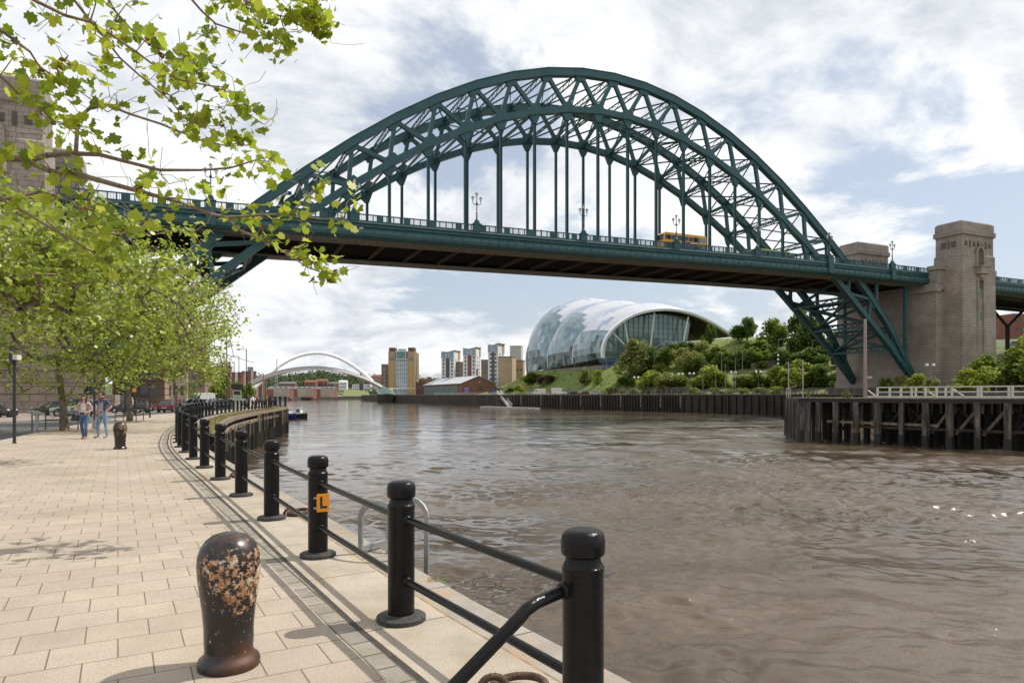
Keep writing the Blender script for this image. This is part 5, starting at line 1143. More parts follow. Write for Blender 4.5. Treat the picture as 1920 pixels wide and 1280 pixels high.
gd_ = MB(); gd_.add([(-1500, 1010, .4), (500, 1010, .4), (500, 870, .4), (-100, 870, .4), (-160, 880, .4)], [(0, 1, 2, 3, 4)][:0]+[(4, 3, 2, 1, 0)]); struct(gd_.build('ground', MATS['bank_ground']))
r3 = np.random.default_rng(21); wp = []
for _ in range(5200):
    y = r3.uniform(900, 1260); u = r3.uniform(440, 860); x = (u-CX)/F*y
    if 640 < u < 692 and y < 985: continue
    if math.sin(x*.03)+math.cos(y*.027+x*.011) < -1.0: continue
    z = hz(x, y); c_ = r3.integers(3, 7)
    for _k in range(c_): wp.append((x+r3.normal()*3.2, y+r3.normal()*3.2, z+abs(r3.normal())*4.0+1.0))
struct(link('far_woodland', leaf_mesh('far_woodland', wp, 3.6, M('far_wood', (.045, .070, .028), (.105, .135, .055), rnd=True, rough=.95, trans=.15), LEAF4, seed=4, normal_up=.5)), 'stuff')
TG = 'brick and cream terraces on the river bend'
for i, (a, b, Y, lab) in enumerate([(500, 544, 715, 'left brick and cream terrace at the river bend, nearest the footbridge foot'), (545, 588, 765, 'middle brick and cream terrace at the river bend, under the deck'), (590, 628, 812, 'right brick and cream terrace at the river bend, at the end of the row')]):
    t, w, h = bld('terrace', lab, 'terrace', a, b, 729, Y, 9, R(-8), REDB, z0=0, group=TG)
    for k in range(3):
        x0 = lerp(-w/2+w*.30, w/2, k/3); x1 = x0+w*.7/3-.5
        MB().bb(x0, x1, -.5, 2, 0, h+.8).build('cream_bay', CREAM, t); facade(t, x0+.4, x1-.4, .6, h, 3, 4, .8, 1.2, y=-.52)
        MB().ext([(x0-.3, -.8, h+.8), (x1+.3, -.8, h+.8), ((x0+x1)/2, -.8, h+2.4)], (0, 6, 0)).build('gable_roof', SLATE, t)
    MB().ext([(-w/2-.3, -.3, h), (-w/2-.3, 9.3, h), (-w/2-.3, 4.5, h+2.8)], (w+.6, 0, 0)).build('roof', SLATE, t)
for a in [(522, 553, 719, 930, 8, REDB, SLATE, 'brick hall with a long grey roof on the hillside behind the left terrace'), (570, 592, 716, 960, 8, REDB, TILER, 'red brick house row half hidden in trees, behind the middle terrace'), (593, 613, 714, 985, 8, REDB, TILER, 'red brick houses higher up, right of the wooded hillside row'),
          (616, 634, 719, 975, 6, BROWNB, SLATE, 'small brown houses with dark roofs among the trees'), (635, 650, 716, 960, 6, RENDW, RENDW, 'small white gabled house at the foot of the wood'), (697, 716, 705, 1010, 8, M('pink_render', (.42, .27, .22), (.36, .23, .19), scale=.1), TILER, 'pinkish building on the skyline left of the mill')]:
    z0 = EYE+(HY-a[2]-12)/F*a[3]*.9; t, w, h = bld('house', a[7], 'house', a[0], a[1], a[2], a[3], a[4], R(-5), a[5], z0=z0)
    facade(t, -w/2+1, w/2-1, 1, h-.5, 5, 2, 1.1, 1.3); MB().ext([(-w/2-.3, -.4, h), (-w/2-.3, a[4]+.4, h), (-w/2-.3, a[4]/2, h+2.6)], (w+.6, 0, 0)).build('roof', a[6], t)
    MB().bb(-w*.3, -w*.3+1, a[4]/2-.5, a[4]/2+.5, h+1.5, h+4).build('chimney', a[5], t)
t, w, h = bld('flats', 'white and grey modern flats by the bend, right of the lawn', 'flats', 660, 695, 720, 940, 8, R(-5), RENDW, z0=4); facade(t, -w/2+1, w/2-1, 1, h-1, 9, 3, 1.3, 1.7); MB().bb(-w*.1, w*.1, -.3, 8.2, -1, h+1.6).build('dark_bay', DGREY, t)
lw = MB(); lw.ext([P(642, 741.5, 878), P(694, 741.5, 878), P(690, 732, 925), P(646, 730, 925)], (0, .4, -.5)); struct(lw.build('lawn', M('far_lawn', (.13, .16, .045), (.18, .18, .07), scale=.05, rough=.95)))

# Newcastle-side buildings along the quay
t, w, h = bld('office_building', 'brown banded stone office just right of the bridge foot, behind parked cars', 'office building', 222, 299, 560, 112, 14, R(24), BROWNB, z0=-.5)
for z in np.arange(.8, h, .9): pass
mb = MB()
for z in np.arange(0, h, 1.1): mb.bb(-w/2-.1, w/2+.1, -.1, 14.1, z+.08, z+1.02)
mb.build('rusticated_course', M('brown_stone', (.33, .225, .145), (.27, .185, .12), scale=.5, rough=.9), t); facade(t, -w/2+.8, w/2-.8, 1.2, h-1, 4, 5, 1.1, 2.0, y=-.14)
t, w, h = bld('office_building', 'paler ornate stone building next along the quay street', 'office building', 300, 345, 560, 150, 12, R(24), CREAM, z0=-.5); facade(t, -w/2+.5, w/2-.5, 1, h-1, 4, 5, .9, 1.9)
mb = MB()
for z in (4.4, 8.5, 12.5): mb.bb(-w/2-.3, w/2+.3, -.4, .1, z, z+.4)
for k in range(5): x = lerp(-w/2, w/2, k/4); mb.bb(x-.2, x+.2, -.25, .1, 0, h)
mb.build('cornice', CREAM, t)
for a in [(345, 382, 640, 215, BROWNB, 'brown quayside building behind the tree crowns'), (382, 404, 690, 300, CREAM, 'cream quayside building beyond the crowns, left of the dark red block'), (404, 430, 688, 400, M('maroon_brick', (.17, .055, .05), (.13, .05, .05), scale=.2), 'dark red brick apartment block above the round green tree'), (431, 455, 699, 480, REDB, 'red and cream striped block right of the dark red block'), (455, 478, 697, 530, REDB, 'red and cream striped block farther along the quay'), (478, 498, 712, 600, REDB, 'low red block just left of the white arch foot')]:
    t, w, h = bld('quayside_block', a[5], 'quayside block', *a[:4], 12, R(18), a[4], z0=-.5); n = max(3, int(w/2.4))
    facade(t, -w/2+.5, w/2-.5, .8, h-.8, n, max(3, int(h/3)), 1.1, 1.5)
    if a[3] > 420:
        mb = MB()
        for k in range(n//2): x = lerp(-w/2, w/2, (k+.5)/(n//2)); mb.bb(x-.9, x+.9, -.5, .1, 0, h+.6)
        mb.build('cream_bay', CREAM, t)
    MB().bb(-w/2-.3, w/2+.3, -.4, 12, h, h+.6).build('parapet', DGREY if a[3] > 390 else CREAM, t)
    if a[3] == 400: MB().bb(w*.1, w*.48, 1, 8, h+.6, h+3).build('plant_room', MATS['pink_render'], t)
    if a[3] == 530: MB().bb(-w*.1, w*.3, 1, 8, h+.6, h+4).build('roof_glasshouse', WINB, t)

# right edge, under and beyond the viaduct
t, w, h = bld('house', 'yellowish stone building seen under the viaduct at the far right', 'house', 1863, 1905, 612, 262, 8, R(10), CREAM, z0=th(*P(1884, HY, 262).xy)-1); facade(t, -w/2+.5, w/2-.5, 1, h-.5, 5, 2, .8, 1.2); MB().ext([(-w/2-.4, -.4, h), (-w/2-.4, 8.4, h), (-w/2-.4, 4, h+2.2)], (w+.8, 0, 0)).build('roof', SLATE, t)
t, w, h = bld('brick_building', 'red brick building at the right edge under the viaduct', 'building', 1897, 1960, 588, 240, 10, R(8), REDB, z0=th(*P(1920, HY, 240).xy)-1); facade(t, -w/2+.5, w/2-.5, 1, h-.8, 5, 3, 1.0, 1.3)

# far quay furniture
GPOLE = M('grey_pole', (.33, .34, .33), (.26, .27, .27), scale=.7, rough=.6)
def pole(px, yb, yt, label, kind, Y=None, rad=.07):
    g = hit(px, yb) if Y is None else P(px, HY, Y); 
    if Y is not None: g.z = th(g.x, g.y)
    H = EYE+(HY-yt)/F*g.y-g.z; t = thing({'street': 'street_lamp', 'globe': 'globe_lamp', 'plain': 'steel_pole', 'signal': 'traffic_light'}[kind], label, {'street': 'street lamp', 'globe': 'globe lamp', 'plain': 'pole', 'signal': 'traffic light'}[kind], g)
    MB().lathe((0, 0, -.3), [(rad*1.4, 0), (rad*1.2, H*.3), (rad*.8, H+.3)], 6).build('lamp_column', GPOLE if kind != 'signal' else BLACK, t)
    if kind == 'street':
        MB().tube([(0, 0, H), (.5, 0, H+.1), (1.5, 0, H+.12)], .05, 5).build('lamp_arm', GPOLE, t); MB().box((1.8, 0, H+.1), (.9, .3, .16)).build('lamp_head', GPOLE, t)
    if kind == 'globe':
        MB().tube([(-.7, 0, H-.1), (0, 0, H-.3), (.7, 0, H-.1)], .05, 5).build('lamp_arm', GPOLE, t)
        for x in (-.7, .7): MB().ball((x, 0, H+.3), .42, 0, 8, 6).build('globe', GLASSW, t)
    if kind == 'signal':
        for z in (0, -1.4, -2.8): MB().ball((.1, -.2, H-.4+z), .38, 0, 8, 6).build('lens_hood', GLASSW, t)
    return t
for a in [(1137, 722, 670, 'tall grey street lamp by the fence below the hall front', 'street'), (1077, 721, 678, 'grey street lamp below the hall shells, left of the fence lamp', 'street'), (1024, 721, 682, 'slim lamp column at the foot of the lawn', 'street'), (1227, 702, 660, 'street lamp rising beside the shrubs under the hall', 'street'), (1213, 668, 630, 'small street lamp in front of the hall glazing', 'street'), (1325, 650, 629, 'small street lamp by the tail of the hall roof', 'street'),
          (1353, 708, 652, 'tall thin grey pole on the hedge bank', 'plain'), (1392, 707, 658, 'tall street lamp on the hedge bank', 'street'), (1460, 690, 636, 'street lamp in front of the skyline trees', 'street'), (1523, 690, 638, 'grey street lamp just left of the arch leg', 'street'), (1458, 705, 664, 'black signal post with white hoods on the bank road', 'signal'),
          (1318, 737, 684, 'leftmost of the bare steel poles on the far wall', 'plain'), (1342, 737, 683, 'second bare steel pole on the far wall', 'plain'), (1360, 737, 681, 'third bare steel pole on the far wall', 'plain'), (1379, 737, 670, 'tallest bare steel pole on the far wall', 'plain'),
          (1256, 735, 704, 'globe lamp over the big bushes, leftmost pair of white balls', 'globe'), (1276, 735, 703, 'globe lamp over the orange flowering bush', 'globe'), (1297, 735, 702, 'globe lamp at the right end of the bush group', 'globe'), (1375, 733, 700, 'globe lamp between the poles', 'globe'), (1422, 733, 699, 'globe lamp above the bushes left of the arch leg', 'globe'), (1193, 735, 709, 'low globe lamp at the palisade fence end', 'globe')]: pole(*a)
pole(1744, 727, 687, 'globe lamp on a black post in front of the abutment', 'globe', Y=146); pole(1847, 727, 682, 'globe lamp with two white balls in front of the right stone tower', 'globe', Y=144)
def offq(q, y0, y1):
    return [p+n*q for p, n in stn if y0 < p.y < y1]
fpts = offq(17, 208, 330); fz = thing('palisade_fence', 'long grey palisade fence between the lawn and the far quay', 'fence', (fpts[0].x, fpts[0].y, QZ)); fo_ = Vector((fpts[0].x, fpts[0].y, QZ)); PAL = M('palisade_grey', (.16, .16, .15), (.22, .21, .2), scale=1, rough=.7)
mb = MB()
for a, b in zip(fpts, fpts[1:]):
    n = int((b-a).length/.45)
    for k in range(n): p = a.lerp(b, k/n); z = th(p.x, p.y); mb.beam(Vector((p.x, p.y, z))-fo_, Vector((p.x, p.y, z+2.6))-fo_, .12, .05)
    for h_ in (.5, 2.1): mb.beam(Vector((a.x, a.y, th(a.x, a.y)+h_))-fo_, Vector((b.x, b.y, th(b.x, b.y)+h_))-fo_, .06, .1)
mb.build('pale_panel', PAL, fz)
for p in fpts[::1]: MB().bb(-.12, .12, -.12, .12, 0, 2.8).build('post', PAL, fz, loc=Vector((p.x, p.y, th(p.x, p.y)))-fo_)
rpts = offq(1.0, 262, 400); rz_ = thing('quay_railing', 'pale low railing along the far quay in front of the brick shed', 'railing', (rpts[0].x, rpts[0].y, QZ)); ro_ = Vector((rpts[0].x, rpts[0].y, QZ))
for h_ in (.6, 1.1): MB().sweep([p+Vector((0, 0, QZ+h_))-ro_ for p in rpts], .1, .1).build('rail', WPAINT, rz_)
for a, b in zip(rpts, rpts[1:]):
    for k in range(4): MB().bb(-.07, .07, -.07, .07, 0, 1.15).build('post', WPAINT, rz_, loc=a.lerp(b, k/4)+Vector((0, 0, QZ))-ro_)
gw = thing('gangway', 'white sloping gangway from the far quay down to a pontoon', 'gangway', P(936, HY, 300)); go_ = P(936, HY, 300); ga, gb = P(935, 737, 312)-go_, P(957, 763, 284)-go_
for o in (-.8, .8): MB().beam(ga+Vector((o, 0, 1.1)), gb+Vector((o, 0, 1.1)), .25, .25).build('handrail', WPAINT, gw); MB().beam(ga+Vector((o, 0, .1)), gb+Vector((o, 0, .1)), .2, .35).build('side_beam', WPAINT, gw)
MB().beam(ga, gb, 1.5, .12).build('walkway', GPOLE, gw)
tag(MB().beam(P(905, 762.5, 276)+Vector((0, 0, -.1)), P(1008, 765.5, 250)+Vector((0, 0, -.1)), 2.6, .7).build('pontoon', M('pontoon_grey', (.33, .32, .30), (.42, .41, .39), scale=.5)), 'long flat grey pontoon floating at the foot of the white gangway', 'pontoon')
g = P(952.5, HY, 322); kb = thing('site_cabin', 'small white cabin on the far quay near the gangway', 'cabin', (g.x, g.y, QZ)); MB().bb(-1.1, 1.1, -1, 1, 0, 2.7).build('wall', RENDW, kb); MB().ext([(-1.3, -1.2, 2.7), (1.3, -1.2, 2.7), (0, -1.2, 3.1)], (0, 2.4, 0)).build('roof', RENDW, kb)
g = P(977, HY, 308); kb = thing('davit_crane', 'slim yellow davit crane with an orange jib on the far quay', 'crane', (g.x, g.y, QZ)); MB().bb(-.35, .35, -.35, .35, -2, 4.6).build('mast', M('crane_yellow', (.45, .36, .06), (.38, .3, .06), scale=1), kb); MB().beam((0, 0, 3.6), (4.0, 0, 3.9), .4, .5).build('jib', M('crane_orange', (.50, .16, .03), rough=.6), kb)
rw = [hit(x, y) for x, y in ((1408, 694), (1440, 690), (1482, 688))]; mb = MB()
for a, b in zip(rw, rw[1:]): mb.ext([a-rw[0]-Vector((0, 0, 1)), b-rw[0]-Vector((0, 0, 1)), b-rw[0]+Vector((0, 0, 2.4)), a-rw[0]+Vector((0, 0, 2.4))], (.5, .6, 0))
tag(mb.build('retaining_wall', M('retaining_stone', (.20, .165, .135), (.14, .12, .10), scale=.5, rough=.9), loc=rw[0]), 'grey brown retaining wall curving behind the bank bushes', 'wall')
ff = offq(4.0, 120, 232); fz = thing('wire_fence', 'thin post and rail fence along the top of the far wall', 'fence', (ff[0].x, ff[0].y, QZ)); fo_ = Vector((ff[0].x, ff[0].y, QZ))
for h_ in (.5, 1.0, 1.4): MB().sweep([p+Vector((0, 0, th(p.x, p.y)+h_))-fo_ for p in ff], .05, .06).build('rail', PAL, fz)
for a, b in zip(ff, ff[1:]):
    for k in range(4): p = a.lerp(b, k/4); MB().bb(-.08, .08, -.08, .08, 0, 1.6).build('post', PAL, fz, loc=Vector((p.x, p.y, th(p.x, p.y)))-fo_)

# ---------------------------------------------------------------- Newcastle street furniture
LBLK = M('lamp_black', (.018, .018, .019), (.03, .03, .032), scale=2, rough=.5)
for px, yt, arm, lab in ((425, 630, 13, 'nearest tall black street lamp with its arm to the left'), (462, 655, 18, 'black street lamp standing clear against the sky, right of the others'), (448, 668, 15, 'third black street lamp along the quay'), (440, 679, 12, 'fourth black street lamp along the quay'), (437, 685, 10, 'farthest visible black street lamp on the quay, lowest of the row')):
    Y = 7.1*F/(HY-yt); g = P(px, HY, Y); g.z = gz(g.x, g.y)-.02; H = EYE+(HY-yt)/F*Y-g.z
    t = thing('street_lamp', lab, 'street lamp', g, 0, 'black street lamps along the quay street'); MB().lathe((0, 0, 0), [(.13, 0), (.13, 1.0), (.085, 1.1), (.06, H)], 8).build('lamp_column', LBLK, t)
    al = arm/F*Y; MB().tube([(0, 0, H), (-.3, 0, H+.05), (-al*.6, 0, H+.03)], .035, 6).build('lamp_arm', LBLK, t); MB().ball((-al*.8, 0, H), (al*.24, .16, .1), 0, 8, 5).build('lamp_head', LBLK, t)
def blackpost(px, yb, yt, rad, label, extra=None):
    g = G(px, yb, .06); g.z = gz(g.x, g.y); H = EYE+(HY-yt)/F*g.y-g.z; t = thing('sign_post', label, 'post', g)
    MB().lathe((0, 0, 0), [(rad*1.25, 0), (rad*1.25, .04), (rad, .05), (rad, H)], 12).build('post_shaft', LBLK, t)
    if extra: extra(t, H)
    return t
def boxtop(t, H): MB().box((-.03, -.06, H-.02), (.09, .16, .6)).build('bracket', LBLK, t); MB().box((.09, -.02, H-.10), (.16, .2, .16)).build('camera_box', M('pale_plastic', (.6, .58, .56), rough=.5), t)
blackpost(27, 832, 664, .048, 'slim black post on the left paving with a small pale box at its top', boxtop)
blackpost(177, 800, 690, .05, 'black post standing between the walking woman and man', lambda t, H: MB().lathe((0, 0, H), [(.05, 0), (.03, 1.6), (.02, 2.0)], 8).build('upper_shaft', LBLK, t))
blackpost(281, 783, 700, .055, 'black post near the kerb right of the second tree', lambda t, H: MB().lathe((0, 0, H), [(.05, 0), (.03, 2.2)], 8).build('upper_shaft', LBLK, t))
blackpost(235, 774, 715, .07, 'black post behind the second tree, left of the orange plate', lambda t, H: MB().ball((0, 0, H), .09, 0, 8, 6).build('finial', LBLK, t))
blackpost(253, 774, 712, .09, 'black post with a small orange plate behind the second tree', lambda t, H: MB().box((0, -.12, H-.9), (.32, .03, .34)).build('plate', MATS['orange_plate'], t))
g = G(140, 783, -.05); g = Vector((-37.5, 60.5, gz(-37.5, 60.5)-.1)); sg = thing('traffic_light', 'black traffic signal with two heads in front of the banded stone wall', 'traffic light', g)
H = EYE+(HY-714)/F*g.y-g.z; MB().lathe((0, 0, 0), [(.07, 0), (.06, H)], 8).build('post_shaft', GPOLE, sg)
for sx, rz in ((-.2, .1), (.2, -.4)):
    hd = MB().bb(-.17, .17, -.12, .12, 0, 1.05).build('signal_head', LBLK, sg, loc=(sx, 0, H-1.25), rz=rz)
    for k in range(3): MB().tube([(0, -.12, .2+.32*k), (0, -.26, .2+.32*k)], .1, 8).build('lens_hood', GPOLE if k == 2 else LBLK, hd)
g = G(66, 811, .03); pt = thing('lectern_sign', 'grey tilted information lectern beside the tree guard', 'sign', g, R(-20)); mb = MB(); mb.ext([(-.09, 0, 0), (.09, 0, 0), (.16, .0, .78), (.02, 0, .80)], (0, .06, 0)); mb.build('stem', GALV, pt); mb = MB(); mb.ext([(-.22, -.18, .92), (.26, -.18, .78), (.26, -.18, .82), (-.22, -.18, .96)], (0, .42, 0)); mb.build('panel', GALV, pt)
def guard(px, yb, w, h, label):
    g = G(px, yb, .06); g.z = gz(g.x, g.y); t = thing('tree_guard', label, 'tree guard', g, R(8), 'steel hoop guards round the trees')
    for y in (-.55, .55):
        MB().tube([(-w/2, y, 0), (-w/2, y, h-.12), (-w/2+.1, y, h), (w/2-.1, y, h), (w/2, y, h-.12), (w/2, y, 0)], .028, 8).build('hoop', M('guard_steel', (.10, .09, .085), (.15, .14, .13), scale=3, rough=.5, metal=.4), t)
        if w > 1: MB().tube([(-w/2, y, h*.55), (w/2, y, h*.55)], .02, 6).build('rail', MATS['guard_steel'], t)
    for x in (-w/2, w/2): MB().tube([(x, -.55, h-.05), (x, .55, h-.05)], .024, 6).build('side_rail', MATS['guard_steel'], t)
guard(104, 807, 1.35, .82, 'steel hoop guard with rails around the first tree trunk')
guard(243, 790, 1.15, .72, 'steel hoop guard around the second tree trunk')
g = Vector((-30.6, 76, gz(-30.6, 76))); ks = thing('information_totem', 'tall pale information totem with a green map and black header', 'information sign', g, R(20))
mb = MB(); mb.bb(-.45, .45, -.12, .12, 0, 2.2); mb.build('body', M('totem_cream', (.50, .47, .41), rough=.6), ks); MB().bb(-.34, .34, -.15, -.11, .9, 1.6).build('map_panel', M('map_green', (.25, .38, .32), (.35, .42, .36), scale=6), ks); MB().bb(-.34, .34, -.15, -.11, 1.7, 2.1).build('header', LBLK, ks); MB().bb(-.62, .62, -.1, .1, 2.35, 2.85).build('top_board', LBLK, ks); MB().bb(-.05, .05, -.05, .05, 2.2, 2.4).build('stem', LBLK, ks)
m_ = P(521, HY, 97); ms = tag(MB().tube([(0, 0, WZ-1.0), (-.15, 0, 6.8)], [.14, .05], 8).build('boat_mast', M('mast_blue_white', (.30, .36, .52), (.6, .62, .64), scale=.6), loc=(m_.x, m_.y, 0)), 'slender blue and white mast rising beyond the end of the wharf', 'mast')
for px, yt, Y, lab in ((477, 712, 112, 'short white pole beyond the far end of the railing'), (494, 697, 130, 'thin rusty pole farther along the quay'), (516, 703, 100, 'thin white pole close beside the blue and white mast')):
    g = P(px, HY, Y); tag(MB().lathe((0, 0, 0), [(.07, 0), (.05, EYE+(HY-yt)/F*Y)], 6).build('flag_pole', WPAINT if px != 494 else RUSTB, loc=(g.x, g.y, -.3)), lab, 'pole')
g = P(521, HY, 97); ld = thing('landing_stage', 'dark framed landing stage at the end of the timber wharf', 'landing stage', (g.x, g.y, WZ)); mb = MB()
MB().bb(-.8, .8, -1.2, 1.2, 2.4, 2.7).build('platform', TIMBD, ld)
for x in (-.7, .7):
    for y in (-1.1, 1.1): MB().bb(x-.12, x+.12, y-.12, y+.12, -1, 4.9).build('post', TIMBD, ld)
for z in (3.6, 4.7): mb.beam((.7, -1.1, z), (.7, 1.1, z), .08, .1); mb.beam((-.7, -1.1, z), (.7, -1.1, z), .08, .1)
mb.build('rail', LBLK, ld)
lb = P(513.5, HY, 86); tag(MB().tube([(.42*math.cos(a), 0, .42*math.sin(a)) for a in np.linspace(0, 2*math.pi, 21)], .1, 8, cap=False).build('life_ring', M('grey_rubber', (.30, .30, .29), rough=.7), loc=(lb.x, lb.y, -.25)), 'pale round fender ring hanging at the end of the wharf', 'fender')
g = P(413, HY, 185); bush(413, HY-(gz(g.x, g.y)-EYE)*F/185, 708, 38, 'mid', 'round green tree standing alone beyond the parked cars and lamp posts', True, None, at=Vector((g.x, g.y, gz(g.x, g.y))))
for px_, Y_, yt_, w_ in ((470, 330, 716, 26), (452, 420, 722, 20), (486, 420, 718, 24)):
    g = P(px_, HY, Y_); bush(px_, HY+1.6*F/Y_, yt_, w_, 'mid', {470: 'green tree on the quay behind the left part of the footbridge deck', 452: 'small green tree under the end of the white footbridge deck', 486: 'green tree on the quay just under the white arch foot'}[px_], True, None, at=Vector((g.x-6, g.y, 0)))
# boats
def boat(px, yw, L_, label, hull, rz):
    Y = (EYE-WZ)*F/(yw-HY); g = P(px, HY, Y); g.z = WZ; t = thing('fishing_boat', label, 'boat', g, rz, 'small boats moored off the wharf'); rings = []
    for i in range(9):
        u = i/8; x = (u-.5)*L_; b = .34*L_*.5*(1-max(0, (u-.45)/.55)**2.2)*(.86 if u == 0 else 1)+.02; sh_ = .95+.55*max(0, u-.4)**1.5
        rings.append([(x, -b, sh_), (x, -b*.8, .25), (x, -b*.3, -.35), (x, b*.3, -.35), (x, b*.8, .25), (x, b, sh_)])
    MB().loft(rings, 0, sm=False).build('hull', hull, t); mb = MB(); mb.sweep([(r[0][0], r[0][1], r[0][2]+.05) for r in rings], .1, .14); mb.sweep([(r[5][0], r[5][1], r[5][2]+.05) for r in rings], .1, .14); mb.build('gunwale', RENDW, t)
    c = MB(); c.ext([(-.12*L_, -.45, .8), (.16*L_, -.45, .9), (.12*L_, -.45, 2.1), (-.12*L_, -.45, 2.1)], (0, .9, 0)); c.bb(-.15*L_, .15*L_, -.6, .6, 2.1, 2.2); cab = c.build('wheelhouse', RENDW, t)
    MB().bb(-.08*L_, .09*L_, -.49, .49, 1.45, 1.9).build('window', WIN, cab); MB().tube([(-.05*L_, 0, 2.2), (-.05*L_, 0, 3.3)], .03, 5).build('mast', GALV, t)
    return t
boat(541, 785, 5.6, 'small blue fishing boat with white wheelhouse moored at the wharf end', M('hull_blue', (.02, .05, .30), (.015, .04, .22), scale=1, rough=.4), R(-40))
bt = boat(561, 784, 4.3, 'smaller dark hulled boat with white cabin and an orange buoy', M('hull_navy', (.025, .025, .04), rough=.4), R(-20)); MB().ball((-1.9, -.7, .55), .36, 0, 10, 7).build('buoy', M('buoy_orange', (.75, .10, .02), rough=.5), bt)
# gulls
for px, py, Y, lab, s in ((361, 407, 60, 'white gull flying in front of the deck between the leaves', .55), (677, 428, 85, 'small white gull gliding in front of the bridge fascia', .6)):
    t = thing('gull', lab, 'gull', P(px, py, Y), R(40)); mb = MB(X=Matrix.Scale(s, 4)); mb.ball((0, 0, 0), (.42, .12, .12), 0, 8, 6); mb.ball((.42, 0, .05), .1, 0, 6, 5)
    mb.add([(.15, .1, .03), (-.15, .1, .03), (-.05, .55, .25), (.1, .55, .25), (-.25, 1.1, .08), (-.15, 1.1, .08)], [(0, 1, 2, 3), (3, 2, 4, 5)]); mb.add([(.15, -.1, .03), (-.15, -.1, .03), (-.05, -.55, .25), (.1, -.55, .25), (-.25, -1.1, .08), (-.15, -1.1, .08)], [(1, 0, 3, 2), (2, 3, 5, 4)])
    mb.add([(-.35, 0, .02), (-.65, .12, .02), (-.65, -.12, .02)], [(0, 1, 2)]); mb.build('body', RENDW, t)
# ---------------------------------------------------------------- plane trees on the promenade
PBARK = M('plane_bark', (.21, .175, .13), (.11, .085, .06), scale=5, rough=.95, bump=.7, stretch=(1, 1, .5), lo=.4, hi=.6)
TWIG = M('twig_bark', (.15, .11, .075), (.25, .19, .13), scale=8, rough=.9)
PLEAF = M('plane_leaf', (.17, .24, .022), (.50, .56, .11), rnd=True, rough=.34, spec=.6, trans=.52, lo=0, hi=1, c3=(.33, .42, .045))
PLEAFN = M('plane_leaf_near', (.15, .225, .016), (.52, .55, .06), rnd=True, rough=.38, spec=.5, trans=.55, lo=0, hi=1, c3=(.34, .43, .03))
DEADL = M('brown_seed_leaf', (.20, .08, .03), (.30, .15, .06), rnd=True, rough=.8)
def skeleton(seed_nodes, targets, jit, r, step=.55):
    """grow branches: each target hooks on to the nearest wood already there"""
    pos = [np.array(p, float) for p, _ in seed_nodes]; par = [q for _, q in seed_nodes]; ends = []
    for t in targets:
        arr = np.array(pos); d = np.linalg.norm(arr-t, axis=1); k = int(np.argmin(d)); a = pos[k]; n = max(1, int(d[k]/step)); prev = k
        for i in range(1, n+1):
            f = i/n; p = a+(t-a)*f+r.normal(size=3)*jit*d[k]*(.5 if i < n else 0)*math.sin(math.pi*f); p[2] += .06*d[k]*math.sin(math.pi*f)
            pos.append(p); par.append(prev); prev = len(pos)-1
        ends.append(prev)
    return pos, par, ends
def wood(pos, par, ends, r0, skip=0, rmax=9, base_r=None, expo=.47):
    n = len(pos); cnt = np.zeros(n)
    for e_ in ends: cnt[e_] += 1
    for i in range(n-1, -1, -1):
        cnt[i] = max(cnt[i], .6)
        if par[i] is not None and par[i] >= 0 and par[i] < i: cnt[par[i]] += cnt[i] if cnt[i] >= 1 else .2
    rad = np.minimum(r0*cnt**expo, rmax); 
    if base_r is not None:
        for i, b in base_r.items(): rad[i] = b
    thick, thin = MB(), MB()
    for i in range(n):
        if par[i] is None or i < skip: continue
        a, b = pos[par[i]], pos[i]
        if np.linalg.norm(a-b) < 1e-4: continue
        big = rad[i] > .03; (thick if big else thin).tube([a, b], [min(rad[par[i]], rad[i]*1.5), rad[i]], 7 if big else 4, cap=False)
    return thick, thin
def plane_tree(label, base, trunk, centre, rad, ncl, per, lsize, seed, spread=.42, r0=.0105, tr=.17, lo=-1.0, tmpl=LEAF5, mat=PLEAF, group='young plane trees along the promenade'):
    r = np.random.default_rng(seed); b = Vector(base); t = thing('plane_tree', label, 'tree', b, 0, group)
    c = np.array(centre)-np.array(b); tp = [np.array(p, float)-np.array(b) for p in trunk]
    seeds = [(tp[0], None)]+[(p, i) for i, p in enumerate(tp[1:])]; tg = []
    while len(tg) < ncl:
        d = r.normal(size=3); d /= np.linalg.norm(d); q = d*(r.uniform()**.42)
        if q[2] < lo: continue
        tg.append(c+q*np.array(rad)*(1+.16*math.sin(5*q[0]+seed)+.10*math.cos(7*q[1])))
    nb0 = len(tg); tg.sort(key=lambda p: np.linalg.norm(p-tp[-1])); bare = [tg[int(r.integers(nb0))]+r.normal(size=3)*.45 for _ in range(int(nb0*1.3))]; pos, par, ends = skeleton(seeds, tg+bare, .20, r); ends = ends[:nb0]
    base_r = {i: lerp(tr, tr*.62, i/(len(tp)-1)) for i in range(len(tp))}
    thick, thin = wood(pos, par, ends, r0, skip=len(tp), rmax=tr*.5, base_r=base_r)
    mb = MB(); mb.tube(tp, [lerp(tr*1.25 if i == 0 else tr, tr*.6, i/(len(tp)-1)) for i in range(len(tp))], 12); mb.build('trunk', PBARK, t)
    brch = MB(); brch.v, brch.f, brch.s = thick.v+thin.v, thick.f+[[i+len(thick.v) for i in f] for f in thin.f], thick.s+thin.s; brch.m = [0]*len(thick.f)+[1]*len(thin.f); brch.build('branches', [PBARK, TWIG], t)
    lp = []
    for e_ in ends:
        p = pos[e_]; a = pos[par[e_]]
        for _ in range(int(per*r.uniform(.4, 1.5))):
            lp.append(lerp(a, p, r.uniform(.2, 1.1))+r.normal(size=3)*spread*np.array([1, 1, .62]))
    link('crown', leaf_mesh('crown', lp, lsize, mat, tmpl, seed=seed, normal_up=.45), t); return t
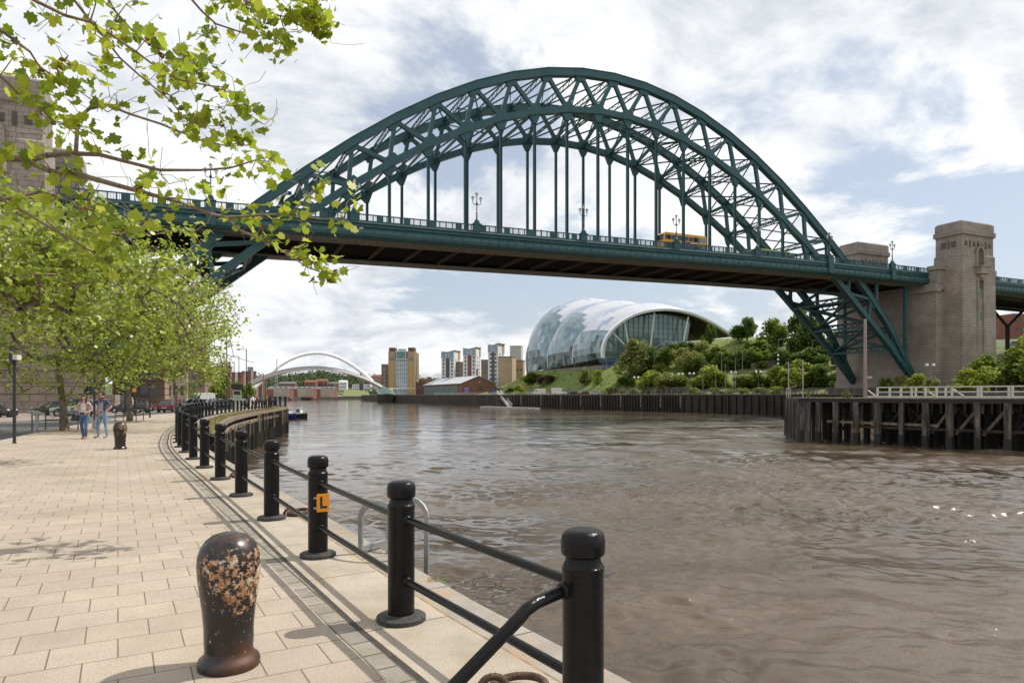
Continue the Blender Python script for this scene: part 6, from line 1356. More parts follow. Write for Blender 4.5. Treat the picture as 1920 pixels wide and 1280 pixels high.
def trunkline(px0, yb, px1, yt, Y):
    a = G(px0, yb, .06) if Y is None else P(px0, yb, Y); a.z = gz(a.x, a.y)-.1; Y = a.y
    b = P(px1, yt, Y); return a, [a, a.lerp(b, .3)+Vector((.05, 0, 0)), a.lerp(b, .65)+Vector((-.04, .05, 0)), b]
a, tl = trunkline(121, 808, 108, 668, None)
plane_tree('nearest plane tree with a mottled trunk behind the steel hoop guard', a, tl, P(150, 580, a.y), (5.6, 4.6, 3.85), 420, 27, .158, 3, r0=.013)
a, tl = trunkline(243, 790, 240, 690, None)
plane_tree('second plane tree with a slim pale trunk behind the walking man', a, tl, P(268, 590, a.y), (4.9, 4.4, 4.5), 380, 26, .172, 4, tr=.16, r0=.014)
a, tl = trunkline(332, 771, 326, 708, None)
plane_tree('third plane tree, farthest along the railing curve', a, tl, P(345, 640, a.y), (4.9, 4.4, 5.0), 280, 34, .20, 6, tr=.17, r0=.014)
a = Vector((-14.6, 16.0, 0)); b = Vector((-14.2, 16.2, 2.9))
plane_tree('leafy plane tree at the left edge whose crown hangs across the deck end', a, [a, a.lerp(b, .5), b], P(60, 478, 16.5), (3.9, 2.6, 1.9), 260, 21, .142, 9, spread=.28, tmpl=MAPLE)
# the nearest tree: only its overhanging limbs are in the picture
nt_ = thing('plane_tree', 'nearest overhanging plane branches with big bright leaves at the upper left', 'tree', (-9.3, 7.6, 0)); nb_ = np.array((-9.3, 7.6, 0.))
r = np.random.default_rng(77)
LIMBS = {                                             # limbs traced as (photo x, photo y, distance)
 'A': [(-140, 262, 7.6), (-60, 285, 7.6), (0, 294, 7.7), (48, 301, 7.8), (90, 291, 7.8), (142, 288, 7.9), (187, 290, 8.0), (240, 304, 8.1), (300, 319, 8.2), (375, 319, 8.4), (431, 315, 8.5), (480, 300, 8.6), (502, 303, 8.6)],
 'B': [(48, 301, 7.8), (97, 322, 7.7), (157, 330, 7.7), (225, 349, 7.7), (281, 364, 7.8), (337, 379, 7.9), (394, 401, 8.0), (424, 407, 8.1), (499, 403, 8.2), (544, 401, 8.3), (600, 411, 8.4), (645, 408, 8.4)],
 'B2': [(424, 407, 8.1), (450, 431, 8.0), (506, 456, 8.0), (548, 482, 8.0), (575, 500, 8.0), (606, 512, 8.0)],
 'B3': [(544, 401, 8.3), (575, 372, 8.3), (598, 352, 8.3)],
 'C': [(142, 288, 7.9), (145, 240, 8.0), (152, 218, 8.0), (167, 204, 8.1), (202, 197, 8.2), (244, 214, 8.3), (300, 232, 8.4), (337, 247, 8.5), (375, 262, 8.6), (430, 275, 8.7), (458, 262, 8.8)],
 'D': [(-40, -60, 7.0), (20, -22, 7.1), (67, 2, 7.2), (124, 30, 7.3), (169, 41, 7.4), (210, 66, 7.5), (255, 97, 7.6), (300, 131, 7.7), (337, 150, 7.8), (394, 161, 7.9), (442, 178, 8.0), (462, 196, 8.0)],
 'E': [(110, -40, 7.6), (139, 0, 7.7), (165, 34, 7.8), (195, 70, 7.9), (225, 109, 8.0), (262, 142, 8.0), (322, 191, 8.1), (345, 222, 8.1)],
 'F': [(330, -50, 8.2), (360, 0, 8.3), (379, 22, 8.4), (405, 45, 8.5), (450, 60, 8.6), (495, 68, 8.7), (528, 82, 8.7)],
 'F2': [(430, -40, 8.4), (460, 0, 8.5), (484, 15, 8.6), (525, 30, 8.7), (575, 38, 8.7), (604, 52, 8.8)],
 'G': [(-60, 20, 7.2), (0, 56, 7.3), (56, 97, 7.4), (75, 126, 7.5), (112, 150, 7.6), (150, 172, 7.7)],
 'H': [(-60, 110, 7.5), (0, 142, 7.6), (30, 172, 7.7), (79, 206, 7.8), (105, 230, 7.9)],
 'I': [(-70, 372, 7.8), (0, 376, 7.9), (75, 360, 8.0), (131, 375, 8.1), (170, 410, 8.1), (195, 440, 8.2)],
 'J': [(-40, 345, 7.3), (40, 395, 7.4), (100, 430, 7.5), (160, 465, 7.6), (200, 490, 7.7)],
 'K': [(180, -40, 8.0), (215, 20, 8.1), (250, 60, 8.2), (300, 100, 8.3), (360, 118, 8.4)]}
seeds = [(np.array((-9.3, 7.6, 0.)), None), (np.array((-9.2, 7.6, 2.2)), 0), (np.array((-8.9, 7.6, 4.2)), 1), (np.array((-8.7, 7.6, 6.0)), 2), (np.array((-8.4, 7.5, 7.4)), 3)]
key = {}; limb_nodes = []; ends0 = []; base_r = {0: .16, 1: .14, 2: .12, 3: .10, 4: .07}
R0 = {'A': .050, 'B': .038, 'C': .027, 'D': .024, 'E': .021, 'F': .021, 'F2': .018, 'G': .022, 'H': .022, 'I': .030, 'J': .018, 'K': .017, 'B2': .018, 'B3': .012}
for nm, pts in LIMBS.items():
    prev = key.get(pts[0]) if pts[0] in key else (2 if pts[0][1] > 60 else 4)
    for i, q in enumerate(pts):
        if q in key: prev = key[q]; continue
        p = P(*q); seeds.append((np.array(p), prev)); prev = len(seeds)-1; key[q] = prev; base_r[prev] = lerp(R0[nm], .006, (i/(len(pts)-1))**.8); limb_nodes.append((prev, nm, i/(len(pts)-1)))
    ends0.append(prev)
tg = []
for j, nm, f in limb_nodes:
    p = seeds[j][0]; dn = {'A': 2, 'B': 2, 'B2': 4, 'B3': 3, 'C': 3, 'D': 4, 'E': 4, 'F': 3, 'F2': 6, 'G': 4, 'H': 4, 'I': 3, 'J': 3, 'K': 4}[nm]
    for _ in range(dn):
        if r.uniform() < .82: tg.append(p+np.array((r.normal(.10, .24), r.normal(0, .34), r.normal(.03, .20)))*(1.0 if f < .8 else .5))
    if nm == 'F2' and f > .45:
        for _ in range(4): tg.append(p+np.array((r.normal(0, .14), r.normal(0, .25), r.normal(.05, .17))))
bare = []
for j, nm, f in limb_nodes:
    for _ in range(3): bare.append(seeds[j][0]+np.array((r.normal(.14, .22), r.normal(0, .3), r.normal(.06, .16))))
tg = tg+bare; nbare = len(bare)
pos, par, ends = skeleton(seeds, tg, .22, r, .14); ends = ends[:len(ends)-nbare]; pos = [p-nb_ for p in pos]
thick, thin = wood(pos, par, ends+ends0, .0034, skip=5, rmax=.05, base_r=base_r, expo=.4)
mb = MB(); mb.tube([s[0]-nb_ for s in seeds[:5]], [.19, .16, .13, .10, .07], 12); mb.build('trunk', PBARK, nt_)
brch = MB(); brch.v, brch.f, brch.s = thick.v+thin.v, thick.f+[[i+len(thick.v) for i in f] for f in thin.f], thick.s+thin.s; brch.m = [0]*(len(thick.f)+len(thin.f)); brch.build('branches', TWIG, nt_)
lp = []; dl = []
for e_ in ends+ends0:
    p = pos[e_]; a = pos[par[e_]]; k = int(r.integers(2, 8))
    for _ in range(k): lp.append(lerp(a, p, r.uniform(.5, 1.15))+r.normal(size=3)*np.array((.085, .11, .07)))
    if r.uniform() < .13: dl += [p+r.normal(size=3)*.03 for _ in range(4)]
link('crown', leaf_mesh('crown', lp, .122, PLEAFN, MAPLE, seed=5, normal_up=.25), nt_)
link('seed_clusters', leaf_mesh('seed_clusters', dl, .06, DEADL, LEAF5, seed=6), nt_)
# dry litter under the tree guards
r4 = np.random.default_rng(15)
for px, yb, sx, lab in ((118, 809, 1.5, 'scatter of dry litter round the first tree guard'), (243, 791, 1.0, 'scatter of dry litter round the second tree guard')):
    g = G(px, yb, .06); ps = np.c_[r4.normal(g.x, sx*.5, 260), r4.normal(g.y, .5, 260), np.full(260, gz(g.x, g.y)+.012)]
    struct(link('leaf_litter', leaf_mesh('leaf_litter', ps, .07, M('litter', (.40, .26, .08), (.22, .15, .06), rnd=True, rough=.95), LEAF4, seed=1, normal_up=4)), 'stuff')
# ---------------------------------------------------------------- vehicles
TYRE = M('tyre_rubber', (.015, .015, .016), rough=.85); RIM = M('alloy_rim', (.45, .46, .47), rough=.3, metal=.8); CGLASS = M('car_glass', (.015, .020, .022), (.03, .04, .045), scale=1, rough=.05, spec=.8)
HLAMP = M('headlamp_glass', (.70, .72, .74), rough=.1); TLAMP = M('tail_lamp_red', (.40, .015, .01), rough=.2); PLATEM = M('number_plate', (.70, .66, .40), rough=.5)
_wheel = {}
def wheel(t, x, y, r, side):
    k = round(r, 2)
    if k not in _wheel:
        a = MB(); a.tube([(0, -.11, 0), (0, -.095, 0), (0, .095, 0), (0, .11, 0)], [r*.9, r, r, r*.9], 18); b = MB(); b.tube([(0, -.122, 0), (0, .122, 0)], r*.62, 14)
        for i in range(5): b.beam((0, -.128, 0), (math.cos(i*1.2566)*r*.55, -.128, math.sin(i*1.2566)*r*.55), .05, .02, up=(0, 1, 0))
        _wheel[k] = (a.mesh('tyre', TYRE), b.mesh('rim', RIM))
    w = link('wheel', _wheel[k][0], t, (x, y, r)); link('rim', _wheel[k][1], w)
def paint(name, c): return M('car_paint_'+name, c, rough=.28, coat=.6, spec=.5)
def car(label, loc, rz, col, L_=4.3, W_=1.78, H_=1.48, suv=False, cat='car', group=None):
    t = thing('parked_car', label, cat, loc, rz, group or 'cars parked along the quay street'); hl, hw = L_/2, W_/2; gc = .24 if suv else .18; belt = H_*.62
    st = [(-hl, .80, .50*belt+.22), (-hl+.12, .90, .66*belt+.16), (-hl+.7, .98, .80*belt+.08), (-hl*.46, 1.0, belt*.94), (0, 1.0, belt), (hl*.62, 1.0, belt*1.02), (hl-.15, .95, belt*.98), (hl, .88, belt*.72)]
    rings = [[(x, -hw*w*.9, gc), (x, -hw*w, gc+.16), (x, -hw*w, (gc+z)/2+.08), (x, -hw*w*.955, z), (x, 0, z+.035), (x, hw*w*.955, z), (x, hw*w, (gc+z)/2+.08), (x, hw*w, gc+.16), (x, hw*w*.9, gc)] for x, w, z in st]
    MB().loft(rings, 0, sm=True).build('body', paint(*col), t)
    cx0, cx1, cx2, cx3 = -hl*.46, -hl*.08, hl*.52, hl*.86 if not suv else hl*.93
    b0 = hw*.93; b1 = hw*.70
    def rr(x, b, z): return [(x, -b, z), (x, b, z)]
    g = MB(); lowr = [(cx0, b0*.96, belt*.93), (cx1, b0, belt*.97), (cx2, b0, belt), (cx3, b0*.93, belt*1.0)]; top = [(cx1-.02, b1*.98, H_-.05), (cx1+.25, b1, H_), (cx2, b1, H_-.02), (cx2+(cx3-cx2)*.45, b1*.95, H_-.10)]
    vs = []; 
    for (x, b, z), (x2, b2, z2) in zip(lowr, top): vs += [(x, -b, z), (x, b, z), (x2, -b2, z2), (x2, b2, z2)]
    fs = [(0, 1, 3, 2), (12, 14, 15, 13)]
    for i in range(3): o = 4*i; fs += [(o, o+2, o+6, o+4), (o+1, o+5, o+7, o+3), (o+2, o+3, o+7, o+6)]
    g.add(vs, fs); g.build('window_glass', CGLASS, t)
    rf = MB(); rf.add([(x, s*b*1.02, z+.012) for x, b, z in top for s in (-1, 1)], [(0, 2, 3, 1), (2, 4, 5, 3), (4, 6, 7, 5)])
    for s in (-1, 1):
        for (x, b, z), (x2, b2, z2) in ((lowr[0], top[0]), (lowr[3], top[3])): rf.beam((x, s*b, z), (x2, s*b2, z2), .09, .07)
        x, b, z = (lowr[1][0]+lowr[2][0])/2, b0, belt; x2, b2, z2 = (top[1][0]+top[2][0])/2, b1, H_; rf.beam((x, s*b*1.005, z), (x2, s*b2*1.005, z2-.03), .09, .05)
        rf.beam((lowr[2][0]+.05, s*b*1.005, z), (top[2][0]+.02, s*b2*1.005, z2-.05), .09, .05)
    rf.build('roof', paint(*col), t)
    wr = .36 if suv else .31
    for x in (-hl*.62, hl*.62):
        for s in (-1, 1): wheel(t, x, s*(hw-.10), wr, s); MB().tube([(x, s*(hw-.03), wr+.02), (x, s*(hw+.004), wr+.02)], wr*1.16, 16).build('wheel_arch', TYRE, t)
    for s in (-1, 1):
        MB().ball((-hl+.12, s*hw*.62, .50*belt+.24), (.14, .20, .09), 0, 8, 6).build('headlight', HLAMP, t); MB().box((hl-.05, s*hw*.70, belt*.78), (.12, .30, .16)).build('tail_light', TLAMP, t)
        MB().box((cx0+.25, s*(hw+.07), belt*1.0), (.12, .18, .12)).build('mirror', paint(*col), t)
    MB().box((-hl-.01, 0, gc+.2), (.03, hw*1.3, .18)).build('grille', TYRE, t); MB().box((hl+.012, 0, gc+.32), (.02, .5, .11)).build('number_plate', PLATEM, t); return t
def road_z(x, y): return gz(x, y)-.09
def at(px, Y): p = P(px, HY, Y); p.z = road_z(p.x, p.y); return p
car('silver off-road car parked side on in front of the banded stone wall', at(146, 67), R(6), ('silver', (.42, .44, .46)), 4.5, 1.82, 1.68, True)
car('black car nose on behind the first tree trunk, beside the silver car', at(104, 70), R(4), ('black', (.012, .012, .014)), 4.2, 1.78, 1.42)
car('black hatchback right of the walking man, beyond the second tree', at(246, 80), R(-4), ('black', (.012, .012, .014)), 4.6, 1.78, 1.5)
car('dark car cut by the left edge of the picture, beyond the black post', at(-22, 63), R(184), ('charcoal', (.02, .021, .024)), 4.4, 1.78, 1.45)
car('dark red estate car seen from behind under the third tree', at(316, 84), R(-76), ('dark_red', (.10, .008, .014)), 4.3, 1.75, 1.55, True)
car('white car facing the viewer in the row beyond the railing', at(388, 118), R(68), ('white', (.62, .62, .61)), 4.2, 1.76, 1.48)
car('dark blue grey car in the middle of the row beyond the railing', at(414, 103), R(50), ('blue_grey', (.035, .055, .075)), 4.4, 1.78, 1.5)
car('pale blue car left of the white car beyond the railing', at(362, 106), R(60), ('pale_blue', (.40, .47, .52)), 4.2, 1.76, 1.5)
car('blue car partly hidden behind the dark blue grey car', at(401, 132), R(60), ('blue', (.03, .06, .16)), 4.2, 1.76, 1.48)
car('dark green grey car, rightmost in the row by the lamp post', at(434, 120), R(60), ('grey_green', (.06, .08, .08)), 4.2, 1.76, 1.46)
fz_ = lambda px, Y: Vector(((px-CX)/F*Y, Y, th((px-CX)/F*Y, Y)))
car('black car on the far quay right of the two vans', fz_(1073, 268), R(12), ('black', (.012, .012, .014)), 4.3, 1.78, 1.45, group='vehicles on the far quay')
car('dark red car tucked behind the black car on the far quay', fz_(1094, 264), R(12), ('dark_red', (.10, .008, .014)), 4.3, 1.78, 1.45, group='vehicles on the far quay')
car('silver car on the far quay, rightmost of the vehicles', fz_(1117, 258), R(170), ('silver', (.42, .44, .46)), 4.3, 1.78, 1.45, group='vehicles on the far quay')
car('silver car on the high road beyond the right stone tower', fz_(1903, 205), R(180), ('silver', (.42, .44, .46)), 4.3, 1.78, 1.45, group='vehicles on the high road')
def van(label, loc, rz, L_=5.6, W_=2.0, H_=2.55, group='vehicles on the far quay'):
    t = thing('van', label, 'van', loc, rz, group); hl, hw = L_/2, W_/2; wp_ = paint('white', (.62, .62, .61))
    prof = [(-hl, .35), (-hl, .95), (-hl+.25, 1.18), (-hl+.95, 1.35), (-hl+1.65, H_-.18), (-hl+2.0, H_), (hl-.12, H_), (hl, H_-.15), (hl, .35)]
    MB().ext([(x, -hw, z) for x, z in prof], (0, W_, 0)).build('body', wp_, t, bevel=.07)
    g = MB(); g.ext([(-hl+.98, -hw-.012, 1.42), (-hl+1.9, -hw-.012, 1.42), (-hl+1.9, -hw-.012, H_-.42), (-hl+1.62, -hw-.012, H_-.42)], (0, W_+.024, 0)); g.build('window', CGLASS, t)
    g = MB(); g.ext([(-hl+.93, -hw*.86, 1.42), (-hl+1.55, -hw*.82, H_-.32), (-hl+1.58, -hw*.82, H_-.30), (-hl+.98, -hw*.86, 1.40)], (0, W_*.84, 0)); g.v = [(x-.06, y, z) for x, y, z in g.v]; g.build('windscreen', CGLASS, t)
    for x in (-hl*.62, hl*.58):
        for s in (-1, 1): wheel(t, x, s*(hw-.08), .34, s)
    for s in (-1, 1): MB().box((-hl-.01, s*hw*.72, .88), (.06, .3, .26)).build('headlight', HLAMP, t); MB().box((hl+.01, s*hw*.88, 1.1), (.05, .14, .5)).build('tail_light', TLAMP, t)
    MB().box((-hl-.01, 0, .6), (.05, W_*.9, .3)).build('bumper', TYRE, t); return t
van('white high roofed van on the far quay, left of two', fz_(1010, 288), R(10)); van('white camper like van on the far quay, right of two', fz_(1048, 276), R(186), 5.9, 2.1, 2.75)
van('white van parked beyond the pale blue car under the trees', at(376, 140), R(62), group='cars parked along the quay street')
def bus(label, k, t_, col, L_=10.6, W_=2.5, H_=4.25, dbl=True, flip=False):
    zr = zpar(k)-1.14; t = thing('bus', label, 'bus', BP(k, t_, zr), BANG+(math.pi if flip else 0), 'vehicles on the arch bridge'); hl, hw = L_/2, W_/2; pm = paint(*col)
    prof = [(-hl, .35), (-hl-.02, 1.2), (-hl+.10, 2.2), (-hl+.35, H_-.35), (-hl+.7, H_), (hl-.15, H_), (hl, H_-.2), (hl, .35)]
    MB().ext([(x, -hw, z) for x, z in prof], (0, W_, 0)).build('body', pm, t, bevel=.10)
    zs = ((2.85, 3.72), (1.25, 2.1)) if dbl else ((1.3, H_-.55),)
    for z0, z1 in zs:
        n = 7
        for i in range(n):
            x0 = lerp(-hl+.55, hl-.3, i/n)+.06; x1 = lerp(-hl+.55, hl-.3, (i+1)/n)-.06
            MB().bb(x0, x1, -hw-.02, hw+.02, z0, z1).build('window', CGLASS if i < n-1 else WINB, t)
    MB().bb(-hl-.06, -hl+.3, -hw*.86, hw*.86, zs[0][0], zs[0][1]).build('windscreen', CGLASS, t)
    if dbl: 
        MB().bb(-hl*.45, hl*.62, -hw-.03, hw+.03, 2.28, 2.68).build('advert_panel', M('advert_maroon', (.14, .03, .04), rough=.5), t)
        MB().bb(-hl*.40, -hl*.12, -hw-.04, hw+.04, 2.34, 2.62).build('advert_white', RENDW, t); MB().bb(hl*.25, hl*.58, -hw-.04, hw+.04, 2.34, 2.62).build('advert_white', RENDW, t)
    for x in (-hl*.55, hl*.5):
        for s in (-1, 1): wheel(t, x, s*(hw-.12), .48, s)
    return t
bus('yellow double deck bus crossing the bridge near the right end of the hangers', 10.33, 3.4, ('bus_yellow', (.74, .36, .012)))
bus('pale green bus with only its roof above the parapet, between the right arch legs', 13.9, 3.4, ('bus_green', (.35, .48, .10)), 10, 2.5, 2.75, False)
bus('red bus with only its roof above the parapet, right of the near stone tower', 24.6, 2.0, ('bus_red', (.42, .03, .03)), 11, 2.5, 3.5, False)

# ---------------------------------------------------------------- people
def cloth(n, c, c2=None): return M('cloth_'+n, c, c2 or tuple(x*.72 for x in c), scale=9, rough=.9)
SKIN = M('skin', (.52, .30, .21), (.46, .26, .18), scale=14, rough=.55); EYEM = M('eye_dark', (.03, .02, .02), rough=.3); LIPM = M('lip', (.40, .16, .14), rough=.5)
def person(label, loc, rz, H, J, mats, hair, rad=1.0, group=None, sub=2, torso=None):
    """J: joint positions for a 1.75 m figure facing -Y; mats: function(region, x, y, z) -> material index 0..; one continuous skinned body"""
    base = dict(pel=(0, 0, .96), sp1=(0, -.01, 1.08), sp2=(0, -.01, 1.24), che=(0, 0, 1.36), nb=(0, .01, 1.48), nk=(0, -.005, 1.54), h1=(0, -.025, 1.61), h2=(0, -.02, 1.70),
        sL=(.185, .01, 1.42), eL=(.25, .03, 1.13), wL=(.25, -.05, .88), pL=(.25, -.07, .80), sR=(-.185, .01, 1.42), eR=(-.25, .03, 1.13), wR=(-.25, -.05, .88), pR=(-.25, -.07, .80),
        hL=(.10, 0, .90), kL=(.11, -.02, .50), aL=(.11, .03, .09), tL=(.12, -.13, .035), hR=(-.10, 0, .90), kR=(-.11, -.02, .50), aR=(-.11, .03, .09), tR=(-.12, -.13, .035))
    face_ = (J or {}).get('face', (0, -1, 0)); base.update({k: v for k, v in (J or {}).items() if k != 'face'}); names = list(base); idx = {n: i for i, n in enumerate(names)}
    ED = [('pel', 'sp1', 'leg'), ('sp1', 'sp2', 'tor'), ('sp2', 'che', 'tor'), ('che', 'nb', 'tor'), ('nb', 'nk', 'skin'), ('nk', 'h1', 'skin'), ('h1', 'h2', 'skin')]
    for s in 'LR': ED += [('che', 's'+s, 'tor'), ('s'+s, 'e'+s, 'uarm'), ('e'+s, 'w'+s, 'farm'), ('w'+s, 'p'+s, 'skin'), ('pel', 'h'+s, 'leg'), ('h'+s, 'k'+s, 'leg'), ('k'+s, 'a'+s, 'leg'), ('a'+s, 't'+s, 'shoe')]
    RD = dict(pel=(.155, .115), sp1=(.140, .10), sp2=(.150, .105), che=(.150, .11), nb=(.075, .07), nk=(.056, .058), h1=(.078, .092), h2=(.075, .088))
    for s in 'LR': RD.update({'s'+s: (.062, .062), 'e'+s: (.043, .043), 'w'+s: (.030, .026), 'p'+s: (.038, .018), 'h'+s: (.092, .095), 'k'+s: (.062, .064), 'a'+s: (.043, .046), 't'+s: (.042, .028)})
    if torso: RD.update(torso)
    me = bpy.data.meshes.new('body_cage'); me.from_pydata([base[n] for n in names], [(idx[a], idx[b]) for a, b, _ in ED], [])
    ob = bpy.data.objects.new('body_cage', me); COL.objects.link(ob); ob.modifiers.new('skin', 'SKIN')
    for i, n in enumerate(names):
        sv = me.skin_vertices[0].data[i]; sv.radius = tuple(q*rad for q in RD[n]) if n in ('pel', 'sp1', 'sp2', 'che') else RD[n]; sv.use_root = (n == 'pel')
    sb = ob.modifiers.new('sub', 'SUBSURF'); sb.levels = sub; sb.render_levels = sub
    ev = ob.evaluated_get(bpy.context.evaluated_depsgraph_get()); m2 = ev.to_mesh()
    V = [tuple(v.co) for v in m2.vertices]; Fc = [tuple(p.vertices) for p in m2.polygons]; ev.to_mesh_clear(); bpy.data.objects.remove(ob); bpy.data.meshes.remove(me)
    mb = MB(); segs = [(Vector(base[a]), Vector(base[b]), g, a[-1]) for a, b, g in ED]
    fl = []
    for f in Fc:
        c = sum((Vector(V[i]) for i in f), Vector())/len(f); best = None
        for a, b, g, sd in segs:
            d = b-a; t = max(0, min(1, (c-a).dot(d)/d.length_squared)); q = (a+d*t-c).length-(.10 if g == 'tor' else .05 if g == 'leg' else 0)
            if best is None or q < best[0]: best = (q, g)
        fl.append(mats['f'](best[1], c.x, c.y, c.z))
    mb.v = V; mb.f = [list(f) for f in Fc]; mb.m = fl; mb.s = [True]*len(Fc)
    for s in 'LR':                                     # four fingers and a thumb, curled a little
        w, p = Vector(base['w'+s]), Vector(base['p'+s]); d = (p-w).normalized(); sx = d.cross(Vector((0, 1, .2))); sx.normalize(); cu = sx.cross(d); cu = -cu if cu.y > 0 else cu
        for k in range(4):
            o = p+d*.008+sx*(.022-.0147*k); ln = (.066, .074, .068, .052)[k]; mb.tube([o-d*.02, o+d*ln*.45+cu*.006, o+d*ln*.8+cu*.022, o+d*ln*.95+cu*.04], [.0095, .009, .008, .0055], 6, m=0)
        o = w+d*.03+sx*(.03 if s == 'R' else -.03); mb.tube([o-sx*.0, o+d*.03+sx*(.022 if s == 'R' else -.022)+cu*.01, o+d*.055+sx*(.026 if s == 'R' else -.026)+cu*.022], [.012, .010, .007], 6, m=0)
    h1, h2 = Vector(base['h1']), Vector(base['h2']); fd_ = Vector(face_).normalized(); sd_ = Vector((-fd_.y, fd_.x, 0)); c = (h1+h2)/2
    mb.tube([c+fd_*.085+Vector((0, 0, .012)), c+fd_*.112+Vector((0, 0, -.022)), c+fd_*.088+Vector((0, 0, -.030))], [.008, .016, .010], 6, m=0)
    for k in (-1, 1):
        mb.ball(c+fd_*.088+sd_*.033*k+Vector((0, 0, .014)), .0105, mats['eye'], 6, 5); mb.ball(c+sd_*.084*k+Vector((0, 0, -.005)), (.016, .022, .032), 0, 6, 5)
    mb.box(c+fd_*.090+Vector((0, 0, -.062)), (.045, .012, .011), mats['lip'])
    t = mb.build('person', mats['list'], None, loc, rz); s_ = H/1.75; t.scale = (s_, s_, s_); tag(t, label, 'person', group)
    hb = MB(); hb.ball(h2+Vector((0, .018, -.015))-fd_*.018, (.094, .104, .085), 0, 14, 9)
    hb.v = [(x, y, z) for x, y, z in hb.v]
    hb.ball(c-fd_*.045+Vector((0, 0, .02)), (.088, .080, .105), 0, 12, 8)
    if hair[0] == 'long':
        for k in (-1, 1): hb.tube([c+sd_*.07*k-fd_*.02+Vector((0, 0, .06)), c+sd_*.088*k-fd_*.005+Vector((0, 0, -.05)), c+sd_*.09*k+Vector((0, 0, -.16)), c+sd_*.085*k+fd_*.05+Vector((0, 0, -.26))], [.03, .038, .038, .015], 8)
        hb.tube([c-fd_*.06+Vector((0, 0, .05)), c-fd_*.085+Vector((0, 0, -.10)), c-fd_*.075+Vector((0, 0, -.26))], [.07, .085, .05], 8)
    hb.build('hair', hair[1], t); return t
HB, HBR = M('hair_dark_brown', (.035, .018, .012), (.06, .03, .02), scale=20, rough=.6), M('hair_brown', (.06, .035, .02), (.10, .055, .03), scale=20, rough=.6)
# the woman: skin 0, white top 1, pink cardigan 2, jeans 3, eye 4, lip 5, shoes 6
wl = [SKIN, cloth('white', (.72, .71, .70)), cloth('pink', (.62, .36, .30)), M('denim_blue', (.045, .085, .17), (.09, .15, .26), scale=6, rough=.9), EYEM, LIPM, cloth('coral_shoe', (.52, .20, .15))]
def wf(g, x, y, z):
    if g == 'skin': return 0 if z < 1.0 or z > 1.455 else 2
    if g == 'tor': return 0 if z > 1.43 and abs(x) < .07 and y < -.02 else (1 if abs(x+.0) < .088+.02*(1.3-z) and y < .02 else 2)
    if g in ('uarm',): return 2
    if g == 'farm': return 2 if z > 1.0 else 0
    if g == 'leg': return 1 if z > .985 and abs(x) < .12 and y < .03 else (2 if z > .93 and abs(x) > .135 else 3)
    return 6
g = G(158, 824, .06); g.z = gz(g.x, g.y)
wy = person('woman in a pink cardigan, white top and jeans walking on the promenade', g, R(6), 1.56, dict(
    eR=(-.27, .02, 1.15), wR=(-.12, -.16, 1.20), pR=(-.06, -.19, 1.23), eL=(.27, .03, 1.13), wL=(.13, -.17, 1.05), pL=(.07, -.20, 1.04),
    kL=(.12, -.13, .50), aL=(.125, -.13, .09), tL=(.13, -.29, .05), kR=(-.10, .0, .51), aR=(-.09, .12, .10), tR=(-.09, -.03, .04)), dict(f=wf, list=wl, eye=4, lip=5), ('long', HB), rad=.88)
def held(name, label, cat, root, off, mb, mat):
    s_ = root.scale[0]; p = root.location+Matrix.Rotation(root.rotation_euler.z, 3, 'Z') @ (Vector(off)*s_); return tag(mb.build(name, mat, loc=p, rz=root.rotation_euler.z), label, cat)
mb = MB(); mb.bb(-.055, .055, -.03, .03, -.035, .04); mb.tube([(0, -.03, 0), (0, -.085, 0)], .03, 10); held('camera', 'small black camera in the hand of the woman in pink', 'camera', wy, (.035, -.235, 1.015), mb, LBLK)
mb = MB(); mb.ext([(-.14, -.05, -.11), (.14, -.05, -.11), (.11, -.05, .10), (-.11, -.05, .10)], (0, .10, 0)); mb.tube([(-.09, 0, .1), (-.05, 0, .24), (.05, 0, .26), (.10, 0, .1)], .011, 6); held('handbag', 'black handbag hanging at the side of the woman in pink', 'handbag', wy, (-.325, .02, .84), mb, LBLK)
# the man: skin 0, navy tee 1, grey print 2, jeans 3, eye 4, lip 5, shoes 6, red mark 7
ml = [SKIN, cloth('navy_grey', (.075, .10, .17)), cloth('print_grey', (.40, .40, .39), (.22, .23, .26)), M('denim_faded', (.10, .20, .36), (.34, .42, .50), scale=3.2, rough=.9), EYEM, LIPM, cloth('shoe_grey', (.30, .29, .28)), cloth('red', (.35, .02, .05))]
def mf(g, x, y, z):
    if g == 'skin': return 0 if z < 1.0 or z > 1.44 else 1
    if g == 'tor':
        if y < -.045 and abs(x) < .115 and 1.0 < z < 1.36: return 7 if z > 1.29 and abs(x) < .035 else 2
        return 0 if z > 1.47 else 1
    if g == 'uarm': return 1 if z > 1.23 else 0
    if g == 'farm': return 0
    if g == 'leg': return 1 if z > .99 else 3
    return 6
g = G(193, 823, .06); g.z = gz(g.x, g.y)
mn = person('man in a navy printed tee and faded jeans walking beside the woman', g, R(-22), 1.68, dict(
    eL=(.34, .08, 1.17), wL=(.25, -.10, .99), pL=(.18, -.13, .95), eR=(-.26, .0, 1.12), wR=(-.25, -.08, .87), pR=(-.25, -.10, .79), face=(-.75, -.66, 0), h1=(-.02, -.035, 1.62), h2=(-.025, -.03, 1.71),
    kR=(-.12, -.12, .50), aR=(-.11, -.10, .09), tR=(-.15, -.27, .05), kL=(.11, .03, .50), aL=(.09, .10, .10), tL=(.08, -.05, .04)), dict(f=mf, list=ml, eye=4, lip=5), ('short', HBR), rad=1.12)
bm = MB(); bm.loft([[(r_x*math.cos(a), r_y*math.sin(a), z) for a in np.linspace(0, 2*math.pi, 13)[:-1]] for z, r_x, r_y in ((-.40, .05, .04), (-.37, .12, .07), (-.26, .135, .08), (-.14, .095, .05), (-.03, .02, .015), (0, .012, .012))], 0)
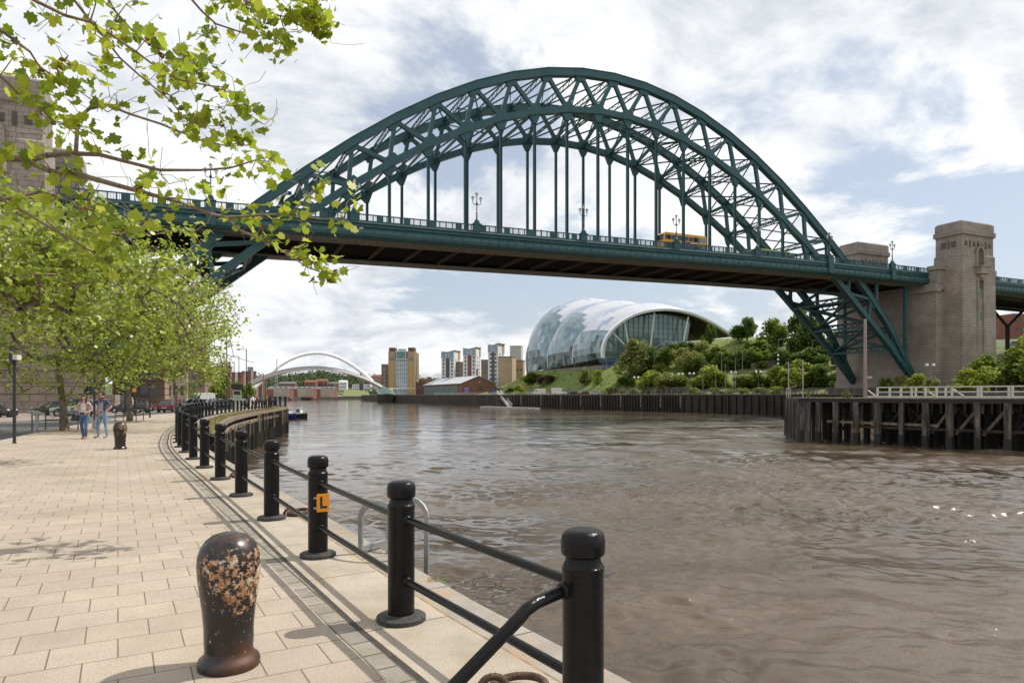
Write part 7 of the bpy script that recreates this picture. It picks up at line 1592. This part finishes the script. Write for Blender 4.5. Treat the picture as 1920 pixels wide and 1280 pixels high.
bm.v = [(x+.008*math.sin(40*z+9*y), y+.01*math.sin(31*x+20*z), z) for x, y, z in bm.v]
held('carrier_bag', 'pale plastic carrier bag hanging from the right hand of the man', 'carrier bag', mn, (-.25, -.12, .77), bm, M('thin_plastic', (.62, .60, .60), (.40, .40, .46), scale=9, rough=.4, trans=.3))
mb = MB(); mb.tube([(.035*math.cos(a), .03*math.sin(a), 0) for a in np.linspace(0, 2*math.pi, 13)], .012, 6, cap=False); held('wristwatch', 'black wristwatch on the left wrist of the man', 'watch', mn, (.25, -.10, .99), mb, LBLK)
def simple(label, px, Y, top, bot, H=1.7, rz=0., hair='short', z=None, J=None, group='people farther along the quay', hm=None):
    p = P(px, HY, Y); p.z = gz(p.x, p.y) if z is None else z
    lst = [SKIN, cloth(top[0], top[1]), cloth(bot[0], bot[1]), EYEM, LIPM, LBLK]
    f = lambda g, x, y, z_: 0 if g == 'skin' and (z_ < 1.0 or z_ > 1.45) else (2 if g == 'leg' and z_ < 1.0 else 5 if g == 'shoe' else 0 if g == 'farm' else 1)
    return person(label, p, rz, H, J or dict(kL=(.12, -.12, .5), aL=(.12, -.1, .09), tL=(.13, -.26, .05), aR=(-.10, .12, .1), tR=(-.1, -.03, .04)), dict(f=f, list=lst, eye=3, lip=4), (hair, hm or HBR), sub=1, group=group)
for a in [('person in a red cap and plum top beside the third tree', 338, 88, ('plum', (.25, .10, .15)), ('dark', (.04, .04, .05)), 0.4), ('person in dark clothes by the parked pale blue car', 368, 98, ('dark', (.04, .04, .05)), ('dark', (.04, .04, .05)), 2.0), ('blond person in white beside the second tree', 248, 73, ('white', (.72, .71, .70)), ('dark', (.04, .04, .05)), .3),
          ('person in a white shirt leaning by the railing beyond the totem', 474, 84, ('white', (.72, .71, .70)), ('dark', (.04, .04, .05)), 1.2), ('person in black just left of the white shirted one', 466, 90, ('dark', (.04, .04, .05)), ('dark', (.04, .04, .05)), .6), ('person in red by the railing, first right of the white shirt', 482, 96, ('red', (.35, .02, .05)), ('denim', (.06, .10, .2)), -.5),
          ('person in teal by the railing near the end of the wharf', 493, 92, ('teal', (.03, .25, .26)), ('dark', (.04, .04, .05)), .8), ('person in orange by the railing near the end of the wharf', 499, 97, ('orange', (.55, .22, .03)), ('dark', (.04, .04, .05)), -.6), ('person in green farther along the railing', 488, 112, ('green', (.06, .16, .06)), ('denim', (.06, .10, .2)), .2),
          ('person in black near the wharf end, by the thin rusty pole', 505, 106, ('dark', (.04, .04, .05)), ('denim', (.06, .10, .2)), 1.0), ('person in a red top beside the information totem', 440, 88, ('red', (.35, .02, .05)), ('dark', (.04, .04, .05)), 0.), ('person in grey beyond the dark red car', 345, 120, ('grey', (.3, .3, .31)), ('denim', (.06, .10, .2)), .4)]:
    o = simple(a[0], a[1], a[2], a[3], a[4], rz=a[5], hm=M('hair_blond', (.45, .33, .18), rough=.6) if 'blond' in a[0] else (M('cap_red', (.45, .03, .02), rough=.8) if 'red cap' in a[0] else None))
p_ = BP(5.12, NEAR_T+1.6, zpar(5.12)-1.14); simple('lone walker in dark clothes on the bridge, left of the mid span lamp', CX+p_.x/p_.y*F, p_.y, ('dark', (.04, .04, .05)), ('dark', (.04, .04, .05)), z=p_.z, rz=1.8, group='people on the bridge')
p_ = BP(-1.0, NEAR_T+1.6, zpar(-1.0)-1.14); simple('walker in red on the bridge by the left arch foot', CX+p_.x/p_.y*F, p_.y, ('red', (.35, .02, .05)), ('dark', (.04, .04, .05)), z=p_.z, rz=-1.8, group='people on the bridge')
for i, x in enumerate((209, 214)):
    simple(['person in black in the shade under the green arch foot', 'person in blue in the shade under the green arch foot'][i], x, 92+i, [('dark', (.04, .04, .05)), ('blue', (.03, .07, .3))][i], ('dark', (.04, .04, .05)), z=-.45)
